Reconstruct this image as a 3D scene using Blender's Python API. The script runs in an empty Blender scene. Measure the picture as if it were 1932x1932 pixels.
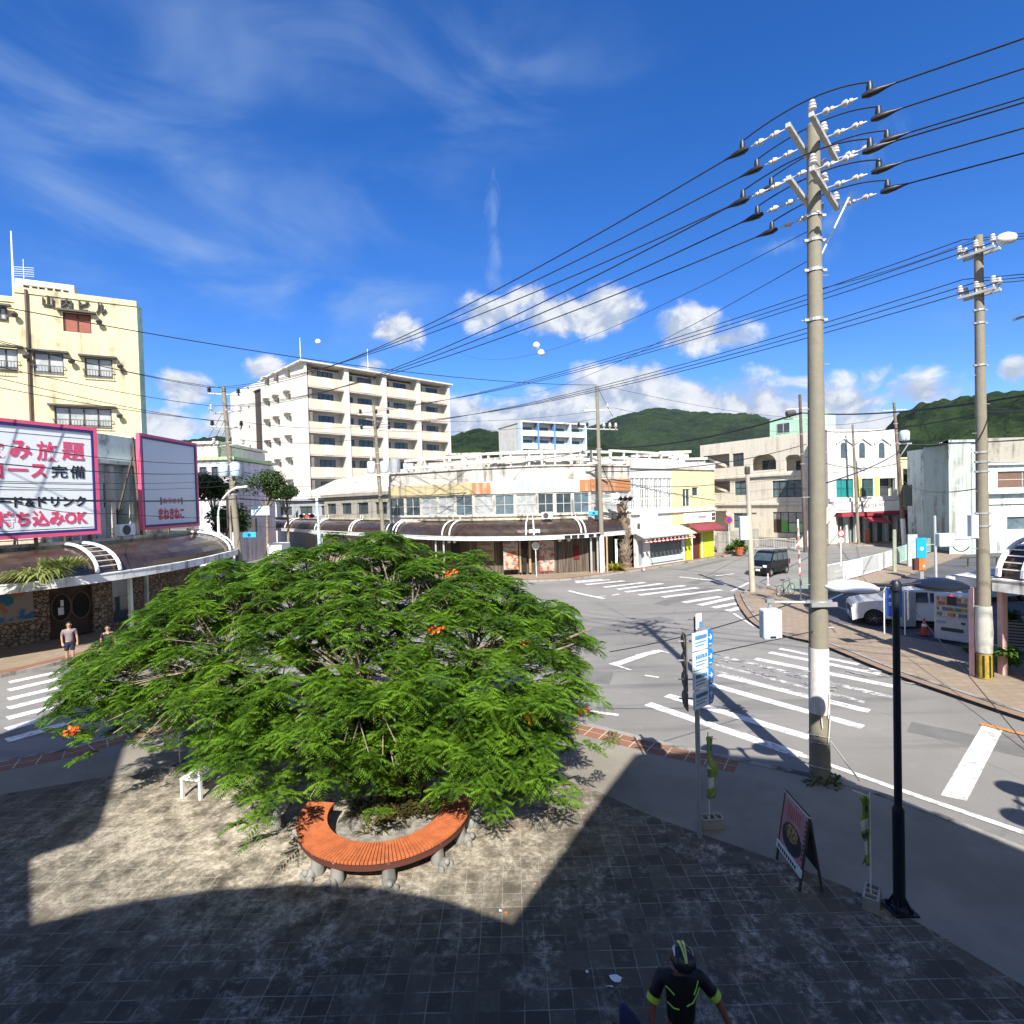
import bpy, bmesh, math, random
from mathutils import Vector, Matrix, noise
R = math.radians
rnd = random.Random(7)
sc = bpy.context.scene
COL = sc.collection

# ---------------------------------------------------------------- camera
FPX, SPX, CAMZ = 1020.0, 1932.0, 6.1
ROLL, PITCH = 0.027, math.atan(22 / 1020.0)
_f = Vector((0, math.cos(PITCH), -math.sin(PITCH)))
_r0 = Vector((1, 0, 0)); _u0 = _r0.cross(_f)
_r = _r0 * math.cos(ROLL) - _u0 * math.sin(ROLL)
_u = _r0 * math.sin(ROLL) + _u0 * math.cos(ROLL)
CAM = Vector((0, 0, CAMZ))
cd = bpy.data.cameras.new('camera'); cam = bpy.data.objects.new('camera', cd); COL.objects.link(cam)
m = Matrix((( _r.x, _u.x, -_f.x, 0), (_r.y, _u.y, -_f.y, 0), (_r.z, _u.z, -_f.z, 0), (0, 0, 0, 1)))
m.translation = CAM; cam.matrix_world = m
cd.sensor_width = 36; cd.lens = 36 * FPX / SPX; cd.clip_start = 0.05; cd.clip_end = 9000
sc.camera = cam

def ray(x, y): return _f * FPX + _r * (x - SPX / 2) - _u * (y - SPX / 2)
def G(x, y, z=0.0):
    d = ray(x, y); return CAM + d * ((z - CAMZ) / d.z)
def D(x, y, Y):
    d = ray(x, y); return CAM + d * (Y / d.y)

# ---------------------------------------------------------------- world and sun
SUN_EL, SHX = R(42.3), -0.008
w = bpy.data.worlds.new('World'); sc.world = w; w.use_nodes = True
nt = w.node_tree; nt.nodes.clear()
N = nt.nodes.new; L = nt.links.new
out = N('ShaderNodeOutputWorld'); bg = N('ShaderNodeBackground'); L(bg.outputs[0], out.inputs[0])
sky = N('ShaderNodeTexSky'); sky.sky_type = 'NISHITA'; sky.sun_disc = False
sky.sun_elevation = SUN_EL; sky.sun_rotation = R(180); sky.altitude = 0; sky.air_density = 1.0; sky.dust_density = 0.3; sky.ozone_density = 3.0
hsv = N('ShaderNodeHueSaturation'); L(sky.outputs[0], hsv.inputs['Color']); hsv.inputs['Saturation'].default_value = 1.30; hsv.inputs['Value'].default_value = 1.10
tint = N('ShaderNodeVectorMath'); tint.operation = 'MULTIPLY'; L(hsv.outputs[0], tint.inputs[0]); tint.inputs[1].default_value = (0.72, 0.80, 1.12)
tc = N('ShaderNodeTexCoord'); sep = N('ShaderNodeSeparateXYZ'); L(tc.outputs['Generated'], sep.inputs[0])
def M(op, a, b=None, c=None, clamp=False):
    n = N('ShaderNodeMath'); n.operation = op; n.use_clamp = clamp
    for i, v in enumerate((a, b, c)):
        if v is None: continue
        if isinstance(v, (int, float)): n.inputs[i].default_value = v
        else: L(v, n.inputs[i])
    return n.outputs[0]
def VM(op, a, b):
    n = N('ShaderNodeVectorMath'); n.operation = op
    for i, v in enumerate((a, b)):
        if isinstance(v, tuple): n.inputs[i].default_value = v
        elif v is not None: L(v, n.inputs[i])
    return n
def CX(x, y, z):
    n = N('ShaderNodeCombineXYZ')
    for i, v in enumerate((x, y, z)):
        if isinstance(v, (int, float)): n.inputs[i].default_value = v
        else: L(v, n.inputs[i])
    return n.outputs[0]
def NZ(vec, scale, detail=6, rough=0.55, dist=0.0):
    n = N('ShaderNodeTexNoise'); L(vec, n.inputs['Vector']); n.inputs['Scale'].default_value = scale
    n.inputs['Detail'].default_value = detail; n.inputs['Roughness'].default_value = rough; n.inputs['Distortion'].default_value = dist
    return n.outputs['Fac']
def MR(v, a, b, c=0.0, d=1.0, smooth=True):
    n = N('ShaderNodeMapRange'); L(v, n.inputs['Value'])
    if smooth: n.interpolation_type = 'SMOOTHSTEP'
    for k, q in zip(('From Min', 'From Max', 'To Min', 'To Max'), (a, b, c, d)): n.inputs[k].default_value = q
    return n.outputs['Result']
def MIX(f, a, b):
    n = N('ShaderNodeMix'); n.data_type = 'RGBA'
    if isinstance(f, (int, float)): n.inputs[0].default_value = f
    else: L(f, n.inputs[0])
    for i, v in ((6, a), (7, b)):
        if isinstance(v, tuple): n.inputs[i].default_value = v
        else: L(v, n.inputs[i])
    return n.outputs[2]
az = M('MULTIPLY', M('ARCTAN2', sep.outputs[0], sep.outputs[1]), 180 / math.pi)
hyp = M('SQRT', M('ADD', M('MULTIPLY', sep.outputs[0], sep.outputs[0]), M('MULTIPLY', sep.outputs[1], sep.outputs[1])))
el = M('MULTIPLY', M('ARCTAN2', sep.outputs[2], hyp), 180 / math.pi)
ang = CX(az, el, 0.0)
def pxang(x, y):
    d = ray(x, y); return (math.degrees(math.atan2(d.x, d.y)), math.degrees(math.atan2(d.z, math.hypot(d.x, d.y))))
def blobs(lst):
    acc = None
    for (x, y, rx, ry, wt) in lst:
        a, e = pxang(x, y); a1, e1 = pxang(x + rx, y); a2, e2 = pxang(x, y - ry)
        v = VM('SUBTRACT', ang, (a, e, 0)).outputs[0]
        v = VM('MULTIPLY', v, (1 / max(0.3, abs(a1 - a)), 1 / max(0.3, abs(e2 - e)), 0)).outputs[0]
        ln = N('ShaderNodeVectorMath'); ln.operation = 'LENGTH'; L(v, ln.inputs[0])
        q = M('MULTIPLY', M('SUBTRACT', 1.0, ln.outputs['Value']), wt)
        acc = q if acc is None else M('MAXIMUM', acc, q)
    return acc
# heaped clouds: soft blobs in direction space broken up by noise
CUM = [(1230, 775, 430, 62, 1.1), (1180, 735, 130, 62, 1.3), (1060, 775, 110, 52, 1.2), (960, 800, 130, 55, 1.2), (1300, 760, 130, 48, 1.15), (1440, 780, 130, 42, 1.1), (1590, 770, 110, 42, .9),
       (1740, 745, 100, 42, .75), (890, 800, 70, 60, 1.1), (1640, 800, 170, 42, .9), (350, 735, 66, 42, 1.0), (300, 800, 110, 36, 1.05), (420, 800, 60, 70, .7), (1130, 800, 260, 45, 1.2),
       (1135, 590, 78, 56, 1.25), (1060, 595, 110, 48, 1.05), (1000, 560, 60, 30, .8), (920, 590, 80, 40, .85), (750, 622, 56, 38, .9), (1300, 622, 78, 48, 1.1), (1360, 640, 80, 32, .8),
       (1910, 695, 34, 30, 1.0), (500, 700, 40, 25, .6), (700, 690, 30, 18, .7), (30, 780, 200, 60, .9), (-200, 720, 160, 90, 1.0), (2100, 760, 160, 80, 1.0), (2500, 700, 200, 100, 1.0), (-700, 700, 300, 120, 1.0)]
mask = blobs(CUM)
back = M('MULTIPLY', MR(M('MULTIPLY', sep.outputs[1], -1.0), 0.02, 0.45), MR(el, 4, 14)); mask = M('MAXIMUM', mask, M('MULTIPLY_ADD', back, 1.75, -1.15))   # unseen broken cloud added behind the viewer to fill the shade with neutral light
n1 = NZ(VM('MULTIPLY', ang, (1, 1.25, 1)).outputs[0], 0.19, 9, 0.6, 0.3)
den = M('ADD', M('MULTIPLY', M('ADD', mask, 0.2), 1.35), M('MULTIPLY', M('SUBTRACT', n1, 0.56), 3.0))
alpha = MR(den, 0.0, 0.8)
n2 = NZ(VM('MULTIPLY', VM('ADD', ang, (1.0, 0.9, 0)).outputs[0], (1, 1.25, 1)).outputs[0], 0.19, 7, 0.6, 0.3)
shade = MR(M('SUBTRACT', n1, n2), -0.09, 0.10)
thick = MR(den, 0.15, 1.3)
csh = M('ADD', M('MULTIPLY', shade, 0.6), M('MULTIPLY', MR(n1, 0.4, 0.7), 0.4))
ccol = MIX(csh, (2.9, 3.5, 4.7, 1), (5.9, 6.1, 6.4, 1))
# thin high wisps
vs = VM('MULTIPLY', ang, (0.035, 0.11, 0)).outputs[0]
c1 = NZ(vs, 1.0, 5, 0.55, 1.2)
c1b = NZ(VM('MULTIPLY', ang, (0.06, 0.05, 0)).outputs[0], 0.9, 3, 0.5)
wisp = M('MULTIPLY', MR(c1, 0.36, 0.80), MR(c1b, 0.22, 0.62))
leftw = blobs([(250, 380, 800, 500, 1.0), (500, 100, 900, 300, .9), (640, 560, 300, 90, 1.1), (1700, 640, 500, 90, 1.0)])
wisp = M('MULTIPLY', wisp, M('MULTIPLY', leftw, 1.3, clamp=True))
streak = blobs([(932, 395, 26, 110, 1.1), (938, 480, 30, 110, 1.2), (935, 530, 36, 50, 1.3), (1590, 385, 60, 45, 1.0), (1640, 290, 55, 90, .9), (1560, 420, 60, 40, 1.0), (1470, 465, 70, 22, 1.4), (1690, 240, 50, 50, .8), (1560, 480, 40, 40, .8)])
c2 = NZ(VM('MULTIPLY', ang, (0.55, 0.22, 0)).outputs[0], 1.0, 6, 0.6, 1.0)
st = M('MULTIPLY', MR(M('ADD', streak, M('MULTIPLY', M('SUBTRACT', c2, 0.55), 2.4)), 0.1, 1.6), 0.42)
wa = M('MAXIMUM', M('MULTIPLY', wisp, 0.72), st)
base = MIX(wa, tint.outputs[0], (2.4, 3.5, 5.4, 1))
fin = MIX(alpha, base, ccol)
L(fin, bg.inputs[0]); bg.inputs[1].default_value = 0.088

sd = bpy.data.lights.new('sun', 'SUN'); sun = bpy.data.objects.new('sun', sd); COL.objects.link(sun)
sd.energy = 5.0; sd.angle = R(0.53); sd.color = (1.0, 0.95, 0.87)
tosun = Vector((-SHX * 1.1, -math.cos(SUN_EL) , math.sin(SUN_EL)))
sun.rotation_euler = tosun.to_track_quat('Z', 'Y').to_euler(); sun.location = (0, -30, 40)
sc.view_settings.view_transform = 'Standard'; sc.view_settings.look = 'None'
sc.view_settings.exposure = 0.86; sc.view_settings.gamma = 1.0; sc.view_settings.use_curve_mapping = False
try:
    sc.cycles.max_bounces = 6; sc.cycles.transparent_max_bounces = 12
except Exception: pass

# ---------------------------------------------------------------- materials
MT = {}
def mat(name, col, rough=0.7, metal=0.0, var=0.12, vs=3.0, bump=0.0, bs=30.0, spec=0.5, trans=0.0, emit=None, coat=0.0):
    if name in MT: return MT[name]
    mm = bpy.data.materials.new(name); mm.use_nodes = True; t = mm.node_tree
    b = t.nodes['Principled BSDF']; b.inputs['Roughness'].default_value = rough; b.inputs['Metallic'].default_value = metal
    b.inputs['Specular IOR Level'].default_value = spec
    if coat: b.inputs['Coat Weight'].default_value = coat; b.inputs['Coat Roughness'].default_value = 0.05
    c = (col[0], col[1], col[2], 1)
    if var > 0 or bump > 0:
        tcn = t.nodes.new('ShaderNodeTexCoord'); nz = t.nodes.new('ShaderNodeTexNoise'); nz.inputs['Scale'].default_value = vs
        nz.inputs['Detail'].default_value = 6; nz.inputs['Roughness'].default_value = 0.65
        t.links.new(tcn.outputs['Object'], nz.inputs['Vector'])
        mr = t.nodes.new('ShaderNodeMapRange'); mr.inputs['From Min'].default_value = 0.3; mr.inputs['From Max'].default_value = 0.7
        mr.inputs['To Min'].default_value = 1 - var; mr.inputs['To Max'].default_value = 1 + var
        t.links.new(nz.outputs['Fac'], mr.inputs['Value'])
        mx = t.nodes.new('ShaderNodeVectorMath'); mx.operation = 'SCALE'; mx.inputs[0].default_value = c[:3]
        t.links.new(mr.outputs[0], mx.inputs['Scale']); t.links.new(mx.outputs[0], b.inputs['Base Color'])
        if bump > 0:
            n2 = t.nodes.new('ShaderNodeTexNoise'); n2.inputs['Scale'].default_value = bs; n2.inputs['Detail'].default_value = 5
            t.links.new(tcn.outputs['Object'], n2.inputs['Vector'])
            bp = t.nodes.new('ShaderNodeBump'); bp.inputs['Strength'].default_value = bump; bp.inputs['Distance'].default_value = 0.02
            t.links.new(n2.outputs['Fac'], bp.inputs['Height']); t.links.new(bp.outputs[0], b.inputs['Normal'])
    else: b.inputs['Base Color'].default_value = c
    if emit: b.inputs['Emission Color'].default_value = (*emit[:3], 1); b.inputs['Emission Strength'].default_value = emit[3]
    MT[name] = mm; return mm

class NB:   # small node-building helper for bespoke materials
    def __init__(s, name, rough=0.8, spec=0.4):
        s.m = bpy.data.materials.new(name); s.m.use_nodes = True; s.t = s.m.node_tree; s.b = s.t.nodes['Principled BSDF']
        s.b.inputs['Roughness'].default_value = rough; s.b.inputs['Specular IOR Level'].default_value = spec
        s.co = s.t.nodes.new('ShaderNodeTexCoord').outputs['Object']; MT[name] = s.m
    def n(s, ty, **kw):
        q = s.t.nodes.new(ty)
        for k, v in kw.items():
            if hasattr(q, k): setattr(q, k, v)
        return q
    def l(s, a, b): s.t.links.new(a, b)
    def scale(s, v, sc_):
        q = s.n('ShaderNodeVectorMath', operation='MULTIPLY'); s.l(v, q.inputs[0]); q.inputs[1].default_value = sc_; return q.outputs[0]
    def noise(s, sc_=1.0, detail=6, rough=0.6, vec=None, dist=0.0):
        q = s.n('ShaderNodeTexNoise'); s.l(vec or s.co, q.inputs['Vector']); q.inputs['Scale'].default_value = sc_
        q.inputs['Detail'].default_value = detail; q.inputs['Roughness'].default_value = rough; q.inputs['Distortion'].default_value = dist; return q.outputs['Fac']
    def ramp(s, v, a, b, c=0.0, d=1.0):
        q = s.n('ShaderNodeMapRange'); q.interpolation_type = 'SMOOTHSTEP'; s.l(v, q.inputs['Value'])
        for k, x in zip(('From Min', 'From Max', 'To Min', 'To Max'), (a, b, c, d)): q.inputs[k].default_value = x
        return q.outputs['Result']
    def mul(s, a, b):
        q = s.n('ShaderNodeMath', operation='MULTIPLY'); s.l(a, q.inputs[0])
        if isinstance(b, (int, float)): q.inputs[1].default_value = b
        else: s.l(b, q.inputs[1])
        return q.outputs[0]
    def mix(s, f, a, b):
        q = s.n('ShaderNodeMix', data_type='RGBA')
        if isinstance(f, (int, float)): q.inputs[0].default_value = f
        else: s.l(f, q.inputs[0])
        for i, v in ((6, a), (7, b)):
            if isinstance(v, tuple): q.inputs[i].default_value = (*v, 1)
            else: s.l(v, q.inputs[i])
        return q.outputs[2]
    def bump(s, h, st=0.3, dist=0.02):
        q = s.n('ShaderNodeBump'); q.inputs['Strength'].default_value = st; q.inputs['Distance'].default_value = dist
        s.l(h, q.inputs['Height']); s.l(q.outputs[0], s.b.inputs['Normal'])
    def col(s, c): s.l(c, s.b.inputs['Base Color']); return s.m

def plaster(name, col, dirt=(0.16, 0.15, 0.12), amt=0.5, grime=0.5, rough=0.85):
    if name in MT: return MT[name]
    q = NB(name, rough)
    streak = q.noise(1.0, 6, 0.65, q.scale(q.co, (1.7, 1.7, 0.14)))
    blot = q.noise(0.55, 7, 0.68)
    f = q.mul(q.ramp(streak, 0.44, 0.68), q.ramp(blot, 0.38, 0.60))
    f = q.mul(f, amt * 1.6)
    fine = q.noise(6.0, 5, 0.6)
    c0 = q.mix(q.ramp(fine, 0.3, 0.7), tuple(v * 0.93 for v in col), tuple(min(0.9, v * 1.05) for v in col))
    c1 = q.mix(q.mul(q.ramp(blot, 0.5, 0.8), grime * 0.35), c0, tuple(v * 0.7 for v in col))
    q.bump(fine, 0.15)
    return q.col(q.mix(f, c1, dirt))
def glass(name, col=(0.05, 0.07, 0.08), rough=0.08): return mat(name, col, rough, 0.0, 0.35, 1.2, spec=0.9)

white = plaster('white_plaster', (0.62, 0.60, 0.56), amt=0.3)
cream = plaster('cream_plaster', (0.68, 0.63, 0.52), amt=0.28)
yellowp = plaster('yellow_plaster', (0.62, 0.55, 0.34), (0.30, 0.27, 0.18), amt=0.75)
greyw = plaster('stained_white_plaster', (0.54, 0.51, 0.46), (0.2, 0.19, 0.17), amt=1.1, grime=1)
tealp = plaster('pale_teal_plaster', (0.62, 0.71, 0.69), (0.22, 0.24, 0.22), amt=0.8, grime=1)
towerp = plaster('peeling_plaster', (0.42, 0.50, 0.46), (0.24, 0.24, 0.21), amt=.8, grime=1)
concrete = plaster('concrete', (0.36, 0.34, 0.29), (0.13, 0.12, 0.10), amt=0.6, grime=1)
polec = plaster('pole_concrete', (0.235, 0.215, 0.165), (0.10, 0.09, 0.07), amt=0.5, grime=0.8)
steel = mat('galvanised_steel', (0.50, 0.51, 0.51), 0.42, 0.55, 0.15)
whitep = mat('white_paint', (0.80, 0.80, 0.78), 0.5, 0, 0.08, 6)
wornw = plaster('worn_white_paint', (0.74, 0.74, 0.73), (0.25, 0.23, 0.21), amt=0.9, grime=1)
blackp = mat('black_paint', (0.018, 0.019, 0.024), 0.45, 0, 0.2)
dark = mat('dark_interior', (0.02, 0.018, 0.016), 0.9, 0, 0.2)
rubber = mat('rubber', (0.02, 0.02, 0.022), 0.6, 0, 0.1)
glassd = glass('window_glass'); glassb = glass('blue_window_glass', (0.10, 0.15, 0.18)); curtain = mat('curtained_glass', (0.36, 0.38, 0.38), 0.25, 0, 0.3, 2.0, spec=0.8)
frameg = mat('aluminium_frame', (0.55, 0.55, 0.53), 0.4, 0.3, 0.1); framed = mat('dark_frame', (0.06, 0.055, 0.05), 0.5)
smoke = mat('smoked_acrylic', (0.045, 0.03, 0.022), 0.22, 0, 0.4, 1.5, spec=0.7)
brownac = mat('faded_brown_acrylic', (0.15, 0.11, 0.075), 0.5, 0, 0.25, 0.8)
woodd = mat('dark_wood', (0.075, 0.05, 0.034), 0.8, 0, 0.35, 2.0)
wood = mat('pale_wood', (0.42, 0.27, 0.14), 0.7, 0, 0.2, 3)
red = mat('red_paint', (0.50, 0.03, 0.035), 0.55, 0, 0.15); pink = mat('pink_paint', (0.75, 0.12, 0.22), 0.5, 0, 0.05); maroon = mat('maroon_canvas', (0.28, 0.035, 0.05), 0.8, 0, 0.15)
navy = mat('navy_paint', (0.03, 0.025, 0.14), 0.5); ink = mat('black_ink', (0.012, 0.012, 0.014), 0.6, 0, 0)
blue = mat('sign_blue', (0.01, 0.22, 0.62), 0.4, 0, 0.05); blueink = mat('blue_ink', (0.10, 0.26, 0.50), 0.5, 0, 0.1); cyan = mat('cyan_paint', (0.03, 0.42, 0.66), 0.4, 0, 0.05)
orange = mat('orange_paint', (0.72, 0.16, 0.03), 0.5, 0, 0.08); porcelain = mat('porcelain', (0.56, 0.54, 0.52), 0.3, 0, 0.08)
leafg = mat('shrub_leaves', (0.055, 0.13, 0.022), 0.6, 0, 0.5, 2.5); leafy = mat('yellow_green_leaves', (0.13, 0.19, 0.03), 0.6, 0, 0.4, 3)
terrac = mat('terracotta', (0.36, 0.10, 0.04), 0.8, 0, 0.15)

# ---------------------------------------------------------------- mesh helpers
def wloc(o):
    v = Vector((0, 0, 0))
    while o is not None: v += o.location; o = o.parent
    return v
class MB:
    def __init__(s): s.v = []; s.f = []; s.m = []
    def add(s, vs, fs, m=0):
        k = len(s.v); s.v += [tuple(p) for p in vs]
        for f in fs: s.f.append([k + i for i in f]); s.m.append(m)
    def box(s, x0, x1, y0, y1, z0, z1, m=0):
        s.add([(x, y, z) for z in (z0, z1) for y in (y0, y1) for x in (x0, x1)],
              [(0, 2, 3, 1), (4, 5, 7, 6), (0, 1, 5, 4), (2, 6, 7, 3), (0, 4, 6, 2), (1, 3, 7, 5)], m)
    def obox(s, c, ax, ay, az, m=0):
        c, ax, ay, az = map(Vector, (c, ax, ay, az))
        s.add([c + ax * i + ay * j + az * k for k in (-1, 1) for j in (-1, 1) for i in (-1, 1)],
              [(0, 2, 3, 1), (4, 5, 7, 6), (0, 1, 5, 4), (2, 6, 7, 3), (0, 4, 6, 2), (1, 3, 7, 5)], m)
    def bar(s, p0, p1, wd, ht, m=0, upv=(0, 0, 1)):
        p0, p1 = Vector(p0), Vector(p1); a = (p1 - p0); ln = a.length
        if ln < 1e-6: return
        a.normalize(); u = Vector(upv)
        if abs(a.dot(u)) > 0.98: u = Vector((0, 1, 0))
        sd_ = a.cross(u).normalized(); u = sd_.cross(a)
        s.obox((p0 + p1) / 2, a * ln / 2, sd_ * wd / 2, u * ht / 2, m)
    def path(s, pts, rad, n=8, m=0, cap=True):
        pts = [Vector(p) for p in pts]; k0 = len(s.v); prev = None
        if isinstance(rad, (int, float)): rad = [rad] * len(pts)
        for i, p in enumerate(pts):
            a = (pts[min(i + 1, len(pts) - 1)] - pts[max(i - 1, 0)]).normalized()
            u = prev if prev is not None else (Vector((0, 0, 1)) if abs(a.z) < 0.9 else Vector((0, 1, 0)))
            b = a.cross(u)
            if b.length < 1e-4: b = a.cross(Vector((1, 0, 0)))
            b.normalize(); u = b.cross(a); prev = u
            for j in range(n):
                t = 2 * math.pi * j / n; s.v.append(tuple(p + (b * math.cos(t) + u * math.sin(t)) * rad[i]))
        for i in range(len(pts) - 1):
            for j in range(n):
                s.f.append([k0 + i * n + j, k0 + i * n + (j + 1) % n, k0 + (i + 1) * n + (j + 1) % n, k0 + (i + 1) * n + j]); s.m.append(m)
        if cap:
            s.f.append([k0 + j for j in range(n)][::-1]); s.m.append(m)
            s.f.append([k0 + (len(pts) - 1) * n + j for j in range(n)]); s.m.append(m)
    def tube(s, p0, p1, r0, r1=None, n=8, m=0): s.path([p0, p1], [r0, r0 if r1 is None else r1], n, m)
    def lathe(s, c, prof, n=16, m=0, ax=None):
        c = Vector(c); a = Vector(ax or (0, 0, 1)).normalized(); b = a.orthogonal().normalized(); u = a.cross(b); k0 = len(s.v)
        for (r, z) in prof:
            for j in range(n):
                t = 2 * math.pi * j / n; s.v.append(tuple(c + a * z + (b * math.cos(t) + u * math.sin(t)) * r))
        for i in range(len(prof) - 1):
            for j in range(n):
                s.f.append([k0 + i * n + j, k0 + i * n + (j + 1) % n, k0 + (i + 1) * n + (j + 1) % n, k0 + (i + 1) * n + j]); s.m.append(m)
        s.f.append([k0 + j for j in range(n)][::-1]); s.m.append(m)
        s.f.append([k0 + (len(prof) - 1) * n + j for j in range(n)]); s.m.append(m)
    def prism(s, pts, z0, z1, m=0):
        n = len(pts)
        ar = sum(pts[i][0] * pts[(i + 1) % n][1] - pts[(i + 1) % n][0] * pts[i][1] for i in range(n))
        if ar < 0: pts = pts[::-1]
        s.add([(p[0], p[1], z0) for p in pts] + [(p[0], p[1], z1) for p in pts],
              [list(range(n))[::-1], list(range(n, 2 * n))] + [[i, (i + 1) % n, n + (i + 1) % n, n + i] for i in range(n)], m)
    def fprism(s, F, pts, d0, d1, m=0):
        n = len(pts)
        s.add([F.p(a, b, d0) for a, b in pts] + [F.p(a, b, d1) for a, b in pts],
              [list(range(n)), list(range(n, 2 * n))[::-1]] + [[i, (i + 1) % n, n + (i + 1) % n, n + i] for i in range(n)], m)
    def wbox(s, F, s0, s1, z0, z1, db, df, m=0):   # body whose flanks taper back along the camera's sight lines
        e = []
        for a, sg in ((s0, 1), (s1, -1)):
            p = F.p(a, 0, df) - CAM; k = (df - db) * p.dot(F.t) / max(1e-3, -p.dot(F.n)); k *= 1.02; e.append(a + (max(0, k) if sg > 0 else min(0, k)))
        s.add([F.p(a, z, d) for z in (z0, z1) for a, d in ((e[0], db), (e[1], db), (s0, df), (s1, df))],
              [(0, 2, 3, 1), (4, 5, 7, 6), (0, 1, 5, 4), (2, 6, 7, 3), (0, 4, 6, 2), (1, 3, 7, 5)], m)
    def fbox(s, F, s0, s1, z0, z1, d0, d1, m=0):
        s.add([F.p(a, z, d) for z in (z0, z1) for d in (d0, d1) for a in (s0, s1)],
              [(0, 2, 3, 1), (4, 5, 7, 6), (0, 1, 5, 4), (2, 6, 7, 3), (0, 4, 6, 2), (1, 3, 7, 5)], m)
    def build(s, name, mats, parent=None, smooth=None, bevel=0.0, fixn=True):
        o0 = wloc(parent); me = bpy.data.meshes.new(name)
        me.from_pydata([(x - o0.x, y - o0.y, z - o0.z) for x, y, z in s.v], [], s.f)
        for mm in (mats if isinstance(mats, (list, tuple)) else [mats]): me.materials.append(mm)
        if len(me.materials) > 1: me.polygons.foreach_set('material_index', s.m)
        if fixn and len(s.f) < 60000:
            b = bmesh.new(); b.from_mesh(me); bmesh.ops.recalc_face_normals(b, faces=b.faces); b.to_mesh(me); b.free()
        if smooth is not None:
            me.polygons.foreach_set('use_smooth', [True] * len(me.polygons))
            if smooth < 170: me.set_sharp_from_angle(angle=R(smooth))
        me.update(); o = bpy.data.objects.new(name, me); COL.objects.link(o)
        if parent is not None: o.parent = parent
        if bevel > 0:
            md = o.modifiers.new('bevel', 'BEVEL'); md.width = bevel; md.segments = 2; md.limit_method = 'ANGLE'; md.angle_limit = R(40)
        return o
def thing(name, label, cat, loc=(0, 0, 0), group=None):
    o = bpy.data.objects.new(name, None); COL.objects.link(o); o.location = loc; o.empty_display_size = 0.2
    o['label'] = label; o['category'] = cat
    if group: o['group'] = group
    return o
def tag(o, label, cat, group=None, kind=None):
    o['label'] = label; o['category'] = cat
    if group: o['group'] = group
    if kind: o['kind'] = kind
    return o
def struct(o, kind='structure'): o['kind'] = kind; return o
def dup(root, loc, label, rotz=None):
    r = root.copy(); COL.objects.link(r); r.location = loc; r['label'] = label
    if rotz is not None: r.rotation_euler = (0, 0, rotz)
    for ch in list(root.children):
        c = ch.copy(); COL.objects.link(c); c.parent = r
        for g in ch.children:
            d = g.copy(); COL.objects.link(d); d.parent = c
    return r
class Fac:   # a vertical facade plane from A (viewer's left) to B
    def __init__(s, A, B, z0=0.0):
        s.A = Vector((A[0], A[1], 0)); b = Vector((B[0], B[1], 0)); s.L = (b - s.A).length
        s.t = (b - s.A).normalized(); s.n = Vector((s.t.y, -s.t.x, 0)); s.z0 = z0
    def p(s, a, z, d=0.0): q = s.A + s.t * a + s.n * d; return Vector((q.x, q.y, z))
    def uv(s, x, y, d=0.0):
        r_ = ray(x, y); o = s.A + s.n * d; k = (o - Vector((0, 0, 0))).dot(s.n) / r_.dot(s.n)
        q = CAM + r_ * k; return ((q - s.A).dot(s.t), q.z)
def holed(mb, F, s0, s1, z0, z1, holes, d0, d1, m=0):
    zs = sorted({z0, z1, *[h[2] for h in holes], *[h[3] for h in holes]}); zs = [z for z in zs if z0 <= z <= z1]
    for za, zb in zip(zs, zs[1:]):
        zm = (za + zb) / 2; hs = sorted((h[0], h[1]) for h in holes if h[2] < zm < h[3]); c = s0
        for a, b in hs:
            if a > c: mb.fbox(F, c, a, za, zb, d0, d1, m)
            c = max(c, b)
        if c < s1: mb.fbox(F, c, s1, za, zb, d0, d1, m)
def window(F, parent, s0, s1, z0, z1, d=-0.12, cols=2, rows=1, fr=None, gl=None, fw=0.06, name='window', rail=False, label=None):
    fr = fr or frameg; gl = gl or glassd; mb = MB()
    for i in range(cols + 1):
        a = s0 + (s1 - s0) * i / cols; a = min(max(a, s0 + fw / 2), s1 - fw / 2); mb.fbox(F, a - fw / 2, a + fw / 2, z0, z1, d - 0.03, d + 0.05)
    for j in range(rows + 1):
        z = z0 + (z1 - z0) * j / rows; z = min(max(z, z0 + fw / 2), z1 - fw / 2); mb.fbox(F, s0 + fw, s1 - fw, z - fw / 2, z + fw / 2, d - 0.028, d + 0.046)
    if rail:
        zt = z0 + 0.38 * (z1 - z0)
        for z in (zt, z0 + 0.05): mb.bar(F.p(s0 - 0.08, z, 0.16), F.p(s1 + 0.08, z, 0.16), 0.03, 0.04)
        k = int((s1 - s0) / 0.13)
        for i in range(k + 1):
            a = s0 + (s1 - s0) * i / k; mb.bar(F.p(a, z0 + 0.05, 0.16), F.p(a, zt, 0.16), 0.016, 0.016)
        for a in (s0 - 0.06, s1 + 0.06): mb.bar(F.p(a, zt, -0.01), F.p(a, zt, 0.17), 0.03, 0.03)
    o = mb.build(name, fr, parent)
    if label: o['label'] = label
    g = MB(); g.fbox(F, s0 + 0.01, s1 - 0.01, z0 + 0.01, z1 - 0.01, d - 0.022, d); g.build('pane', gl, o)
    return o
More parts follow.
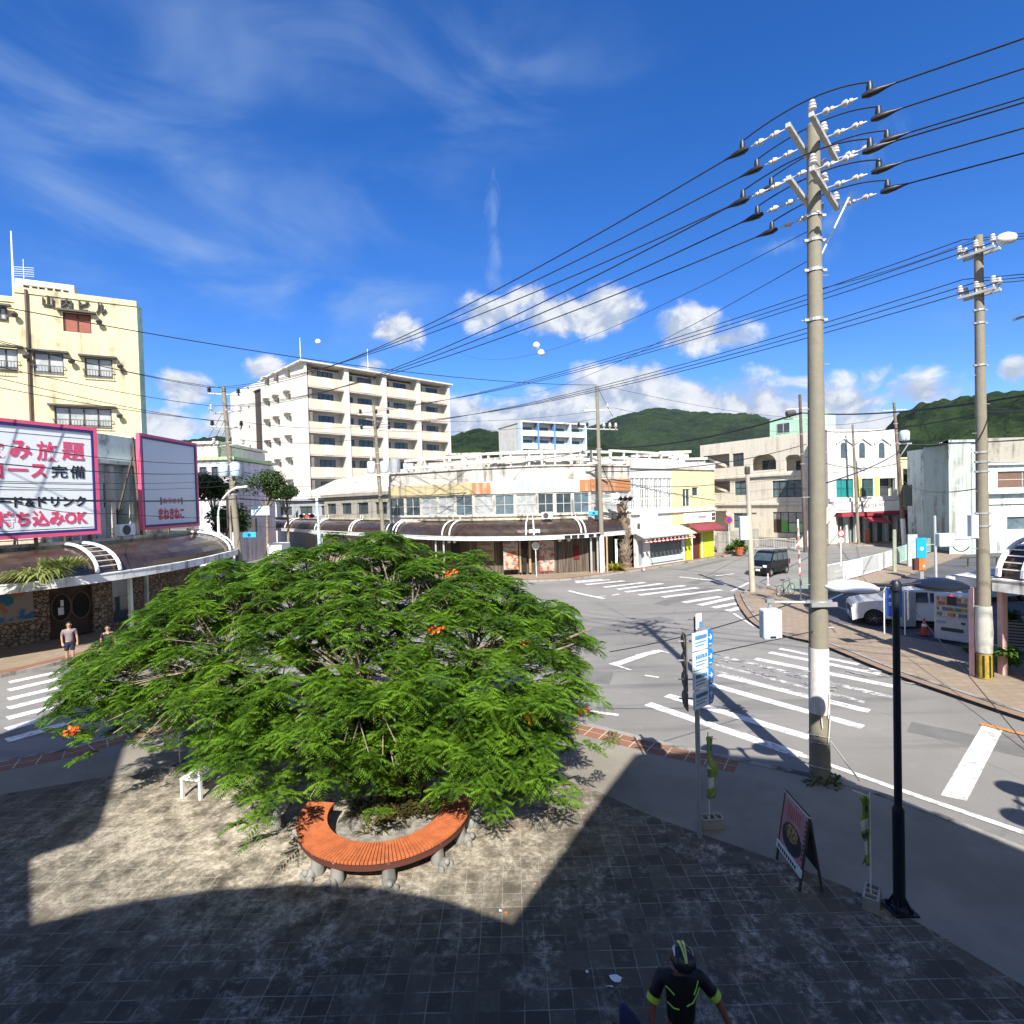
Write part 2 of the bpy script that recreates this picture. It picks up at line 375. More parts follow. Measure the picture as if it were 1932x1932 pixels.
def text(F, s, s0, z0, h, wd, mt, parent, d=0.03, name='lettering', bold=0.02, th=0.03):
    cu = bpy.data.curves.new('t', 'FONT'); cu.body = s; cu.size = 1.0; cu.extrude = 0.02; cu.offset = bold; cu.resolution_u = 2
    to = bpy.data.objects.new('t', cu); COL.objects.link(to); dg = bpy.context.evaluated_depsgraph_get()
    me = bpy.data.meshes.new_from_object(to.evaluated_get(dg)); bpy.data.objects.remove(to)
    xs = [v.co.x for v in me.vertices]; ys = [v.co.y for v in me.vertices]
    if not xs: return None
    x0, x1, y0, y1 = min(xs), max(xs), min(ys), max(ys); o0 = wloc(parent)
    for v in me.vertices:
        p = F.p(s0 + (v.co.x - x0) / (x1 - x0) * wd, z0 + (v.co.y - y0) / (y1 - y0) * h, d + (v.co.z + 0.02) / 0.04 * th); v.co = p - o0
    me.materials.clear(); me.materials.append(mt); me.name = name
    o = bpy.data.objects.new(name, me); COL.objects.link(o)
    if parent is not None: o.parent = parent
    return o
def strokes(F, s0, z0, wd, h, n, mt, parent, d=0.02, seed=1, name='lettering', mb=None, asp=0.85):
    own = mb is None; mb = mb or MB(); r = random.Random(seed); cw = wd / n
    for i in range(n):
        a = s0 + cw * (i + 0.08); cwid = cw * asp
        for k in range(3): z = z0 + h * (0.1 + 0.36 * k + r.uniform(-.05, .05)); mb.fbox(F, a + cwid * r.uniform(0, .2), a + cwid * r.uniform(.75, 1), z, z + h * 0.11, d, d + 0.008 + 0.001 * k)
        for k in range(2): b = a + cwid * (0.2 + 0.5 * k + r.uniform(-.1, .1)); mb.fbox(F, b, b + cwid * 0.13, z0 + h * r.uniform(0, .2), z0 + h * r.uniform(.75, 1), d, d + 0.012 + 0.001 * k)
    if own: return mb.build(name, mt, parent)
# ================================================================ ground
gm = NB('distant_ground', 0.95); f = gm.noise(0.02, 8, 0.7); gm.col(gm.mix(gm.ramp(f, .4, .6), (0.05, 0.085, 0.03), (0.22, 0.21, 0.19)))
b = MB(); b.add([(-4000, -400, -0.06), (4000, -400, -0.06), (4000, 6000, -0.06), (-4000, 6000, -0.06)], [(0, 1, 2, 3)])
struct(b.build('ground', gm.m))
q = NB('asphalt', 0.9, 0.3)
big = q.noise(0.16, 6, 0.6); tracks = q.noise(1.0, 5, 0.6, q.scale(q.co, (0.08, 0.9, 1))); fine = q.noise(45.0, 3, 0.7); patch = q.noise(0.7, 9, 0.8)
c = q.mix(q.ramp(big, .35, .65), (0.215, 0.206, 0.19), (0.275, 0.264, 0.245))
c = q.mix(q.mul(q.ramp(tracks, .5, .72), 0.8), c, (0.12, 0.118, 0.112))
c = q.mix(q.mul(q.ramp(patch, .52, .75), 0.5), c, (0.34, 0.335, 0.325))
c = q.mix(q.mul(q.ramp(fine, .38, .66), 0.5), c, (0.12, 0.12, 0.118))
vor = q.n('ShaderNodeTexVoronoi', feature='DISTANCE_TO_EDGE'); vor.inputs['Scale'].default_value = 0.16
dv = q.n('ShaderNodeVectorMath', operation='ADD'); q.l(q.co, dv.inputs[0]); nn = q.n('ShaderNodeTexNoise'); nn.inputs['Scale'].default_value = .8; q.l(q.co, nn.inputs['Vector']); q.l(nn.outputs['Color'], dv.inputs[1]); q.l(dv.outputs[0], vor.inputs['Vector'])
c = q.mix(q.ramp(vor.outputs['Distance'], 0.002, 0.006, 0.35, 0.0), c, (0.13, 0.13, 0.13))
q.bump(fine, 0.25, 0.01); asphalt = q.col(c)
b = MB(); b.add([(-90, -30, 0), (110, -30, 0), (110, 130, 0), (-90, 130, 0)], [(0, 1, 2, 3)]); struct(b.build('road', asphalt))

b = MB(); r_ = random.Random(4)
for (x, y, a, l_, w_) in ((3.5, 24, .5, 5, 1.1), (8.5, 30, .8, 7, .9), (-12, 20, -.4, 5, 1.0), (12.5, 37, .8, 6, .8), (9.8, 13.5, -.75, 4, .8), (1.5, 18, -.3, 1.6, 1.3), (14, 44, .8, 9, .7)):
    c_, s_ = math.cos(a), math.sin(a); b.add([(x + c_ * i - s_ * j, y + s_ * i + c_ * j, .0015) for i, j in ((0, 0), (l_, 0), (l_, w_), (0, w_))], [(0, 1, 2, 3)])
q = NB('repaired_asphalt', .9, .3); fi = q.noise(60, 3, .7); bi = q.noise(1.1, 6, .7); c = q.mix(q.ramp(bi, .35, .7), (.15, .147, .14), (.195, .19, .18)); struct(b.build('road_patch', q.col(q.mix(q.mul(q.ramp(fi, .4, .7), .5), c, (.09, .09, .088)))))
q = NB('exposed_aggregate', 0.9, 0.3); fi = q.noise(90, 3, .7); bi = q.noise(.5, 7, .65); st_ = q.noise(3.0, 6, .7)
c = q.mix(q.ramp(bi, .35, .65), (0.30, 0.275, 0.225), (0.22, 0.20, 0.16)); c = q.mix(q.mul(q.ramp(fi, .35, .7), .45), c, (0.15, 0.14, 0.125)); c = q.mix(q.mul(q.ramp(st_, .55, .8), .3), c, (0.17, .16, .14)); q.bump(fi, .3, .01); aggr = q.col(c)
q = NB('tan_paving', 0.9, 0.3); bi = q.noise(.7, 7, .65); br = q.n('ShaderNodeTexBrick'); q.l(q.co, br.inputs['Vector']); br.offset = 0.5
for k, v in (('Color1', (.31, .245, .18, 1)), ('Color2', (.26, .205, .15, 1)), ('Mortar', (.2, .16, .12, 1)), ('Scale', 1.0), ('Brick Width', .3), ('Row Height', .3), ('Mortar Size', .012)): br.inputs[k].default_value = v
c = q.mix(q.mul(q.ramp(bi, .5, .75), .5), br.outputs['Color'], (.19, .155, .12)); tanp = q.col(c)
q = NB('brick_band', 0.9, 0.3); bi = q.noise(1.6, 7, .65); c = q.mix(q.ramp(bi, .35, .7), (.27, .125, .075), (.19, .11, .08)); brickb = q.col(c)
kerbm = plaster('kerb_stone', (0.30, 0.285, 0.26), (0.09, 0.085, 0.075), amt=.9, grime=1)

# plaza: square dark stone flags, pale lime bloom and cream joints
q = NB('plaza_flagstones', 0.85, 0.35)
br = q.n('ShaderNodeTexBrick'); br.offset = 0.0; br.squash = 1.0; wob = q.n('ShaderNodeVectorMath', operation='ADD'); q.l(q.co, wob.inputs[0]); wn = q.n('ShaderNodeTexNoise'); wn.inputs['Scale'].default_value = 3.5; q.l(q.co, wn.inputs['Vector'])
wsc = q.n('ShaderNodeVectorMath', operation='SCALE'); q.l(wn.outputs['Color'], wsc.inputs[0]); wsc.inputs['Scale'].default_value = 0.022; q.l(wsc.outputs[0], wob.inputs[1]); q.l(wob.outputs[0], br.inputs['Vector'])
for k, v in (('Color1', (0, 0, 0, 1)), ('Color2', (1, 1, 1, 1)), ('Mortar', (0.5, .5, .5, 1)), ('Scale', 1.0), ('Brick Width', .29), ('Row Height', .27), ('Mortar Size', .008), ('Mortar Smooth', .3)): br.inputs[k].default_value = v
per = q.ramp(br.outputs['Color'], 0, 1)
base = q.mix(per, (0.068, 0.058, 0.040), (0.128, 0.109, 0.077))
big = q.noise(.35, 6, .6); mid = q.noise(2.4, 10, .76); fin_ = q.noise(10, 9, .78); gr = q.noise(60, 3, .7)
base = q.mix(q.ramp(fin_, .3, .7), q.mix(.5, base, (.07, .064, .055)), base)
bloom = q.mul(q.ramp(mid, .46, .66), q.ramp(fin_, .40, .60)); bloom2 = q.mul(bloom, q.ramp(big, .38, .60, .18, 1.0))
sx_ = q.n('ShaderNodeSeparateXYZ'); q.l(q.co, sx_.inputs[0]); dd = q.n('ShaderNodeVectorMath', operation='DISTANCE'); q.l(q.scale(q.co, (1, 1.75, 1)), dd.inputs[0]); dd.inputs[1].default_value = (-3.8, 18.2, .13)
sunlit_tone = q.mul(q.ramp(dd.outputs['Value'], 2.6, 7.0, 1.0, 0.0), q.ramp(mid, .34, .60)); fl = q.noise(16, 6, .8)  # paints the sunlit patch of the plaza paler than its shaded rest
sunlit_tone = q.mul(sunlit_tone, q.ramp(fin_, .34, .60, .45, 1.0))
c = q.mix(q.mul(sunlit_tone, .82), base, q.mix(q.ramp(fl, .35, .65), (0.34, 0.295, 0.225), (0.68, 0.61, 0.48)))
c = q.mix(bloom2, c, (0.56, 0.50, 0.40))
rust = q.noise(.5, 5, .6, q.scale(q.co, (1, 1, 3.1))); c = q.mix(q.mul(q.ramp(rust, .60, .74), q.ramp(fin_, .4, .7, .1, .55)), c, (.36, .19, .10))
jn = q.noise(1.3, 7, .7); c = q.mix(q.mul(br.outputs['Fac'], q.ramp(jn, .42, .60, 0.04, .5)), c, (.46, .41, .33))
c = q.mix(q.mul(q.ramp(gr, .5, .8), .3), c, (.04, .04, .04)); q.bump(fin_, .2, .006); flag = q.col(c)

def smooth_line(pts, k=4):
    out_ = []
    n = len(pts)
    for i in range(n - 1):
        p0, p1, p2, p3 = pts[max(i - 1, 0)], pts[i], pts[i + 1], pts[min(i + 2, n - 1)]
        for j in range(k):
            t = j / k
            out_.append(tuple(0.5 * ((2 * p1[a]) + (-p0[a] + p2[a]) * t + (2 * p0[a] - 5 * p1[a] + 4 * p2[a] - p3[a]) * t * t + (-p0[a] + 3 * p1[a] - 3 * p2[a] + p3[a]) * t ** 3) for a in (0, 1)))
    out_.append(tuple(pts[-1][:2])); return out_
def offs(pts, d):   # shift a line to its left by d
    r_ = []
    for i, p in enumerate(pts):
        a = Vector(pts[min(i + 1, len(pts) - 1)]) - Vector(pts[max(i - 1, 0)]); a.normalize(); r_.append((p[0] - a.y * d, p[1] + a.x * d))
    return r_
def strip(mb, pts, a, b_, z0, z1, m=0):
    A, B = offs(pts, a), offs(pts, b_)
    for i in range(len(pts) - 1): mb.prism([A[i], A[i + 1], B[i + 1], B[i]], z0, z1, m)
def sheet(mb, pts, a, b_, z, m=0):
    A, B = offs(pts, a), offs(pts, b_)
    for i in range(len(pts) - 1): mb.add([(*A[i], z), (*A[i + 1], z), (*B[i + 1], z), (*B[i], z)], [(0, 1, 2, 3)], m)
def pave(name, kerb, rest, surf, inner=1, band=None, kn='kerb'):
    """raised pavement: kerb line (list) closed by 'rest'; inner=+1 if the pavement lies left of the kerb line"""
    b_ = MB(); b_.prism(offs(kerb, 0.13 * inner) + rest, -0.03, 0.12); struct(b_.build(name, surf))
    k = MB(); strip(k, kerb, 0.0, 0.15 * inner, -0.03, 0.135); struct(k.build(kn, kerbm))
    if band:
        g_ = MB(); sheet(g_, kerb, band[0] * inner, band[1] * inner, 0.125); struct(g_.build('brick_band', brickb))
KN = smooth_line([(-30, 5.0), (-22, 8.6), (-12.58, 12.98), (-10.9, 14.1), (-9.92, 14.9), (-8, 15.8), (-5, 16.3), (-2, 15.9), (0.5, 15.0), (2.05, 14.1), (3.5, 13.05), (5.0, 12.1), (6.5, 11.15), (7.36, 10.32), (8.24, 9.0), (9.6, 6.8), (13, 0.0), (16, -8)])
pave('pavement', KN, [(14, -12), (-32, -12)], aggr, -1)
g_ = MB(); kk = [p for p in KN if -14 < p[0] < 5.1]; sheet(g_, kk, -0.16, -0.42, 0.125); sheet(g_, kk, -0.43, -0.70, 0.125)
jb = MB()
acc = 0
for i in range(len(kk) - 1):
    a, b_ = Vector(kk[i]), Vector(kk[i + 1]); dd = (b_ - a).normalized(); nn_ = Vector((dd.y, -dd.x)); s_ = -acc
    Ls = (b_ - a).length
    while s_ < Ls:
        if s_ >= 0:
            p_ = a + dd * s_; jb.bar((*(p_ + nn_ * .16), .127), (*(p_ + nn_ * .7), .127), .025, .004)
        s_ += .42
    acc = (Ls - (s_ - .42)) 
sheet(jb, kk, -0.415, -0.435, 0.128)
struct(g_.build('brick_band', brickb)); struct(jb.build('brick_band_joints', plaster('pale_joint', (.5, .44, .36))))
T = smooth_line([(-32, 3.5), (-20, 8.0), (-14, 10.4), (-11.08, 11.4), (-8.91, 12.17), (-7.94, 12.45), (-5, 13.0), (-2, 12.6), (0, 11.85), (1.47, 10.99), (2.62, 9.85), (4.91, 8.03), (5.97, 6.34), (7.3, 3.6), (9, 0), (11, -6)])
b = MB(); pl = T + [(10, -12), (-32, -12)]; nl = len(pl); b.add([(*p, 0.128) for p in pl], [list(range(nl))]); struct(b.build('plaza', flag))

KL = smooth_line([(-34, 10.5), (-26, 14.8), (-21.2, 18.2), (-19.2, 20.0), (-18.3, 21.6), (-17.45, 24.5), (-17.2, 28.5), (-17.7, 33), (-19.0, 38.5), (-24, 46), (-40, 62), (-60, 82)])
pave('pavement', KL, [(-70, 78), (-50, 20), (-40, 8)], tanp, 1, (0.2, 0.75))
KO = smooth_line([(-62, 96), (-34, 70), (-21, 56.5), (-10, 45.8), (-4, 41.4), (-1, 40.3), (1.2, 40.06), (3.5, 40.2), (5.26, 40.94), (10.0, 44.2), (15.9, 48.9), (21, 53.1), (25.0, 56.2), (27, 60), (27.5, 66), (24, 84)])
pave('pavement', KO, [(20, 100), (-50, 120)], tanp, 1, (0.2, 0.6))
KF = smooth_line([(30.5, 92), (33.5, 72), (34.5, 64.5), (36.5, 60.6), (41.5, 59.4), (50, 63.5), (64, 75), (90, 99)])
pave('pavement', KF, [(90, 125), (30, 125)], tanp, 1, None)
KR = smooth_line([(52, 62), (39.5, 50.8), (29.5, 42.4), (22.5, 37.0), (18.0, 34.6), (15.6, 33.9), (14.1, 32.9), (13.2, 30.8), (12.2, 27.6), (11.5, 24.6), (11.8, 22.8), (12.5, 21.2), (12.75, 17.9), (13.1, 16.0), (13.7, 13.6), (15.2, 9.5), (18, 3), (22, -6)])
LOT = [(26, -6), (21, 3), (18.6, 9), (17.4, 13.2), (17.6, 17.5), (17.2, 19.5), (15.8, 22.2), (14.6, 25.5), (15.3, 28.5), (17.5, 31.5), (23.5, 34.8), (30.5, 40.3), (40.5, 48.6), (46, 53)]
b = MB(); A = offs(KR, -0.13)
# pavement ring between the kerb and the car park, built as one strip
def resample(pts, n):
    d = [0]
    for i in range(len(pts) - 1): d.append(d[-1] + (Vector(pts[i + 1]) - Vector(pts[i])).length)
    r_ = []
    for k in range(n):
        t = d[-1] * k / (n - 1); i = max(j for j in range(len(d)) if d[j] <= t + 1e-9); i = min(i, len(pts) - 2); u = (t - d[i]) / max(1e-9, d[i + 1] - d[i]); r_.append(tuple(Vector(pts[i]).lerp(Vector(pts[i + 1]), u)))
    return r_
def nearest(p, ln): return min(ln, key=lambda q_: (q_[0] - p[0]) ** 2 + (q_[1] - p[1]) ** 2)
inn = resample(smooth_line(LOT[::-1]), 60)
prev = None
outl = resample(A, 60)
# outer ordered from far to near, same for inner
for i in range(59): b.prism([outl[i], outl[i + 1], inn[i + 1], inn[i]], -0.03, 0.12)
struct(b.build('pavement', tanp)); k = MB(); strip(k, KR, 0, -0.15, -0.03, 0.135); struct(k.build('kerb', kerbm))
k = MB(); sheet(k, [p for p in KR if p[1] < 33], -0.2, -0.5, 0.125); struct(k.build('brick_band', plaster('dull_brick', (.27, .185, .13), amt=.5)))
q = NB('car_park_asphalt', 0.9, 0.3); bi = q.noise(.4, 6, .6); fi = q.noise(50, 3, .7); c = q.mix(q.ramp(bi, .35, .65), (0.085, 0.087, 0.095), (0.115, .117, .125)); c = q.mix(q.mul(q.ramp(fi, .4, .8), .4), c, (.05, .05, .055)); lotm = q.col(c)
b = MB(); lp = LOT + [(70, 60), (70, -6)]; b.add([(*p, 0.02) for p in lp], [list(range(len(lp)))]); struct(b.build('car_park', lotm))
q = NB('green_tinted_paving', .9); bi = q.noise(.8, 7, .65); greenp = q.col(q.mix(q.ramp(bi, .35, .7), (.25, .30, .24), (.17, .21, .17)))
b = MB(); gp = [G(1462, 1104, .12), G(1500, 1092, .12), G(1560, 1088, .12), G(1565, 1108, .12), G(1530, 1112, .12), G(1480, 1118, .12)]
b.add([(p.x, p.y, .126) for p in gp], [list(range(6))]); struct(b.build('green_pavement', greenp))

# painted markings
q = NB('road_paint', 0.7, .4); fi = q.noise(5.0, 9, .75, dist=.8); gr = q.noise(30, 4, .7); c = q.mix(q.mul(q.ramp(fi, .45, .62), .8), (.76, .76, .74), (.27, .265, .255)); rp = q.col(c)
q = NB('faded_road_paint', 0.8, .3); fi = q.noise(3.5, 9, .78, dist=1.0); c = q.mix(q.ramp(fi, .42, .55, .25, 1.0), (.70, .70, .69), (.21, .21, .21)); rpf = q.col(c)
rpo = mat('orange_road_paint', (.62, .22, .05), .7, 0, .3, 6)
def pxquad(mb, pts, z=0.004, m=0):
    ps = [G(x, y, z) for x, y in pts]; mb.add([tuple(p) for p in ps], [list(range(len(ps)))], m)
zk = [0]
def gquad(mb, a, b_, wd, z=0.004, m=0):
    zk[0] += 1; z += .00035 * zk[0]
    a, b_ = Vector((a[0], a[1])), Vector((b_[0], b_[1])); d_ = (b_ - a).normalized(); n_ = Vector((-d_.y, d_.x)) * wd / 2
    mb.add([(*(a + n_), z), (*(b_ + n_), z), (*(b_ - n_), z), (*(a - n_), z)], [(0, 1, 2, 3)], m)
def pxline(mb, p, q_, wd, z=0.004, m=0): a, b_ = G(*p), G(*q_); gquad(mb, a, b_, wd, z, m)
b = MB()   # near zebra crossing: bars run from upper left to lower right
for (p, q_, w_, mm_) in [((1222, 1328), (1510, 1425), .34, 0), ((1258, 1312), (1562, 1402), .34, 0), ((1335, 1290), (1628, 1372), .34, 0), ((1356, 1273), (1640, 1342), .34, 0),
                     ((1322, 1258), (1600, 1332), .10, 1), ((1350, 1254), (1632, 1325), .22, 1), ((1368, 1240), (1690, 1318), .30, 1), ((1425, 1243), (1690, 1296), .34, 0), ((1452, 1231), (1660, 1272), .30, 0), ((1471, 1224), (1620, 1254), .26, 0)]:
    pxline(b, p, q_, w_, .004, mm_)
struct(b.build('crosswalk', [rp, rpf]))
b = MB()
for (p, q_, w_) in [((1085, 1097), (1137, 1093), .4), ((1086, 1099.5), (1150, 1094), .35), ((1105, 1103), (1178, 1096), .4), ((1140, 1108), (1217, 1099), .4), ((1165, 1112), (1250, 1101), .42), ((1180, 1117), (1292, 1105), .42), ((1206, 1123), (1316, 1109), .42),
                    ((1250, 1127), (1360, 1113), .42), ((1290, 1137), (1358, 1126), .42), ((1320, 1142), (1392, 1126), .42), ((1345, 1147), (1432, 1131), .42), ((1372, 1153), (1430, 1139), .45)]:
    pxline(b, p, q_, w_, .004)
struct(b.build('crosswalk', [rp]))
b = MB()
for (p, q_, w_) in [((17, 1288), (112, 1268), .40), ((16, 1303), (112, 1281), .42), ((15, 1320), (108, 1298), .42), ((15, 1337), (108, 1314), .42), ((14, 1356), (100, 1334), .42), ((12, 1377), (95, 1353), .42), ((12, 1398), (125, 1366), .42)]:
    pxline(b, p, q_, w_, .004)
struct(b.build('crosswalk', [rp]))
b = MB()
pxquad(b, [(1775, 1500), (1824, 1511), (1893, 1376), (1853, 1368)], .004)
for (p, q_, w_) in [((1512, 1425), (1700, 1492), .16), ((1700, 1492), (1960, 1582), .16), ((1400, 1384), (1520, 1430), .13), ((1113, 1343), (1167, 1350), .15), ((1692, 1272), (1932, 1330), .15), ((1640, 1262), (1692, 1272), .15),
                    ((1384, 1158), (1422, 1182), .13), ((1422, 1182), (1480, 1197), .11), ((1217, 1275), (1243, 1279), .13), ((1153, 1253), (1190, 1265), .12), ((1150, 1254), (1168, 1249), .12), ((1160, 1255), (1215, 1236), .35), ((1205, 1238), (1242, 1229), .33), ((1240, 1227), (1262, 1233), .12),
                    ((1072, 1115), (1100, 1122), .3), ((1100, 1122), (1140, 1130), .3), ((1125, 1127), (1142, 1125), .15), ((1155, 1124), (1168, 1121), .2), ((1282, 1089), (1350, 1096), .3), ((1345, 1096), (1372, 1104), .3), ((1380, 1116), (1415, 1099), .2), ((1350, 1087), (1385, 1083), .25),
                    ((1612, 1018), (1640, 1016), .4), ((1690, 1026), (1720, 1027), .35)]:
    pxline(b, p, q_, w_)
struct(b.build('road_markings', [rp]))
b = MB(); pxline(b, (1850, 1367), (1960, 1394), .16, .006); struct(b.build('orange_centre_line', [rpo]))
b = MB()
for (p, q_, w_) in [((1562, 1133), (1604, 1115), .15), ((1655, 1095), (1693, 1077), .15), ((1718, 1062), (1732, 1052), .15), ((1575, 1080), (1600, 1072), .12)]:
    a, c_ = G(*p, .02), G(*q_, .02); gquad(b, a, c_, w_, .026)
struct(b.build('parking_bay_lines', [rp]))
# worn lettering on the carriageway between the crossing bars
Fg = None
b = MB(); r_ = random.Random(5)
for i in range(26):
    t = i / 26; x = 1325 + 240 * t; y = 1236 + 62 * t + r_.uniform(-8, 10); p = G(x, y)
    gquad(b, (p.x, p.y), (p.x + r_.uniform(.1, .45), p.y - r_.uniform(.0, .35)), .06, .005)
for i in range(20):
    t = i / 20; x = 1590 + 150 * t; y = 1248 + 26 * t + r_.uniform(-9, 22); p = G(x, y)
    gquad(b, (p.x, p.y), (p.x + r_.uniform(.1, .45), p.y - r_.uniform(.0, .35)), .06, .005)
struct(b.build('worn_road_lettering', [rpf]))

# ================================================================ hills
q = NB('forest', 0.9, .2); f1 = q.noise(.045, 10, .75); f2 = q.noise(.22, 6, .7); f3 = q.noise(.008, 4, .6)
c = q.mix(q.ramp(f1, .38, .64), (.005, .016, .006), (.034, .066, .020)); c = q.mix(q.mul(q.ramp(f2, .45, .7), .6), c, (.048, .082, .024)); c = q.mix(q.mul(q.ramp(f3, .5, .7), .5), c, (.018, .038, .016)); q.bump(f2, 1.0, 6.0); forest = q.col(c)
q = NB('far_forest', 0.9, .2); f1 = q.noise(.014, 9, .7); f2 = q.noise(.06, 6, .7)
c = q.mix(q.ramp(f1, .38, .64), (.016, .030, .022), (.034, .060, .028)); c = q.mix(q.mul(q.ramp(f2, .45, .7), .5), c, (.045, .07, .035)); q.bump(f2, 1.0, 14.0); farforest = q.col(c)
def hill(name, prof, R0, R1, m_, seed, rough, nr=34, na=420):
    """ridge seen as profile [(px,py)], lofted from distance R0 (foot) up to R1 (crest) and down behind"""
    xs = [p[0] for p in prof]; b_ = MB(); rows = nr
    def zc(x):
        for i in range(len(prof) - 1):
            if prof[i][0] <= x <= prof[i + 1][0]:
                t = (x - prof[i][0]) / (prof[i + 1][0] - prof[i][0]); t = t * t * (3 - 2 * t) * .5 + t * .5; return prof[i][1] * (1 - t) + prof[i + 1][1] * t
        return prof[-1][1]
    for i in range(na + 1):
        x = xs[0] + (xs[-1] - xs[0]) * i / na; d = ray(x, zc(x)); hz = math.hypot(d.x, d.y); zcrest = CAMZ + d.z / hz * R1; ux, uy = d.x / hz, d.y / hz
        for j in range(rows + 1):
            t = j / rows; rr = R0 + (R1 * 1.35 - R0) * t; tc_ = (R1 - R0) / (R1 * 1.35 - R0)
            h = math.sin(min(t / tc_, 1) * math.pi / 2) ** 1.15 if t <= tc_ else math.cos((t - tc_) / (1 - tc_) * math.pi / 2)
            n_ = noise.fractal(Vector((ux * rr * .012 * rough, uy * rr * .012 * rough, seed)), 1.0, 2.0, 6)
            n2_ = noise.noise(Vector((ux * rr * .10, uy * rr * .10, seed)))
            z = (zcrest + 1.0) * h; z += n_ * (zcrest) * .10 * min(1, t * 3) * (1 - .75 * math.exp(-((t - tc_) * 14) ** 2)); z += (n2_ * 2.2 + 1.6 * noise.noise(Vector((ux * rr * .33, uy * rr * .33, seed)))) * min(1, t * 4)
            b_.v.append((ux * rr, uy * rr, z - 1.0))
    for i in range(na):
        for j in range(rows):
            a = i * (rows + 1) + j; b_.f.append([a, a + 1, a + rows + 2, a + rows + 1]); b_.m.append(0)
    return struct(b_.build(name, m_, smooth=180))
hill('hills', [(820, 905), (850, 850), (1000, 846), (1090, 828), (1130, 812), (1180, 792), (1235, 785), (1270, 787), (1300, 793), (1365, 795), (1420, 800), (1480, 812), (1540, 826), (1620, 842), (1760, 870), (1900, 880)], 700, 1700, farforest, 3, .5)
hill('hills', [(300, 850), (395, 836), (430, 832), (560, 838), (760, 845), (850, 830), (905, 815), (955, 820), (1020, 832), (1120, 836), (1200, 846), (1300, 858), (1400, 880), (1480, 915)], 300, 620, forest, 9, 1.0)
hill('hills', [(1640, 862), (1668, 822), (1700, 790), (1740, 777), (1790, 768), (1850, 761), (1900, 757), (1960, 752), (2060, 748), (2200, 770), (2500, 840)], 130, 300, forest, 5, 2.0, 40, 420)
# ================================================================ buildings
# ---- the building the photograph is taken from (behind the viewer); its parapet line casts the big shade on the plaza
COT = 1.0 / math.tan(SUN_EL); YF = -0.7
def sil(X, Y): return (X - SHX * (Y - YF), (Y - YF) / COT + .12)
S_ = [sil(*p) for p in [(-24, 16.0), (-16.5, 15.0), (-14.3, 14.7), (-14.1, 17.2), (-10.4, 16.6), (-10.15, 14.7), (-9.87, 13.51), (-7.87, 10.07), (-8.62, 9.45), (-7.1, 7.75), (-6.0, 8.15), (-4.8, 8.38), (-3.56, 8.45), (-2.4, 8.36), (-1.2, 8.05), (-0.12, 7.53), (1.84, 10.97), (2.75, 12.45), (4.3, 12.5), (5.1, 12.4), (6.1, 12.1), (6.9, 11.3), (7.8, 9.6), (8.6, 8.2), (9.6, 6.2), (12, 5.5), (19, 5.5)]]
poly = [(-24, 0)] + S_ + [(19, 0)]
FB = Fac((0, YF), (1, YF)); FB.A = Vector((0, YF, 0))
root = thing('corner_building', 'tall grey plastered building on the near side of the plaza with stepped parapet', 'building', (0, YF, 0))
b = MB(); b.fprism(FB, poly, 0.0, 0.35); b.build('wall', concrete, root)
b = MB(); b.box(-24, 19, -14, YF - .36, 0, 7.4); b.build('body', concrete, root)
# ---- taller block off to the right that shades the car park
root = thing('side_building', 'plain concrete block beside the car park beyond the right arcade', 'building', (32, 8, 0))
b = MB(); b.box(17.3, 44, 4, 16.9, 0, 15.2); b.box(15.7, 17.2, 4, 15.1, 6, 15.2); b.build('wall', concrete, root)  # second box: unseen overhang added to shade the pavement by the vending machine

def simple_body(F, root, zt, depth, m_, s0=0, s1=None, z0=0, name='body', d0=-0.3):
    b_ = MB(); b_.fbox(F, s0, s1 if s1 is not None else F.L, z0, zt, -depth, d0); return b_.build(name, m_, root)

# ---- yellow five-storey building, left
A_ = D(29, 600, 30.0); B_ = D(263, 700, 32.6); F = Fac((A_.x - 7 * .87, A_.y - 7 * .5 * 0.6), (B_.x, B_.y))
F = Fac(A_, B_); F.A = F.A - F.t * 9.0; F.L += 9.0
root = thing('yellow_building', 'five storey pale yellow building with dark roof lettering and a green side strip', 'building', F.p(F.L / 2, 0))
def hz(F, x0, y0, x1, y1, d=0): a = F.uv(x0, y0, d); c = F.uv(x1, y1, d); return (a[0], c[0], c[1], a[1])
zr = F.uv(150, 566)[1]; sL = F.uv(29, 600)[0]
wins = [('a', hz(F, 62, 664, 121, 706)), ('b', hz(F, 159, 674, 213, 714)), ('c', hz(F, -15, 655, 35, 700)), ('r', hz(F, 118, 588, 173, 630)), ('w', hz(F, 102, 765, 212, 812)), ('l', hz(F, -15, 577, 12, 603))]
wins2 = []
for k, h_ in wins:
    zz = F.uv((0), 0)[1]
    zlo = {'a': F.uv(92, 707)[1], 'b': F.uv(186, 714)[1], 'c': F.uv(17, 698)[1], 'r': F.uv(146, 627)[1], 'w': F.uv(157, 808)[1], 'l': F.uv(5, 602)[1]}[k]
    zhi = {'a': F.uv(92, 666)[1], 'b': F.uv(186, 676)[1], 'c': F.uv(17, 657)[1], 'r': F.uv(146, 591)[1], 'w': F.uv(157, 769)[1], 'l': F.uv(5, 579)[1]}[k]
    wins2.append((k, (h_[0], h_[1], zlo, zhi)))
b = MB(); holed(b, F, sL, F.L, 0, zr, [h_ for k, h_ in wins2 if k not in 'l' ], -0.3, 0)
zl = F.uv(12, 567)[1]; holed(b, F, 0, sL, 0, zl, [h_ for k, h_ in wins2 if k in 'lc'], -0.5, -0.2)
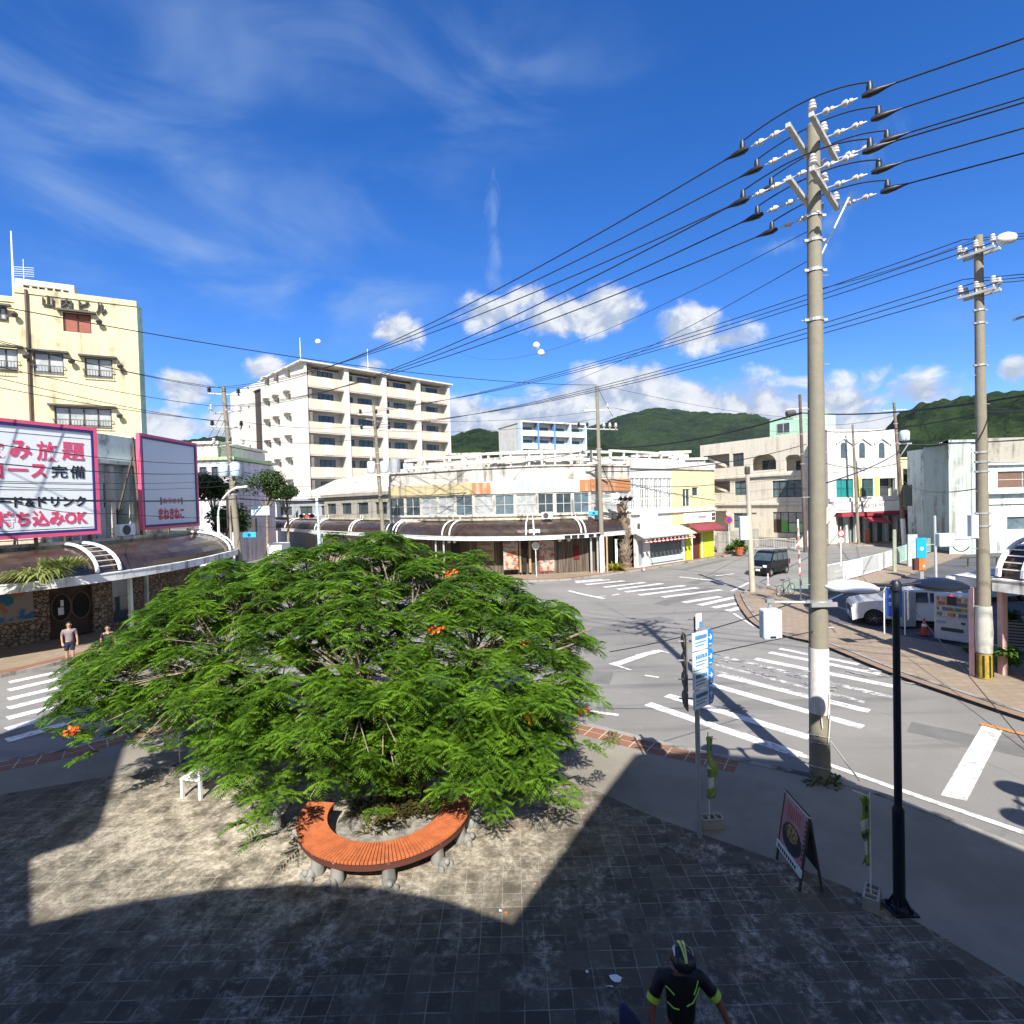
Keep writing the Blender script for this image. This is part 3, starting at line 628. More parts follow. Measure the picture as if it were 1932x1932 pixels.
b.fbox(F, sL, F.L, zr, zr + .32, -.25, .06); b.fbox(F, 0, sL, zl, zl + .3, -.45, -.14); b.build('wall', yellowp, root)
b = MB(); b.wbox(F, 0, F.L, 0, zl - .1, -9, -.5); b.wbox(F, sL, F.L, zl - .1, zr - .05, -9, -.31); b.build('body', yellowp, root)
b = MB(); mint = plaster('mint_plaster', (.50, .72, .55), amt=.3)
P0 = F.p(F.L + .004, 0); P1 = F.p(F.L + .20, 0, -.55); v_ = Vector((P1.x, P1.y, 0)).normalized() * 6; b.prism([(P0.x, P0.y), (P1.x, P1.y), (P1.x + v_.x - .2, P1.y + v_.y), (P0.x + v_.x - .6, P0.y + v_.y)], 0, zr + .1); b.build('side_wall', mint, root)
pz0, pz1 = zr + .33, F.uv(80, 533)[1]; ps0, ps1 = F.uv(29, 550)[0], F.uv(140, 560)[0]
b = MB(); hs = [(F.uv(x, 545)[0] - .32, F.uv(x, 545)[0] + .32, F.uv(x, 552 + (x - 60) * .11)[1], F.uv(x, 538 + (x - 60) * .13)[1]) for x in (57, 86, 116)]
pz1 = max(pz1, hs[0][3] + .3); holed(b, F, ps0, ps1, pz0, pz1, hs, -.35, -.05); b.fbox(F, ps0, ps1, pz0, pz1 - .02, -3.5, -.9); b.fbox(F, ps0, ps0 + .2, pz0, pz1, -.9, -.35); b.fbox(F, ps1 - .2, ps1, pz0, pz1, -.9, -.35); b.build('penthouse', plaster('roof_white', (.78, .76, .62), amt=.3), root)
b = MB(); b.fbox(F, ps0 + .3, ps1 - .3, pz0, pz1 - .1, -.5, -.4); b.build('vent_dark_backing', dark, root)  # dark panel added behind the vents in place of their shaded interior
for h_ in hs:
    b = MB(); mm_ = (h_[0] + h_[1]) / 2; b.fbox(F, mm_ - .05, mm_ + .05, h_[2], h_[3], -.3, -.1); b.fbox(F, h_[0], h_[1], (h_[2] + h_[3]) / 2 - .05, (h_[2] + h_[3]) / 2 + .05, -.29, -.11); b.build('vent_block', white, root)
for k, h_ in wins2:
    if False: pass
    elif k == 'r': window(F, root, *h_, cols=2, rows=1, fr=mat('rust_red_shutter_frame', (.07, .02, .015), .6), gl=mat('rust_red_shutter', (.26, .07, .04), .6), label='window closed with rust red shutters')
    elif k == 'w': window(F, root, *h_, cols=4, gl=curtain, fr=framed, rail=True)
    else: window(F, root, *h_, cols=2, gl=curtain, fr=framed, rail=k in 'abc')
    b = MB(); b.fbox(F, h_[0] - .25, h_[1] + .25, h_[3] + .02, h_[3] + .12, 0.0, .28); b.build('window_hood', framed, root)
    b = MB(); c_ = F.p(h_[1] + .38, h_[3] - .32, .12); b.lathe(c_, [(.05, 0), (.14, .08), (.17, .2), (.12, .3)], 8, 0, (0.5, -.6, -.5)); b.build('vent_cowl', framed, root)
b = MB(); s_ = F.uv(50, 600)[0]; b.tube(F.p(s_, .2, .1), F.p(F.uv(50, 560)[0], zr + .2, .1), .07, .07, 8); b.build('drainpipe', mat('brown_pipe', (.10, .06, .05), .6), root)
for ch, x, y, w_ in (('山', 92, 569.5, 23), ('内', 127, 574.5, 23), ('ビ', 160, 578.5, 22), ('ル', 192, 583.5, 22)):
    s_, z_ = F.uv(x, y); wd_ = F.uv(x + w_ / 2, y)[0] - F.uv(x - w_ / 2, y)[0]; text(F, ch, s_ - wd_ / 2, z_ - .30, .62, wd_ * .92, ink, root, d=.05, th=.08, bold=.025, name='roof_letter')
b = MB(); p_ = F.uv(24, 560); b.tube(F.p(p_[0] - .15, zl, -.8), F.p(p_[0] - .15, F.uv(20, 425)[1], -.8), .07, .03, 6)
tag(b.build('flagpole', whitep), 'tall thin white pole standing on the roof of the yellow building', 'pole')
b = MB(); p_ = F.uv(37, 530); zt_ = F.uv(36, 478)[1]; s_ = p_[0]; b.tube(F.p(s_, pz1, -.8), F.p(s_, zt_, -.8), .03, .02, 5)
for k in range(5): b.bar(F.p(s_ - .45, zt_ - .5 - k * .12, -.8), F.p(s_ + .45, zt_ - .42 - k * .12, -.8), .02, .02)
tag(b.build('roof_aerial', steel), 'small dark television aerial on the white rooftop box', 'aerial')

# ---- billboards over the left arcade
def billboard(F, z0, z1, label, nm='billboard', dp=.36):
    rt_ = thing(nm, label, 'billboard', F.p(F.L / 2, z0)); L_ = F.L
    b_ = MB(); b_.fbox(F, 0.1, L_ - .1, z0 + .1, z1 - .1, .06 - dp, 0.0); pn = b_.build('panel', mat('billboard_white', (.80, .84, .84), .45, 0, .03), rt_)
    b_ = MB(); t_ = .15
    for a in ((0, L_, z1 - t_, z1), (0, L_, z0, z0 + t_), (0, t_, z0 + t_, z1 - t_), (L_ - t_, L_, z0 + t_, z1 - t_)): b_.fbox(F, *a, -dp, .06)
    b_.build('frame', mat('billboard_pink', (.70, .10, .20), .45, 0, .05), rt_)
    b_ = MB()
    for a in ((t_, L_ - t_, z1 - t_ - .12, z1 - t_), (t_, L_ - t_, z0 + t_, z0 + t_ + .12), (t_, t_ + .1, z0 + t_ + .12, z1 - t_ - .12), (L_ - t_ - .1, L_ - t_, z0 + t_ + .12, z1 - t_ - .12)): b_.fbox(F, *a, 0, .05)
    b_.build('inner_border', navy, rt_)
    b_ = MB(); k = max(2, int(L_ / 2.2))
    for i in range(k + 1):
        s_ = .3 + (L_ - .6) * i / k
        b_.bar(F.p(s_, z0 - 1.2, -.2), F.p(s_, z1 - .2, -.5), .1, .1); b_.bar(F.p(s_, z0 - .9, -2.0), F.p(s_, z1 - .9, -.45), .07, .07); b_.bar(F.p(s_, z0 - .9, -2.0), F.p(s_, z0 - .9, -.3), .07, .07)
    b_.build('support', mat('rusty_steel', (.17, .12, .1), .8, .3, .3), rt_)
    return rt_
F1 = Fac((-23.7, 15.0), (-19.6, 25.7)); z0b, z1b = F1.uv(188, 1007)[1], F1.uv(184, 808)[1]
bb = billboard(F1, z0b, z1b, 'large pink framed billboard with pink and black Japanese lettering above the left arcade')
def tx(F, s, xl, xr, yt, yb, mt_, par, bold=.02, d=.012):
    a = F.uv(xl, (yt + yb) / 2); c = F.uv(xr, (yt + yb) / 2); zt_ = F.uv(xr - 5, yt)[1]; zb_ = F.uv(xr - 5, yb)[1]
    return text(F, s, a[0], zb_, zt_ - zb_, c[0] - a[0], mt_, par, d=d, bold=bold, th=.01)
bpink = mat('lettering_pink', (.72, .07, .16), .5, 0, .04)
for ch, a, c, t_, u in (('飲', -48, 8, 831, 867), ('み', 18, 59, 832, 867), ('放', 68, 108, 834, 870), ('題', 116, 159, 836, 870), ):
    tx(F1, ch, a, c, t_, u, bpink, bb, .012 if ch in '題放' else .03)
for ch, a, c, t_, u in (('コ', -20, 5, 874, 902), ('ー', 14, 52, 884, 889), ('ス', 57, 88, 876, 902)): tx(F1, ch, a, c, t_, u, bpink, bb, .04)
for ch, a, c, t_, u in (('完', 96, 127, 878, 902), ('備', 132, 160, 879, 903)): tx(F1, ch, a, c, t_, u, ink, bb, .012)
tx(F1, 'フー', -40, 20, 939, 956, ink, bb, .03); tx(F1, 'ド&ドリンク', 26, 162, 936, 955, ink, bb, .03)
tx(F1, '持ち込みOK', -8, 165, 961, 989, bpink, bb, .035)
b = MB(); g_ = lambda x, y: F1.uv(x, y)
for (xa, ya, xb, yb) in ((-60, 813, 172, 829), (-60, 916, 174, 914), (-60, 927, 176, 925), (-60, 1004, 177, 994)):
    a, c = g_(xa, ya), g_(xb, yb); b.fbox(F1, max(a[0], .4), c[0], c[1] - .012, c[1] + .012, 0, .006)
for (x_, y0_, y1_) in ((171, 829, 914), (175, 925, 994)):
    a, c = g_(x_, y0_), g_(x_, y1_); b.fbox(F1, a[0], a[0] + .03, c[1], a[1], 0, .006)
b.build('rule_lines', ink, bb)
A2, B2 = D(264, 900, 28.9), D(372, 900, 34.3); F2 = Fac((A2.x, A2.y), (B2.x, B2.y)); z1c = F2.uv(264, 817)[1]; z0c = F2.uv(266, 1001)[1]
bb2 = billboard(F2, z0c, z1c, 'narrow pink framed billboard with small red lettering near its bottom edge', dp=.14)
for mt_ in bb2.children:
    if mt_.name.startswith('panel'): mt_.data.materials[0] = mat('billboard_white_shaded', (.60, .65, .72), .4, 0, .03)  # white panel toned bluish grey, the shade on this board put into its colour
redi = mat('red_ink', (.50, .05, .09), .5, 0, .05)
tx(F2, 'カラオケ', 307, 341, 940, 950, redi, bb2, .03); tx(F2, 'まねきねこ', 299, 347, 958, 979, redi, bb2, .045)
b = MB(); s_, z_ = F2.uv(307, 945); e_, _z = F2.uv(341, 945); 
for (a, c) in ((s_ - .22, s_ - .1), (e_ + .05, e_ + .17)): b.fbox(F2, a, c, z_ - .22, z_ + .2, 0, .01)
b.build('banner_ends', mat('brown_ink', (.12, .08, .05), .6), bb2)

# ---- curved arcades
def arcade(name, edge, label, zb, zf, out_sign, wall_off, posts, post_mat, hoops, acr, fascia_m, ribs=True, zroof=None, post_off=0.35):
    """edge: outer fascia line (viewer side); the shops lie at distance wall_off behind it"""
    rt_ = thing(name, label, 'arcade', (edge[len(edge) // 2][0], edge[len(edge) // 2][1], 0)); zr_ = zroof or zf + 1.25
    b_ = MB(); strip(b_, edge, 0, .12 * out_sign, zb, zf); strip(b_, edge, -.03 * out_sign, .2 * out_sign, zf, zf + .05); b_.build('fascia', fascia_m, rt_)
    b_ = MB(); strip(b_, edge, .12 * out_sign, wall_off * out_sign, zb + .05, zb + .15); b_.build('ceiling', mat('arcade_soffit', (.25, .23, .2), .9), rt_)
    b_ = MB(); k = 7; W_ = wall_off * .62
    for i in range(k):
        t0, t1 = math.pi / 2 * i / k, math.pi / 2 * (i + 1) / k
        a0, a1 = .22 + W_ * (1 - math.cos(t0)), .22 + W_ * (1 - math.cos(t1)); h0, h1 = zf + .06 + (zr_ - zf - .1) * math.sin(t0), zf + .06 + (zr_ - zf - .1) * math.sin(t1)
        A0, A1 = offs(edge, a0 * out_sign), offs(edge, a1 * out_sign)
        for j in range(len(edge) - 1): b_.add([(*A0[j], h0), (*A0[j + 1], h0), (*A1[j + 1], h1), (*A1[j], h1)], [(0, 1, 2, 3)])
    b_.build('vault_glazing', acr, rt_, smooth=60)
    b_ = MB(); strip(b_, edge, (.22 + W_) * out_sign, (wall_off + .3) * out_sign, zr_ - .1, zr_ + .08); strip(b_, edge, (.1 + W_) * out_sign, (.3 + W_) * out_sign, zr_ + .08, zr_ + .22); b_.build('flat_roof', plaster('arcade_roof', (.52, .47, .36), (.16, .14, .11), amt=.9, grime=1), rt_)
    el_ = [0]
    for i in range(len(edge) - 1): el_.append(el_[-1] + (Vector(edge[i + 1]) - Vector(edge[i])).length)
    def at(s_):
        i = max(j for j in range(len(el_) - 1) if el_[j] <= s_ + 1e-6); a_ = Vector(edge[i]); d_ = (Vector(edge[i + 1]) - a_).normalized(); return a_ + d_ * (s_ - el_[i]), Vector((-d_.y, d_.x)) * out_sign
    for s_ in hoops:
        p, n_ = at(s_); pts = []
        for i in range(9):
            t0 = math.pi / 2 * i / 8; o_ = .1 + (W_ + .05) * (1 - math.cos(t0)); pts.append((p.x + n_.x * o_, p.y + n_.y * o_, zf + .12 + (zr_ - zf) * math.sin(t0)))
        pts.append((p.x + n_.x * (W_ + .2), p.y + n_.y * (W_ + .2), zr_ + .75)); pts.append((p.x + n_.x * (W_ + .6), p.y + n_.y * (W_ + .6), zr_ + .55))
        b_ = MB()
        for i in range(len(pts) - 3): b_.bar(pts[i], pts[i + 1], .11, .1)
        b_.bar(pts[8], pts[9], .05, .05); b_.bar(pts[9], pts[10], .05, .05); b_.build('hoop', whitep, rt_)
    for i in range(0, len(hoops) - 1, 2):
        b_ = MB(); pa, na_ = at(hoops[i]); pb, nb_ = at(hoops[i + 1])
        for q_ in range(1, 7):
            t0 = math.pi / 2 * q_ / 8; o_ = .14 + W_ * (1 - math.cos(t0)); h_ = zf + .12 + (zr_ - zf) * math.sin(t0); b_.bar((pa.x + na_.x * o_, pa.y + na_.y * o_, h_), (pb.x + nb_.x * o_, pb.y + nb_.y * o_, h_), .04, .03)
        b_.build('rungs', whitep, rt_)
    for s_ in posts:
        p, n_ = at(s_); p = p + n_ * post_off; b_ = MB(); b_.bar((p.x, p.y, .1), (p.x, p.y, zb + .1), .16, .16, 0, (0, 1, 0)); b_.build('post', post_mat, rt_, bevel=.015)
    return rt_, at, el_[-1]
EL = smooth_line([(-29, 12.6), (-24.5, 16.2), (-21.6, 18.9), (-19.67, 20.9), (-18.3, 23.0), (-17.5, 25.6), (-17.2, 28.8), (-17.6, 32.8), (-18.5, 36.4), (-20.4, 38.6)])
arc, at, tot = arcade('left_arcade', EL, 'curved arcade roof with brown vaulted glazing before the stone shopfront on the left', 3.0, 3.32, 1, 3.6, [], steel, [15.6, 16.6, 26.6, 27.5, 30.5], smoke, wornw)
greenpost = plaster('pale_green_post', (.55, .62, .56), amt=.6)
for (x, y, zt_) in ((249, 1200, 3.0), (279, 1170, 3.0)):
    p = G(x, y, .12); b = MB(); b.bar((p.x, p.y, .1), (p.x, p.y, zt_), .16, .16, 0, (0, 1, 0)); b.build('post', greenpost, arc, bevel=.015)
b = MB(); F_ = Fac(at(19.5)[0], at(24.5)[0]); F_ = Fac((-17.31, 27.5), (-17.5, 31.9)); 
strokes(F_, .3, 3.03, 3.6, .26, 11, redi, arc, d=.05, seed=4)
# end hoop ring of the left arcade
# left shops: rubble stone wall, door with a round window, mural
q = NB('rubble_stone', .95, .25); vo = q.n('ShaderNodeTexVoronoi', feature='F1'); q.l(q.co, vo.inputs['Vector']); vo.inputs['Scale'].default_value = 5.5; ve = q.n('ShaderNodeTexVoronoi', feature='DISTANCE_TO_EDGE'); q.l(q.co, ve.inputs['Vector']); ve.inputs['Scale'].default_value = 5.5
sepc = q.n('ShaderNodeSeparateColor'); q.l(vo.outputs['Color'], sepc.inputs[0]); c = q.mix(sepc.outputs[0], (.22, .155, .10), (.42, .33, .23)); c = q.mix(q.ramp(ve.outputs['Distance'], .02, .10, 1, 0), c, (.06, .045, .035)); q.bump(q.ramp(ve.outputs['Distance'], 0, .15), .8, .06); stone = q.col(c)
WL = offs(EL, 3.5)
segs = [((-23.6, 22.9), (-20.75, 26.9)), ((-20.75, 26.9), (-20.5, 33.0)), ((-28, 17.5), (-23.6, 22.9)), ((-20.5, 33.0), (-21.8, 37.5))]
shop = thing('stone_shop', 'low shop with a rubble stone wall and a round-windowed door under the left arcade', 'shop', (-22, 26, 0))
Fa, Fb_, Fc, Fd = [Fac(*s_) for s_ in segs]
d0, d1 = Fa.uv(96, 1200)[0], Fa.uv(178, 1200)[0]
b = MB(); holed(b, Fa, -.02, Fa.L, 0, 4.4, [(d0, d1, .12, 2.75)], -.4, 0); b.fbox(Fc, 0, Fc.L, 0, 4.4, -.4, 0); b.fbox(Fd, 0, Fd.L, 0, 4.4, -.4, 0)
w0, w1 = .9, 2.3; holed(b, Fb_, 0, Fb_.L, 0, 4.4, [(w0, w1, .3, 2.9)], -.4, 0); b.build('wall', stone, shop)
b = MB(); b.prism([(-28, 17.5), (-23.6, 22.9), (-20.75, 26.9), (-20.5, 33.0), (-21.8, 37.5), (-34, 40), (-38, 20)], 4.4, 4.62); b.fbox(Fa, 0, 8, 0, 4.3, -9, -3); b.build('roof', plaster('old_roof', (.40, .37, .31), amt=1, grime=1), shop)
b = MB(); b.fbox(Fa, d0, d1, .12, 2.75, -.35, -.2); dr = b.build('door', woodd, shop)
mid_ = (d0 + d1) / 2
for k, cx_ in enumerate((mid_ - (d1 - d0) * .22, mid_ + (d1 - d0) * .24)):
    b = MB(); pts = [(cx_ + .36 * math.cos(t * math.pi / 12), 1.55 + .62 * math.sin(t * math.pi / 12)) for t in range(24)]; b.fprism(Fa, pts, -.2, -.17); b.build('round_window', dark, dr)
    b = MB()
    for t in range(24):
        a, c = t * math.pi / 12, (t + 1) * math.pi / 12; b.bar(Fa.p(cx_ + .38 * math.cos(a), 1.55 + .65 * math.sin(a), -.16), Fa.p(cx_ + .38 * math.cos(c), 1.55 + .65 * math.sin(c), -.16), .05, .05)
    b.build('round_frame', wood if 0 else mat('brown_frame', (.16, .11, .08), .7), dr)
b = MB(); b.fbox(Fa, mid_ - (d1 - d0) * .22 - .12, mid_ - (d1 - d0) * .22 + .1, 1.2, 1.55, -.165, -.155); b.fbox(Fa, mid_ - (d1 - d0) * .22 - .02, mid_ - (d1 - d0) * .22 + .1, 1.6, 1.9, -.165, -.155); b.build('notice', whitep, shop)
b = MB(); b.fbox(Fb_, w0, w1, .3, 2.9, -.3, -.2); b.build('shutter', mat('grey_shutter', (.4, .42, .42), .5, .2), shop)
b = MB(); b.fbox(Fb_, w0, w1, .3, 1.6, -.19, -.15); b.build('window', glassd, shop)
m0, m1 = Fa.uv(-6, 1130)[0], Fa.uv(62, 1130)[0]
mu = NB('mural_paint', .7); f1_ = mu.noise(.9, 4, .5); f2_ = mu.noise(1.6, 3, .5); c = mu.mix(mu.ramp(f1_, .45, .52), (.02, .16, .27), (.30, .27, .24)); c = mu.mix(mu.ramp(f2_, .56, .6), c, (.36, .16, .08)); mural = mu.col(c)
b = MB(); b.fbox(Fa, m0, m1, 1.3, 2.75, 0, .05); p_ = b.build('painted_panel', mural, shop)
b = MB(); strokes(Fa, m0 + (m1 - m0) * .25, 2.42, (m1 - m0) * .35, .22, 4, orange, shop, d=.052, seed=2)
b = MB(); b.fbox(Fa, m0 - .1, m1 + .1, 1.2, 1.3, 0, .1); b.build('sill', kerbm, shop)
# clutter between billboards and shop roof
for (nm, F_, s_, d_, wd_, hh, lab) in (('rooftop_block', Fac((-21.8, 24.0), (-21.3, 33.5)), 0, 0, 9.5, 7.9, 'pale stained wall of tanks and ducts between the two pink billboards'),):
    rt_ = thing(nm, lab, 'wall', F_.p(4, 4.6)); b = MB(); hs = [(3.2, 3.7, 6.6, 8.1), (4.6, 5.0, 6.3, 7.6), (2.5, 2.9, 5.2, 6.0), (5.4, 5.9, 5.0, 6.2)]; holed(b, F_, 1.5, 9.4, 4.6, 10.2, hs, -.3, 0); b.fbox(F_, 1.5, 9.4, 8.6, 8.8, 0, .5); b.build('wall', tealp, rt_)
    b = MB(); b.fbox(F_, 1.5, 9.4, 4.6, 10, -2, -.5); b.build('inner_wall', concrete, rt_)
    for k in range(5):
        b = MB(); s0_ = 2.2 + k * 1.25; b.fbox(F_, s0_, s0_ + .28, 4.7, 8.5, .02, .35); b.build('pilaster', tealp if k % 2 else white, rt_)
def ac_unit(p, dirv, label, sc_=1.0, grp='air conditioner outdoor units'):
    F_ = Fac((p[0], p[1]), (p[0] + dirv[0], p[1] + dirv[1])); rt_ = thing('outdoor_unit', label, 'air conditioner', p, grp); b_ = MB(); z = p[2]; w_ = .85 * sc_; h_ = .6 * sc_
    b_.fbox(F_, 0, w_, z + .06, z + h_, -.32 * sc_, 0); b_.build('case', whitep, rt_, bevel=.015)
    b_ = MB(); c_ = F_.p(w_ * .38, z + .06 + h_ * .46, .004); b_.lathe(c_, [(h_ * .38, 0), (h_ * .38, .02), (h_ * .33, .025)], 16, 0, F_.n); b_.build('fan_grille', framed, rt_)
    b_ = MB(); b_.fbox(F_, .08, .14, z, z + .06, -.3, 0); b_.fbox(F_, w_ - .14, w_ - .08, z, z + .06, -.3, 0); b_.build('feet', steel, rt_)
p = D(229, 1018, 27.4); ac_unit((p.x, p.y, 4.75), (.1, 1), 'white outdoor unit standing in the gap between the two pink billboards', 1.1)
# railing on top of the left arcade
def railing(name, pts, z, h, label, m_, cat='railing', posts=1, mids=1, r=.025, grp=None):
    b_ = MB(); rt_ = thing(name, label, cat, (pts[0][0], pts[0][1], z), grp)
    for i in range(len(pts) - 1):
        for k in range(mids + 1):
            zz = z + h * (1 - k / (mids + 1)); b_.tube((*pts[i], zz), (*pts[i + 1], zz), r, r, 6)
    b_.build('rails', m_, rt_)
    for p in pts[::posts]:
        b_ = MB(); b_.tube((*p, z), (*p, z + h), r * 1.1, r * 1.1, 6); b_.build('post', m_, rt_)
    return rt_
rl = resample(offs(EL, 3.1), 26)
railing('roof_railing', rl[4:17], 4.66, .55, 'thin cream metal railing along the top of the left arcade under the big billboard', mat('cream_metal', (.6, .55, .42), .6))

# hanging plant growing over the left arcade edge
def plant_mesh(c, spread, n, ln, droop, seed, wd=.035, up=.5):
    r = random.Random(seed); b_ = MB()
    for i in range(n):
        a = r.uniform(0, 6.283); rr = spread * math.sqrt(r.random()); p = Vector((c[0] + rr * math.cos(a), c[1] + rr * math.sin(a) * .8, c[2] + r.uniform(-.1, .15)))
        d_ = Vector((math.cos(a + r.uniform(-1, 1)), math.sin(a + r.uniform(-1, 1)), up * r.uniform(.5, 2))).normalized(); l_ = ln * r.uniform(.5, 1.3); k = 4; pts = []
        for j in range(k + 1): t = j / k; pts.append(p + d_ * l_ * t + Vector((0, 0, -droop * l_ * t * t)))
        sd_ = d_.cross(Vector((0, 0, 1))).normalized() * wd * r.uniform(.6, 1.4)
        for j in range(k):
            w0_, w1_ = math.sin(math.pi * (j / k * .8 + .15)), math.sin(math.pi * ((j + 1) / k * .8 + .15)) if j < k - 1 else 0.05
            b_.add([pts[j] - sd_ * w0_, pts[j] + sd_ * w0_, pts[j + 1] + sd_ * w1_, pts[j + 1] - sd_ * w1_], [(0, 1, 2, 3)])
    return b_
leafm = {}
def leafmat(name, c0, c1, tl=.35):
    m_ = bpy.data.materials.new(name); m_.use_nodes = True; t = m_.node_tree; t.nodes.clear(); o = t.nodes.new('ShaderNodeOutputMaterial'); df = t.nodes.new('ShaderNodeBsdfPrincipled'); tr = t.nodes.new('ShaderNodeBsdfTranslucent'); mx = t.nodes.new('ShaderNodeMixShader')
    g_ = t.nodes.new('ShaderNodeNewGeometry'); nz = t.nodes.new('ShaderNodeTexNoise'); tcn = t.nodes.new('ShaderNodeTexCoord'); t.links.new(tcn.outputs['Object'], nz.inputs['Vector']); nz.inputs['Scale'].default_value = 1.7; nz.inputs['Detail'].default_value = 4
    mr = t.nodes.new('ShaderNodeMapRange'); mr.inputs[1].default_value = .35; mr.inputs[2].default_value = .68; t.links.new(nz.outputs['Fac'], mr.inputs[0])
    ad = t.nodes.new('ShaderNodeMath'); ad.operation = 'MULTIPLY_ADD'; t.links.new(g_.outputs['Random Per Island'], ad.inputs[0]); ad.inputs[1].default_value = .35; ad.use_clamp = True
    m5 = t.nodes.new('ShaderNodeMath'); m5.operation = 'MULTIPLY'; m5.inputs[1].default_value = .75; t.links.new(mr.outputs[0], m5.inputs[0]); t.links.new(m5.outputs[0], ad.inputs[2])
    cm = t.nodes.new('ShaderNodeMix'); cm.data_type = 'RGBA'; cm.inputs[6].default_value = (*c0, 1); cm.inputs[7].default_value = (*c1, 1); t.links.new(ad.outputs[0], cm.inputs[0])
    t.links.new(cm.outputs[2], df.inputs['Base Color']); df.inputs['Roughness'].default_value = .55; df.inputs['Specular IOR Level'].default_value = .3
    t.links.new(cm.outputs[2], tr.inputs['Color']); mx.inputs[0].default_value = tl; t.links.new(df.outputs[0], mx.inputs[1]); t.links.new(tr.outputs[0], mx.inputs[2]); t.links.new(mx.outputs[0], o.inputs[0]); MT[name] = m_; return m_
grassl = leafmat('grassy_leaves', (.09, .13, .03), (.30, .33, .10)); bushl = leafmat('bush_leaves', (.03, .075, .012), (.10, .20, .03)); darkl = leafmat('dark_tree_leaves', (.015, .04, .01), (.07, .12, .025))
p = D(72, 1085, 21.3); b = plant_mesh((p.x, p.y, p.z), .8, 330, .85, .75, 3, .03, .7); b2 = plant_mesh((p.x + .3, p.y + .8, p.z + .25), .8, 240, .5, .35, 8, .04, .9)
b.add(b2.v, b2.f); tag(b.build('hanging_plant', grassl, fixn=False), 'clump of pale grass-like plants spilling over the white edge of the left arcade', 'plant')

# ---- the curved two-storey building opposite
P_ = [(-30, 70.0), (-11.4, 50.4), (-3.2, 44.7), (2.0, 43.2), (6.4, 44.1), (10.2, 46.6)]
root = thing('curved_building', 'long weathered two storey corner building with a window band, orange panels and wooden shopfronts', 'building', (0, 44, 0))
Fs = [Fac(P_[i], P_[i + 1]) for i in range(5)]
ZT, ZW0, ZW1, ZP = 8.75, 4.95, 6.55, 7.65
for i, Fx in enumerate(Fs):
    if i == 0: continue
    L_ = Fx.L; b = MB(); n = max(3, round(L_ / 2.0)); g = L_ / n; hs = [(k * g + .1, (k + 1) * g - .1, ZW0, ZW1) for k in range(n)]
    if i < 5: holed(b, Fx, 0, L_, 3.9, ZT, hs, -.3, 0)
    b.fbox(Fx, 0, L_, ZT, ZT + .12, -.35, .12); b.fbox(Fx, 0, L_, ZW0 - .14, ZW0 - .04, 0, .14); b.build('wall', greyw, root)
    for h_ in hs:
        dk = (i == 3 and abs(h_[0] - L_ * .25) < 1.1) or (i == 1 and h_[0] < 3); window(Fx, root, *h_, d=-.1, cols=2, rows=2, gl=glassd if dk else (curtain if (i + int(h_[0])) % 3 else glassb), fw=.05)
    # coloured sign boards above the windows
    b = MB(); b.fbox(Fx, 0.02, L_ - .02, ZW1 + .12, ZP, .0, .1)
    colm = {1: plaster('ochre_board', (.52, .44, .25), amt=.8), 2: whitep, 3: whitep, 4: plaster('orange_board', (.40, .17, .07), (.42, .36, .28), amt=.9)}[i]
    b.build('sign_board', colm, root)
    if i == 2: b = MB(); b.fbox(Fx, 0.02, L_ * .3, ZW1 + .14, ZP - .02, .1, .12); b.build('sign_board', MT['orange_board'], root)
    if i == 3: b = MB(); b.fbox(Fx, L_ * .80, L_ - .02, ZW1 + .14, ZP - .02, .1, .12); b.build('sign_board', MT['orange_board'], root)
    if i == 3:
        strokes(Fx, .2, ZW1 + .3, 2.9, .62, 4, mat('faded_blue_ink', (.25, .42, .62), .6), root, d=.105, seed=12)
    if i == 2:
        strokes(Fx, L_ - 1.6, ZW1 + .3, 1.4, .62, 2, mat('faded_blue_ink', (.25, .42, .62), .6), root, d=.105, seed=13)
    # roof terrace frames behind
    b = MB()
    for z in (9.35, 10.05): b.fbox(Fx, -.1, L_ + .1, z, z + .22, -2.4, -2.15)
    k = max(2, int(L_ / 2.4))
    for j in range(k + 1): s_ = L_ * j / k; b.fbox(Fx, s_ - .08, s_ + .08, ZT, 10.05, -2.36, -2.19)
    b.build('roof_frame', white, root)
    b = MB(); b.fbox(Fx, 0, L_, ZT - .2, ZT, -7, -.3); b.fbox(Fx, 0, L_, ZT, 9.9, -6, -3.4); b.build('roof', greyw, root)
b = MB(); b.prism([P_[1], P_[2], P_[3], P_[4], P_[5], (5, 56), (-8, 60)], 3.3, 3.5); b.build('floor_slab', concrete, root)
b = MB(); b.prism([(-10, 52.5), (-3, 47.5), (2, 46.5), (6, 47.3), (9, 49.5), (4, 56), (-6, 58)], 0, 8.5); b.build('inner_wall', dark, root)
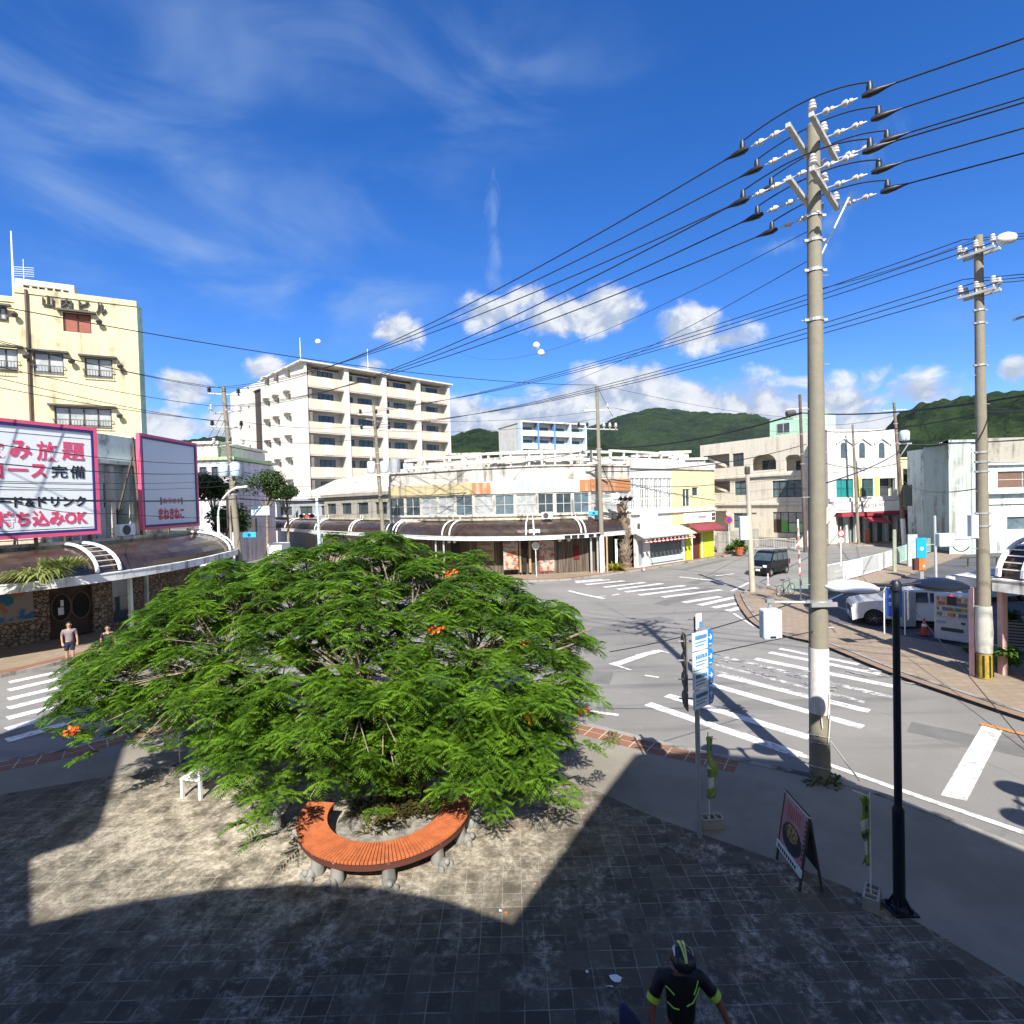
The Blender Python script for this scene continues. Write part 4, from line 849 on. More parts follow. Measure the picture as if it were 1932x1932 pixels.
# ground-floor shopfronts under the arcade (timber, posters, dark openings)
posterm = []
for k, (c0_, c1_) in enumerate([((.42, .36, .27), (.34, .09, .05)), ((.46, .40, .33), (.40, .10, .07)), ((.30, .26, .2), (.45, .31, .08))]):
    q = NB('food_poster_%s' % ('abc'[k]), .6); f1_ = q.noise(2.2, 5, .6); f2_ = q.noise(3.3, 2, .5, vec=q.scale(q.co, (.3, .3, 1))); c = q.mix(q.ramp(f1_, .5, .58), c0_, c1_); c = q.mix(q.ramp(f2_, .52, .6, 0, .6), c, (.1, .06, .05)); posterm.append(q.col(c))
q = NB('weathered_boards', .85); wv = q.noise(1.0, 4, .6, q.scale(q.co, (9, 9, .35))); boards = q.col(q.mix(q.ramp(wv, .35, .65), (.05, .038, .03), (.17, .135, .10)))
Fg = Fs[3]
spans = [(0, .45, 'd'), (.45, 1.25, 'p1'), (1.25, 1.5, 'b'), (1.5, 2.2, 'd'), (2.2, 2.7, 'b'), (2.7, 3.7, 'p0'), (3.7, 4.5, 'b')]
b = MB(); b.fbox(Fs[3], 0, Fs[3].L, .12, 3.9, -.35, -.1); b.fbox(Fs[2], 0, Fs[2].L, .12, 3.9, -.35, -.1); b.fbox(Fs[1], 0, Fs[1].L, .12, 3.9, -.35, -.1); b.fbox(Fs[4], 0, 1.4, .12, 3.9, -.35, -.1); b.build('shopfront', boards, root)
def gf(F_, x0, x1, y0, y1, mt_, nm='panel', d=(-.1, -.04)):
    a, c = F_.uv(x0, (y0 + y1) / 2), F_.uv(x1, (y0 + y1) / 2); zt_, zb_ = F_.uv((x0 + x1) / 2, y0)[1], F_.uv((x0 + x1) / 2, y1)[1]; b_ = MB(); b_.fbox(F_, a[0], c[0], max(zb_, .13), zt_, *d); return b_.build(nm, mt_, root)
gf(Fs[2], 900, 932, 1021, 1058, posterm[2], 'poster'); gf(Fs[3], 950, 978, 1021, 1075, posterm[0], 'poster'); gf(Fs[3], 1018, 1046, 1020, 1078, posterm[1], 'poster')
gf(Fs[3], 982, 996, 1020, 1036, dark, 'opening'); gf(Fs[3], 986, 994, 1052, 1080, dark, 'opening'); gf(Fs[3], 980, 983, 1020, 1080, wood, 'post', (-.1, .02)); gf(Fs[3], 998, 1002, 1020, 1080, wood, 'post', (-.1, .02))
gf(Fs[4] if 0 else Fs[3], 1083, 1094, 1030, 1055, mat('red_noren', (.12, .01, .01), .8), 'window')
gf(Fs[1], 700, 713, 1012, 1060, curtain, 'shutter'); gf(Fs[2], 850, 866, 1018, 1050, dark, 'opening')
for x in (852, 862, 1053, 1070):
    p = Fs[3 if x > 900 else 2].uv(x, 1026); c_ = Fs[3 if x > 900 else 2].p(p[0], 2.7, .5); b = MB(); b.lathe(c_, [(.07, 0), (.13, .04), (.14, .2), (.13, .38), (.07, .42)], 10); tag(b.build('paper_lantern', whitep, smooth=50), 'white paper lantern, %s from the left under the opposite arcade' % {852: 'first', 862: 'second', 1053: 'third', 1070: 'fourth'}[x], 'lantern', 'white paper lanterns under the opposite arcade')
EO = smooth_line([(-36.5, 77), (-22.5, 61.2), (-9.8, 47.7), (-5.6, 43.9), (-2.8, 42.3), (1.3, 41.3), (4.2, 41.8), (6.9, 43.1), (9.4, 45.0)])
tot_ = 0
arco, ato, toto = arcade('opposite_arcade', EO, 'long curved arcade roof with vaulted brown glazing along the opposite corner building', 3.0, 3.28, 1, 2.1, [], steel, [], smoke, mat('pale_metal_fascia', (.66, .68, .68), .5, .1, .15, 1.5), zroof=4.45)
# hoops placed at the image columns where they show
elo = [0]
for i in range(len(EO) - 1): elo.append(elo[-1] + (Vector(EO[i + 1]) - Vector(EO[i])).length)
def edge_at_px(x):
    for i in range(len(EO) - 1):
        a, c = Vector((*EO[i], 3.2)), Vector((*EO[i + 1], 3.2))
        for k in range(20):
            p_ = a.lerp(c, k / 20); v = p_ - CAM; px_ = SPX / 2 + FPX * v.dot(_r) / v.dot(_f)
            if px_ >= x: return elo[i] + (c - a).length * k / 20
    return elo[-1] - .01
for x in (536, 541, 592, 597, 655, 660, 720, 726, 738, 744, 832, 846, 991, 1007, 1098, 1106):
    s_ = edge_at_px(x); p, n_ = ato(s_); pts = []; W_ = 2.1 * .62
    for i in range(9):
        t0 = math.pi / 2 * i / 8; o_ = .1 + (W_ + .05) * (1 - math.cos(t0)); pts.append((p.x + n_.x * o_, p.y + n_.y * o_, 3.4 + 1.17 * math.sin(t0)))
    pts.append((pts[-1][0], pts[-1][1], 5.0)); b = MB()
    for i in range(len(pts) - 1): b.bar(pts[i], pts[i + 1], .10 if i < 8 else .05, .08 if i < 8 else .05)
    b.build('hoop', whitep, arco)
for x in (600, 690, 712, 815, 830, 1120, 1133):
    s_ = edge_at_px(x); p, n_ = ato(min(s_, toto - .05)); b = MB(); b.bar((p.x + n_.x * .4, p.y + n_.y * .4, .1), (p.x + n_.x * .4, p.y + n_.y * .4, 3.05), .14, .14, 0, (0, 1, 0)); b.build('post', steel, arco)
s_ = edge_at_px(860); p, n_ = ato(s_); p2, _ = ato(s_ + 3.4); Fz = Fac(p, p2); strokes(Fz, .1, 3.03, 3.0, .24, 6, redi, arco, d=.03, seed=8)
b = MB()
for x in (1064, 1078, 1092, 1110, 1124):
    s_ = edge_at_px(x); p, n_ = ato(s_); p2, _ = ato(s_ + .55); Fz = Fac(p, p2); b.fbox(Fz, 0, .5, 3.04, 3.26, .035, .05)
b.build('dark_slots', ink, arco)
p = Fs[3].p(.6, 4.0, .75); ac_unit((p.x - .4, p.y, 4.5), (1, 0.02), 'white outdoor unit on the roof edge of the opposite arcade', 1.0)

# ---- right wing of the opposite building: white band with blue glazing, then yellow tiled end
Fw = Fac((10.2, 46.6), (20.6, 54.9)); root = thing('corner_wing', 'two storey white wing with tall bluish windows and a yellow tiled end above small shops', 'building', Fw.p(Fw.L / 2, 0))
sx = lambda x, y=940: Fw.uv(x, y)[0]
b = MB(); sa, sb, sc2 = sx(1112), sx(1267), sx(1335); hs = []
n = 9
for k in range(n): hs.append((max(.05, sa) + (sb - max(.05, sa)) * k / n + .08, max(.05, sa) + (sb - max(.05, sa)) * (k + 1) / n - .04, 5.0, 7.75))
hs += [(sx(1288), sx(1302), 5.05, 6.75), (sx(1306), sx(1318), 6.05, 6.9)]
sb2 = sb + .05
holed(b, Fw, 0, sb2, 3.3, 8.6, hs, -.3, 0); b.fbox(Fw, 0, Fw.L, 8.6, 9.3, -.35, .15); b.fbox(Fw, 0, Fw.L, 4.55, 4.85, 0, .2); b.build('wall', white, root)
b = MB(); holed(b, Fw, sb2, Fw.L, 3.3, 8.6, hs, -.3, .004); b.build('tiled_wall', plaster('yellow_tiles', (.72, .62, .34), amt=.3), root)
b = MB(); b.fbox(Fw, 0, Fw.L, 0, 8.5, -6.5, -.6); b.fbox(Fw, 0, Fw.L, .1, 3.4, -.6, -.1); b.build('body', white, root)
b = MB()
for z in (9.55, 10.2): b.fbox(Fw, 0, Fw.L * .85, z, z + .2, -2.3, -2.1)
for j in range(7): s_ = Fw.L * .85 * j / 6; b.fbox(Fw, s_, s_ + .14, 9.2, 10.2, -2.28, -2.12)
b.build('roof_frame', white, root)
for i, h_ in enumerate(hs): window(Fw, root, *h_, d=-.12, cols=2 if i < 10 else 1, rows=3 if i < 9 else 1, gl=[glassb, curtain, glassd][i % 3] if i < 9 else glassd, fr=whitep, fw=.05)
# white sign, lantern shop
Fq = Fac(Fw.p(0, 0, 1.0), Fw.p(Fw.L, 0, 1.0)); sq = lambda x, y=1040: Fq.uv(x, y)[0]
root = thing('lantern_shop', 'small white shop with a pale sloping awning and a row of red lanterns', 'shop', Fq.p(sq(1240), 0))
s0, s1 = sq(1200), sq(1292); b = MB(); holed(b, Fq, s0, s1, .1, 2.9, [(s0 + .3, s0 + 1.0, .2, 2.4), (s0 + 1.9, s1 - .35, .75, 2.4)], -.25, 0); b.build('wall', white, root)
b = MB(); b.fbox(Fq, s0, s1, .1, 2.85, -2.5, -.9); b.build('inner_wall', dark, root)
b = MB(); b.fbox(Fq, s0 + 1.9, s1 - .35, .75, 2.4, -.2, -.15); b.build('window', glassd, root)
b = MB(); b.fbox(Fq, s0 + .3, s0 + 1.0, .15, 2.4, -.2, -.15); b.build('door', mat('grey_door', (.3, .32, .36), .5), root)
b = MB(); b.fbox(Fq, s0 + 1.85, s1 - .3, .35, .7, 0, .12); b.build('sill_panel', cyan if 0 else mat('pale_blue_panel', (.45, .62, .66), .6), root)
b = MB(); a_, c_ = s0 - .3, s1 + .3; b.add([Fq.p(a_, 3.35, -.4), Fq.p(c_, 3.35, -.4), Fq.p(c_, 2.72, 1.1), Fq.p(a_, 2.72, 1.1), Fq.p(a_, 3.27, -.4), Fq.p(c_, 3.27, -.4), Fq.p(c_, 2.64, 1.1), Fq.p(a_, 2.64, 1.1)], [(0, 1, 2, 3), (7, 6, 5, 4), (0, 3, 7, 4), (1, 5, 6, 2), (3, 2, 6, 7)]); b.build('awning', mat('pale_sheet_metal', (.55, .58, .58), .45, .3, .1), root)
b = MB(); sg0, sg1 = sq(1212, 1020), sq(1240, 1020); b.fbox(Fq, sg0, sg1, 3.1, 4.7, -.2, .1); sgn = b.build('sign', whitep, root)
strokes(Fq, sg0 + .1, 3.95, (sg1 - sg0) - .2, .38, 6, mat('grey_ink', (.25, .28, .36), .6), root, d=.102, seed=21)
lan = None
for k in range(13):
    s_ = s0 + .15 + (s1 - s0 - .2) * k / 12; c0_ = Fq.p(s_, 2.32, 1.0)
    lb_ = '%s red lantern from the left in the row under the pale awning' % ['first', 'second', 'third', 'fourth', 'fifth', 'sixth', 'seventh', 'eighth', 'ninth', 'tenth', 'eleventh', 'twelfth', 'thirteenth'][k]
    if lan is None:
        lan = thing('red_lantern', lb_, 'lantern', c0_, 'red lanterns along the awning')
        b = MB(); b.lathe(c0_, [(.04, -.14), (.11, -.1), (.15, 0), (.11, .1), (.04, .14)], 10); b.build('shade', red, lan, smooth=60); b = MB(); b.lathe(c0_, [(.045, .14), (.045, .19)], 8); b.lathe(c0_, [(.152, -.03), (.152, .03)], 10); b.build('white_band', whitep, lan)
    else: dup(lan, c0_, lb_)
root = thing('yellow_green_shop', 'yellow-green shop with a red-brown door, a small tiled awning and a white sign above', 'shop', Fq.p(sq(1310), 0))
s0, s1 = sq(1293), sq(1347); sd0, sd1 = sq(1306), sq(1323); yg = plaster('yellow_green_paint', (.46, .50, .03), amt=.3)
b = MB(); holed(b, Fq, s0 + .05, s1, .1, 3.1, [(sd0, sd1, .12, 2.5)], -.25, .02); b.build('wall', yg, root)
b = MB(); b.fbox(Fq, s0 + .05, s1, .1, 3.0, -5, -.5); b.build('body', white, root)
b = MB(); b.fbox(Fq, sd0, sd1, .12, 2.5, -.2, -.15); b.build('door', mat('red_brown_door', (.10, .02, .015), .6), root)
for a_ in (sd0 - .1, sd1 + .02): b = MB(); b.fbox(Fq, a_, a_ + .09, .12, 2.6, .02, .08); b.build('door_jamb', whitep, root)
b = MB(); a_, c_ = sd0 - .4, s1 + .5; b.add([Fq.p(a_, 3.45, -.2), Fq.p(c_, 3.45, -.2), Fq.p(c_, 2.85, 1.0), Fq.p(a_, 2.85, 1.0), Fq.p(a_, 3.33, -.2), Fq.p(c_, 3.33, -.2), Fq.p(c_, 2.73, 1.0), Fq.p(a_, 2.73, 1.0)], [(0, 1, 2, 3), (7, 6, 5, 4), (0, 3, 7, 4), (1, 5, 6, 2), (3, 2, 6, 7)]); b.build('awning', mat('maroon_tiles', (.22, .04, .05), .6, 0, .3, 8), root)
b = MB(); b.fbox(Fq, s0, s1 + .3, 3.6, 4.45, -.1, .06); b.build('sign', whitep, root)
strokes(Fq, s0 + .9, 3.85, 1.0, .42, 3, cyan, root, d=.062, seed=31); strokes(Fq, s0 + 2.1, 3.9, 1.3, .26, 9, ink, root, d=.062, seed=32)
b = MB()
for i in range(2):
    for j in range(2): b.fbox(Fq, s1 - .35 + i * .3, s1 - .1 + i * .3, 3.66 + j * .4, 3.96 + j * .4, .06, .08)
b.build('sign_panes', ink, root)

# ---- low grey wall, planting and pot right of the shop
b = MB(); Fv = Fac(G(1356, 1043, .1), G(1432, 1032, .1)); b.fbox(Fv, 0, Fv.L, .1, 2.2, -.2, 0); tag(b.build('block_wall', concrete), 'low bare concrete block wall right of the yellow-green shop', 'wall')

# ---- white building with arched balconies
Aw, Bw = D(1322, 900, 84), D(1562, 900, 67); Fw3 = Fac(Aw, Bw)
root = thing('arched_building', 'three storey cream-white building with arched balcony openings and large windows', 'building', Fw3.p(Fw3.L / 2, 0))
u = lambda x, y: Fw3.uv(x, y)
ztop = u(1509, 817)[1]; hs = []
def H(x0, x1, y0, y1): xm = (x0 + x1) / 2; h_ = (u(x0, y0)[0], u(x1, y0)[0], u(xm, y1)[1], u(xm, y0)[1]); hs.append(h_); return h_
hA = [H(1382, 1403, 855, 880), H(1417, 1464, 858, 887), H(1480, 1512, 858, 888), H(1400 - 14, 1408, 908, 934), H(1457, 1512, 906, 938), H(1384, 1410, 968, 996), H(1458, 1516, 966, 1006), H(1327, 1376, 858, 884), H(1327, 1377, 908, 930), H(1330, 1377, 964, 1003)]
zt_ = u(1509, 817)[1]
b = MB(); holed(b, Fw3, 0, Fw3.L, -.5, zt_, hs, -.4, 0)
for z in (u(1450, 896)[1], u(1450, 950)[1]): b.fbox(Fw3, 0, Fw3.L, z - .2, z + .1, 0, .25)
for i in (1, 2):   # arch corners
    h_ = hA[i]; r_ = (h_[1] - h_[0]) * .34; zt2 = h_[3]
    for sgn_, s_ in ((1, h_[0]), (-1, h_[1])):
        pts = [(s_, zt2)] + [(s_ + sgn_ * r_ * (1 - math.cos(t * math.pi / 12)), zt2 - r_ * (1 - math.sin(t * math.pi / 12))) for t in range(7)]; b.fprism(Fw3, pts, -.38, -.005)
b.build('wall', cream, root)
b = MB(); b.fbox(Fw3, 0, Fw3.L, -.5, zt_ - .3, -14, -2.2); b.build('body', cream, root)
b = MB(); b.fbox(Fw3, 0, Fw3.L, zt_ - .35, zt_ - .1, -2.2, -.4); b.fbox(Fw3, 0, Fw3.L, u(1450, 896)[1] - .1, u(1450, 896)[1] + .05, -2.2, -.4); b.fbox(Fw3, 0, Fw3.L, u(1450, 950)[1] - .1, u(1450, 950)[1] + .05, -2.2, -.4); b.build('floor_slab', cream, root)
for i in (0, 3, 4, 5, 6): window(Fw3, root, *hA[i], d=-.15, cols=[2, 0, 0, 2, 4, 2, 4][i], rows=2 if i in (0, 3, 4) else 2, gl=glassb if i in (4, 3, 5) else (glassd if i == 0 else curtain), fr=framed if i != 6 else framed, fw=.09)
for i in (1, 2): h_ = hA[i]; window(Fw3, root, h_[0] + .3, h_[0] + (h_[1] - h_[0]) * .62, h_[2] + .0, h_[3] - .7, d=-2.1, cols=2, fr=framed, gl=glassd)
h_ = hA[6]; b = MB(); w_ = (h_[1] - h_[0]) / 4; b.fbox(Fw3, h_[0] + w_ + .1, h_[0] + w_ * 2 - .1, h_[2] + .2, h_[3] - 1.1, -.14, -.1); b.build('green_panel', mat('green_panel', (.12, .45, .10), .5), root); b = MB(); b.fbox(Fw3, h_[0] + w_ * 2 + .1, h_[1] - .1, h_[2] + .2, h_[2] + 1.3, -.14, -.1); b.build('green_poster', mat('pale_green_poster', (.35, .62, .30), .5), root)
b = MB(); b.fbox(Fw3, h_[0], h_[0] + w_ - .05, h_[2], h_[3] - 1.0, -.14, -.1); b.build('door', woodd, root)
# stair soffits in the left bay
b = MB()
for (h_, k) in ((hA[7], 0), (hA[8], 1)):
    b.add([Fw3.p(h_[0], h_[3], -.5), Fw3.p(h_[1], h_[2], -.5), Fw3.p(h_[1], h_[2], -1.8), Fw3.p(h_[0], h_[3], -1.8), Fw3.p(h_[0], h_[3] - .35, -.5), Fw3.p(h_[1] - .9, h_[2], -.5), Fw3.p(h_[1] - .9, h_[2], -1.8), Fw3.p(h_[0], h_[3] - .35, -1.8)], [(0, 1, 2, 3), (4, 7, 6, 5), (0, 4, 5, 1), (3, 2, 6, 7)])
b.build('stair', cream, root)
b = MB(); zz = u(1480, 800)[1]; b.fbox(Fw3, u(1427, 812)[0], u(1518, 812)[0], zt_ - .2, D(1480, 790, 74).z + .3, -7, -3); b.build('roof_room', plaster('green_roof_wall', (.38, .62, .46), amt=.2), root)
window(Fw3, root, u(1440, 800)[0], u(1465, 800)[0], zt_ + .6, zt_ + 2.0, d=-2.98, cols=2, gl=glassd)
# ---- second white building with small arched windows, stair flank
F5 = Fac(D(1562, 900, 62), D(1692, 900, 63.5)); root = thing('shop_building', 'three storey white building with little arched windows, yellow panels and a maroon ground floor awning', 'building', F5.p(F5.L / 2, 0)); u = lambda x, y: F5.uv(x, y)
zt_ = u(1630, 810)[1]; z2, z1 = u(1630, 895)[1], u(1630, 960)[1]
hs = []
for x in (1592, 1627, 1664): a_ = u(x - 6, 850)[0]; hs.append((a_, a_ + .75, u(x, 864)[1], u(x, 836)[1] - .3))
W2 = [(u(1578, 920)[0], u(1610, 920)[0]), (u(1626, 920)[0], u(1648, 920)[0]), (u(1660, 920)[0], u(1690, 920)[0] - .05)]
for a_, c_ in W2: hs.append((a_, c_, u(1630, 937)[1], u(1630, 903)[1]))
gz = (u(1578, 990)[0], F5.L - .3, -.3, u(1630, 972)[1])
b = MB(); holed(b, F5, 0, F5.L, -.3, zt_, hs + [gz], -.35, 0); b.fbox(F5, 0, F5.L, u(1630, 945)[1], u(1630, 940)[1] + .1, 0, .3)
b.build('wall', white, root)
for (a_, c_, z0_, z1_) in hs[:3]:
    b = MB(); n_ = 10; r_ = (c_ - a_) / 2; pts = [(a_, z0_), (c_, z0_), (c_, z1_)] + [((a_ + c_) / 2 + r_ * math.cos(t * math.pi / n_), z1_ + r_ * math.sin(t * math.pi / n_)) for t in range(1, n_)] + [(a_, z1_)]; b.fprism(F5, pts, -.2, .02); b.build('arched_window', glassd, root)
    b = MB(); m_ = (a_ + c_) / 2
    b.bar(F5.p(m_ - 1.0, z1_ + .25, .1), F5.p(m_, z1_ + .85, .1), .12, .12); b.bar(F5.p(m_, z1_ + .85, .1), F5.p(m_ + 1.25, z1_ + .1, .1), .12, .12); b.build('gable_trim', white, root)
for i, (a_, c_) in enumerate(W2): h_ = hs[3 + i]; window(F5, root, *h_, d=-.15 if i < 2 else -1.0, cols=3 if i == 0 else 2, rows=2, fr=mat('teal_frame', (.02, .16, .15), .5) if i < 2 else framed, gl=mat('teal_glass', (.02, .22, .23), .15, spec=.8) if i == 0 else glassd)
b = MB(); yel = plaster('lemon_panel', (.75, .62, .16), amt=.2)
for a_, c_ in ((W2[0][1] + .15, W2[1][0] - .15), (W2[1][1] + .15, W2[2][0] - .15)): b.fbox(F5, a_, c_, hs[3][2], hs[3][3] + .2, 0, .04)
b.build('yellow_panel', yel, root)
b = MB(); b.wbox(F5, 0, F5.L, -.3, zt_ - .2, -12, -.36) if 0 else b.wbox(F5, 0, F5.L, -.3, zt_ - .2, -10, -2.5); b.build('body', white, root)
b = MB(); b.fbox(F5, .3, F5.L + .1, u(1630, 965)[1], u(1630, 946)[1], 0, .55); b.build('sign_band', whitep, root); strokes(F5, u(1602, 950)[0], u(1630, 957)[1], u(1662, 950)[0] - u(1602, 950)[0], .45, 9, mat('brown_lettering', (.16, .05, .04), .6), root, d=.56, seed=41)
b = MB(); b.fbox(F5, u(1576, 970)[0], F5.L + .1, u(1630, 973)[1], u(1630, 966)[1], 0, 1.0); b.build('canopy', maroon, root)
a_, c_ = u(1617, 985)[0], u(1650, 985)[0]; zc0 = u(1630, 968)[1]; b = MB(); b.add([F5.p(a_, zc0, .1), F5.p(c_, zc0, .1), F5.p(c_ + .6, zc0 - 1.1, 1.9), F5.p(a_, zc0 - .9, 1.9), F5.p(a_, zc0 - .1, .1), F5.p(c_, zc0 - .1, .1), F5.p(c_ + .6, zc0 - 1.2, 1.9), F5.p(a_, zc0 - 1.0, 1.9)], [(0, 1, 2, 3), (7, 6, 5, 4), (0, 3, 7, 4), (1, 5, 6, 2), (3, 2, 6, 7)]); b.build('awning', maroon, root)
b = MB(); n_ = 6
for i in range(n_): s_ = gz[0] + (gz[1] - gz[0]) * i / n_; b.fbox(F5, s_, s_ + .5 if i % 2 else s_ + .25, -.2, gz[3], -.5, -.1)
b.build('shopfront', tealp, root)
b = MB(); b.fbox(F5, gz[0], gz[1], -.2, gz[3], -1.0, -.8); b.build('shop_interior', mat('shop_grey', (.22, .25, .26), .5), root)
b = MB(); b.add([F5.p(.0, z1 + .5, .0), F5.p(-4.4, -.2, -.2), F5.p(-4.4, -.2, 1.0), F5.p(0, z1 + .5, 1.2), F5.p(0, z1 - .3, 0), F5.p(-3.6, -.2, -.2), F5.p(-3.6, -.2, 1.0), F5.p(0, z1 - .3, 1.2)], [(0, 1, 2, 3), (4, 7, 6, 5), (0, 4, 5, 1), (3, 2, 6, 7), (0, 3, 7, 4), (1, 5, 6, 2)]); b.build('outside_stair', cream, root)
# ---- yellow balcony building
F6 = Fac(D(1698, 900, 64), D(1768, 900, 66)); root = thing('balcony_building', 'narrow yellow two storey house with a deep balcony above a maroon shop awning', 'building', F6.p(2, 0)); u = lambda x, y: F6.uv(x, y)
zt_ = u(1730, 866)[1]; hb = (u(1704, 900)[0], u(1761, 900)[0], u(1730, 936)[1], u(1730, 884)[1]); hg = (u(1704, 980)[0], u(1761, 980)[0], -.3, u(1730, 964)[1])
b = MB(); holed(b, F6, 0, F6.L, -.3, zt_, [hb, hg], -.5, 0); b.fbox(F6, 0, F6.L, zt_, zt_ + .2, -3, .1); b.build('wall', yellowp, root)
b = MB(); b.wbox(F6, 0, F6.L, -.3, zt_ - .2, -9, -2.4); b.build('inner_wall', cream, root); b = MB(); b.fbox(F6, 0, F6.L, hb[2] - .4, hb[2] - .1, -2.4, .3); b.build('balcony_floor', white, root)
b = MB()
for i in range(9): s_ = hb[0] + (hb[1] - hb[0]) * i / 8; b.fbox(F6, s_ - .06, s_ + .06, hb[2], hb[2] + 1.0, -.3, -.15)
b.fbox(F6, hb[0], hb[1], hb[2] + .9, hb[2] + 1.05, -.32, -.12); b.build('balustrade', mat('pink_brown_tile', (.35, .25, .2), .7), root)
b = MB(); b.fbox(F6, u(1730, 900)[0], u(1740, 900)[0], hb[2] + .3, zt_ + .5, .01, .06); b.build('green_banner', mat('green_banner', (.02, .28, .20), .6), root)
window(F6, root, hb[0] + 1, hb[1] - 1, hb[2], hb[3] - .4, d=-2.3, cols=3)
b = MB(); b.fbox(F6, -.4, F6.L, hg[3] - .3, hg[3] + .2, 0, 1.2); b.build('awning', maroon, root)
rr_ = random.Random(3)
for i in range(7):
    c_ = [(.5, .03, .03), (.03, .09, .32), (.6, .55, .4), (.25, .12, .05), (.55, .5, .45), (.03, .09, .35), (.08, .12, .05)][i]; s_ = .2 + i * .95; p = F6.p(s_, .12, .5 + .5 * (i % 2)); hh = rr_.uniform(.7, 1.5)
    b = MB(); b.lathe(p, [(.3, 0), (.36, hh * .4), (.28, hh * .8), (.18, hh)], 8)
    tag(b.build('shop_goods', mat('goods_%s' % 'abcdefg'[i], c_, .7, 0, .3, 4), smooth=40), '%s goods heaped %s in front of the far balcony shop' % (['red', 'navy blue', 'cream', 'brown', 'off-white', 'bright blue', 'dark green'][i], ['low', 'tall'][i % 2]), 'goods', 'goods outside the far shop')
# ---- narrow grey house with a checkered sign, tower and teal building
F7 = Fac(D(1770, 900, 62), D(1792, 900, 62)); root = thing('narrow_house', 'narrow grey house with a black and white checkered upright sign', 'building', F7.p(1, 0)); u = lambda x, y: F7.uv(x, y)
b = MB(); hs = [(.15, F7.L - .1, u(1775, 913)[1], u(1775, 893)[1]), (.15, F7.L - .1, u(1775, 936)[1], u(1775, 918)[1])]; holed(b, F7, 0, F7.L, -.3, u(1775, 888)[1] + .3, hs, -.4, 0); b.wbox(F7, 0, F7.L, -.3, u(1775, 890)[1], -6, -.5); b.build('wall', plaster('grey_render', (.3, .31, .3), amt=.5), root)
for h_ in hs: window(F7, root, *h_, d=-.3, cols=1, gl=curtain, fr=framed)
b = MB(); z0_, z1_ = u(1777, 884)[1], u(1777, 835)[1]; b.fbox(F7, .1, F7.L - .1, z0_, z1_, .05, .35); sgn = b.build('sign', whitep, root)
b = MB()
for i in range(2):
    for j in range(4): b.fbox(F7, .22 + i * .62, .62 + i * .62, z0_ + .15 + j * (z1_ - z0_) / 4, z0_ - .12 + (j + 1) * (z1_ - z0_) / 4, .35, .37)
b.build('checks', mat('slate_ink', (.12, .15, .22), .6), root)
F8 = Fac(D(1790, 900, 49.2), D(1858, 900, 49.6)); root = thing('tower_building', 'pale teal stained building with a windowless peeling tower at its left corner', 'building', F8.p(2, 0)); u = lambda x, y: F8.uv(x, y)
zt_ = u(1830, 834)[1]; b = MB(); b.wbox(F8, 0, F8.L * .62, -.1, zt_, -5, 0); b.wbox(F8, F8.L * .62, F8.L, -.1, zt_ - .1, -5, -.12); b.wbox(F8, -.08, F8.L + .05, zt_, zt_ + .22, -5.1, .1); b.build('tower', towerp, root)
b = MB(); b.tube(F8.p(F8.L * .64, 0, .05), F8.p(F8.L * .64, zt_ - .5, .05), .07, .07, 6); b.build('drainpipe', tealp, root)
F9 = Fac(F8.p(F8.L, 0, -.3), Vector(F8.p(F8.L, 0, -.3)) + Vector((14, .4, 0))); u = lambda x, y: F9.uv(x, y)
hs = [(u(1882, 900)[0], u(1882, 900)[0] + 5, u(1900, 921)[1], u(1900, 889)[1]), (u(1900, 1000)[0], u(1900, 1000)[0] + 5, u(1910, 1000)[1], u(1910, 975)[1])]
b = MB(); holed(b, F9, 0, 14, -.1, zt_ + .2, hs, -.4, 0); b.fbox(F9, 0, 14, u(1900, 926)[1] - .25, u(1900, 926)[1], 0, .5); b.fbox(F9, 0, 14, u(1900, 877)[1], u(1900, 877)[1] + .12, 0, .3); b.fbox(F9, 0, 14, -.1, zt_, -9, -.9); b.build('wall', tealp, root)
b = MB(); b.fbox(F9, 0, 14, u(1900, 872)[1], zt_ + .35, .0, .1); b.build('parapet_stain', concrete, root)
for i, h_ in enumerate(hs): window(F9, root, *h_, d=-.2, cols=2, rows=2 if i == 0 else 1, fr=frameg, gl=mat('brown_curtain_glass', (.16, .09, .06), .3, spec=.8) if i == 0 else glassb)
b = MB(); z_ = u(1900, 952)[1]; b.fbox(F9, 0, 14, z_ - .05, z_ + .05, 0, .04); b.build('grey_band', framed, root)

# ---- seven-storey white apartment block
C0 = D(572, 680, 78); zt = C0.z; C1 = D(846, 730, 96.2); CL = D(434, 745, 98)
FA = Fac((C0.x, C0.y), (C1.x, C1.y)); FS = Fac((CL.x, CL.y), (C0.x, C0.y))
root = thing('apartment_block', 'tall seven storey white apartment block with long balconies', 'building', (C0.x, C0.y, 0))
flh = 3.3; ZR = zt - .25; base0 = ZR - 7 * flh - .4
aptw = plaster('apartment_white', (.60, .575, .53), (.4, .36, .3), amt=.22, grime=.3); beige = plaster('balcony_beige', (.62, .52, .42), (.5, .4, .32), amt=.3, grime=.3)
b = MB(); b.fbox(FA, .3, FA.L - .2, 0, ZR - .3, -14, -1.7); b.build('body', aptw, root)
b = MB(); b.fbox(FA, -.7, FA.L + .5, ZR, ZR + .22, -15, .7); b.build('roof', aptw, root)
nb = 4; g = FA.L / nb
b = MB()
for i in range(nb + 1): s_ = g * i; b.fbox(FA, max(0, s_ - .35), min(FA.L, s_ + .35), 0, ZR, -1.7, .28)
b.build('pier', aptw, root)
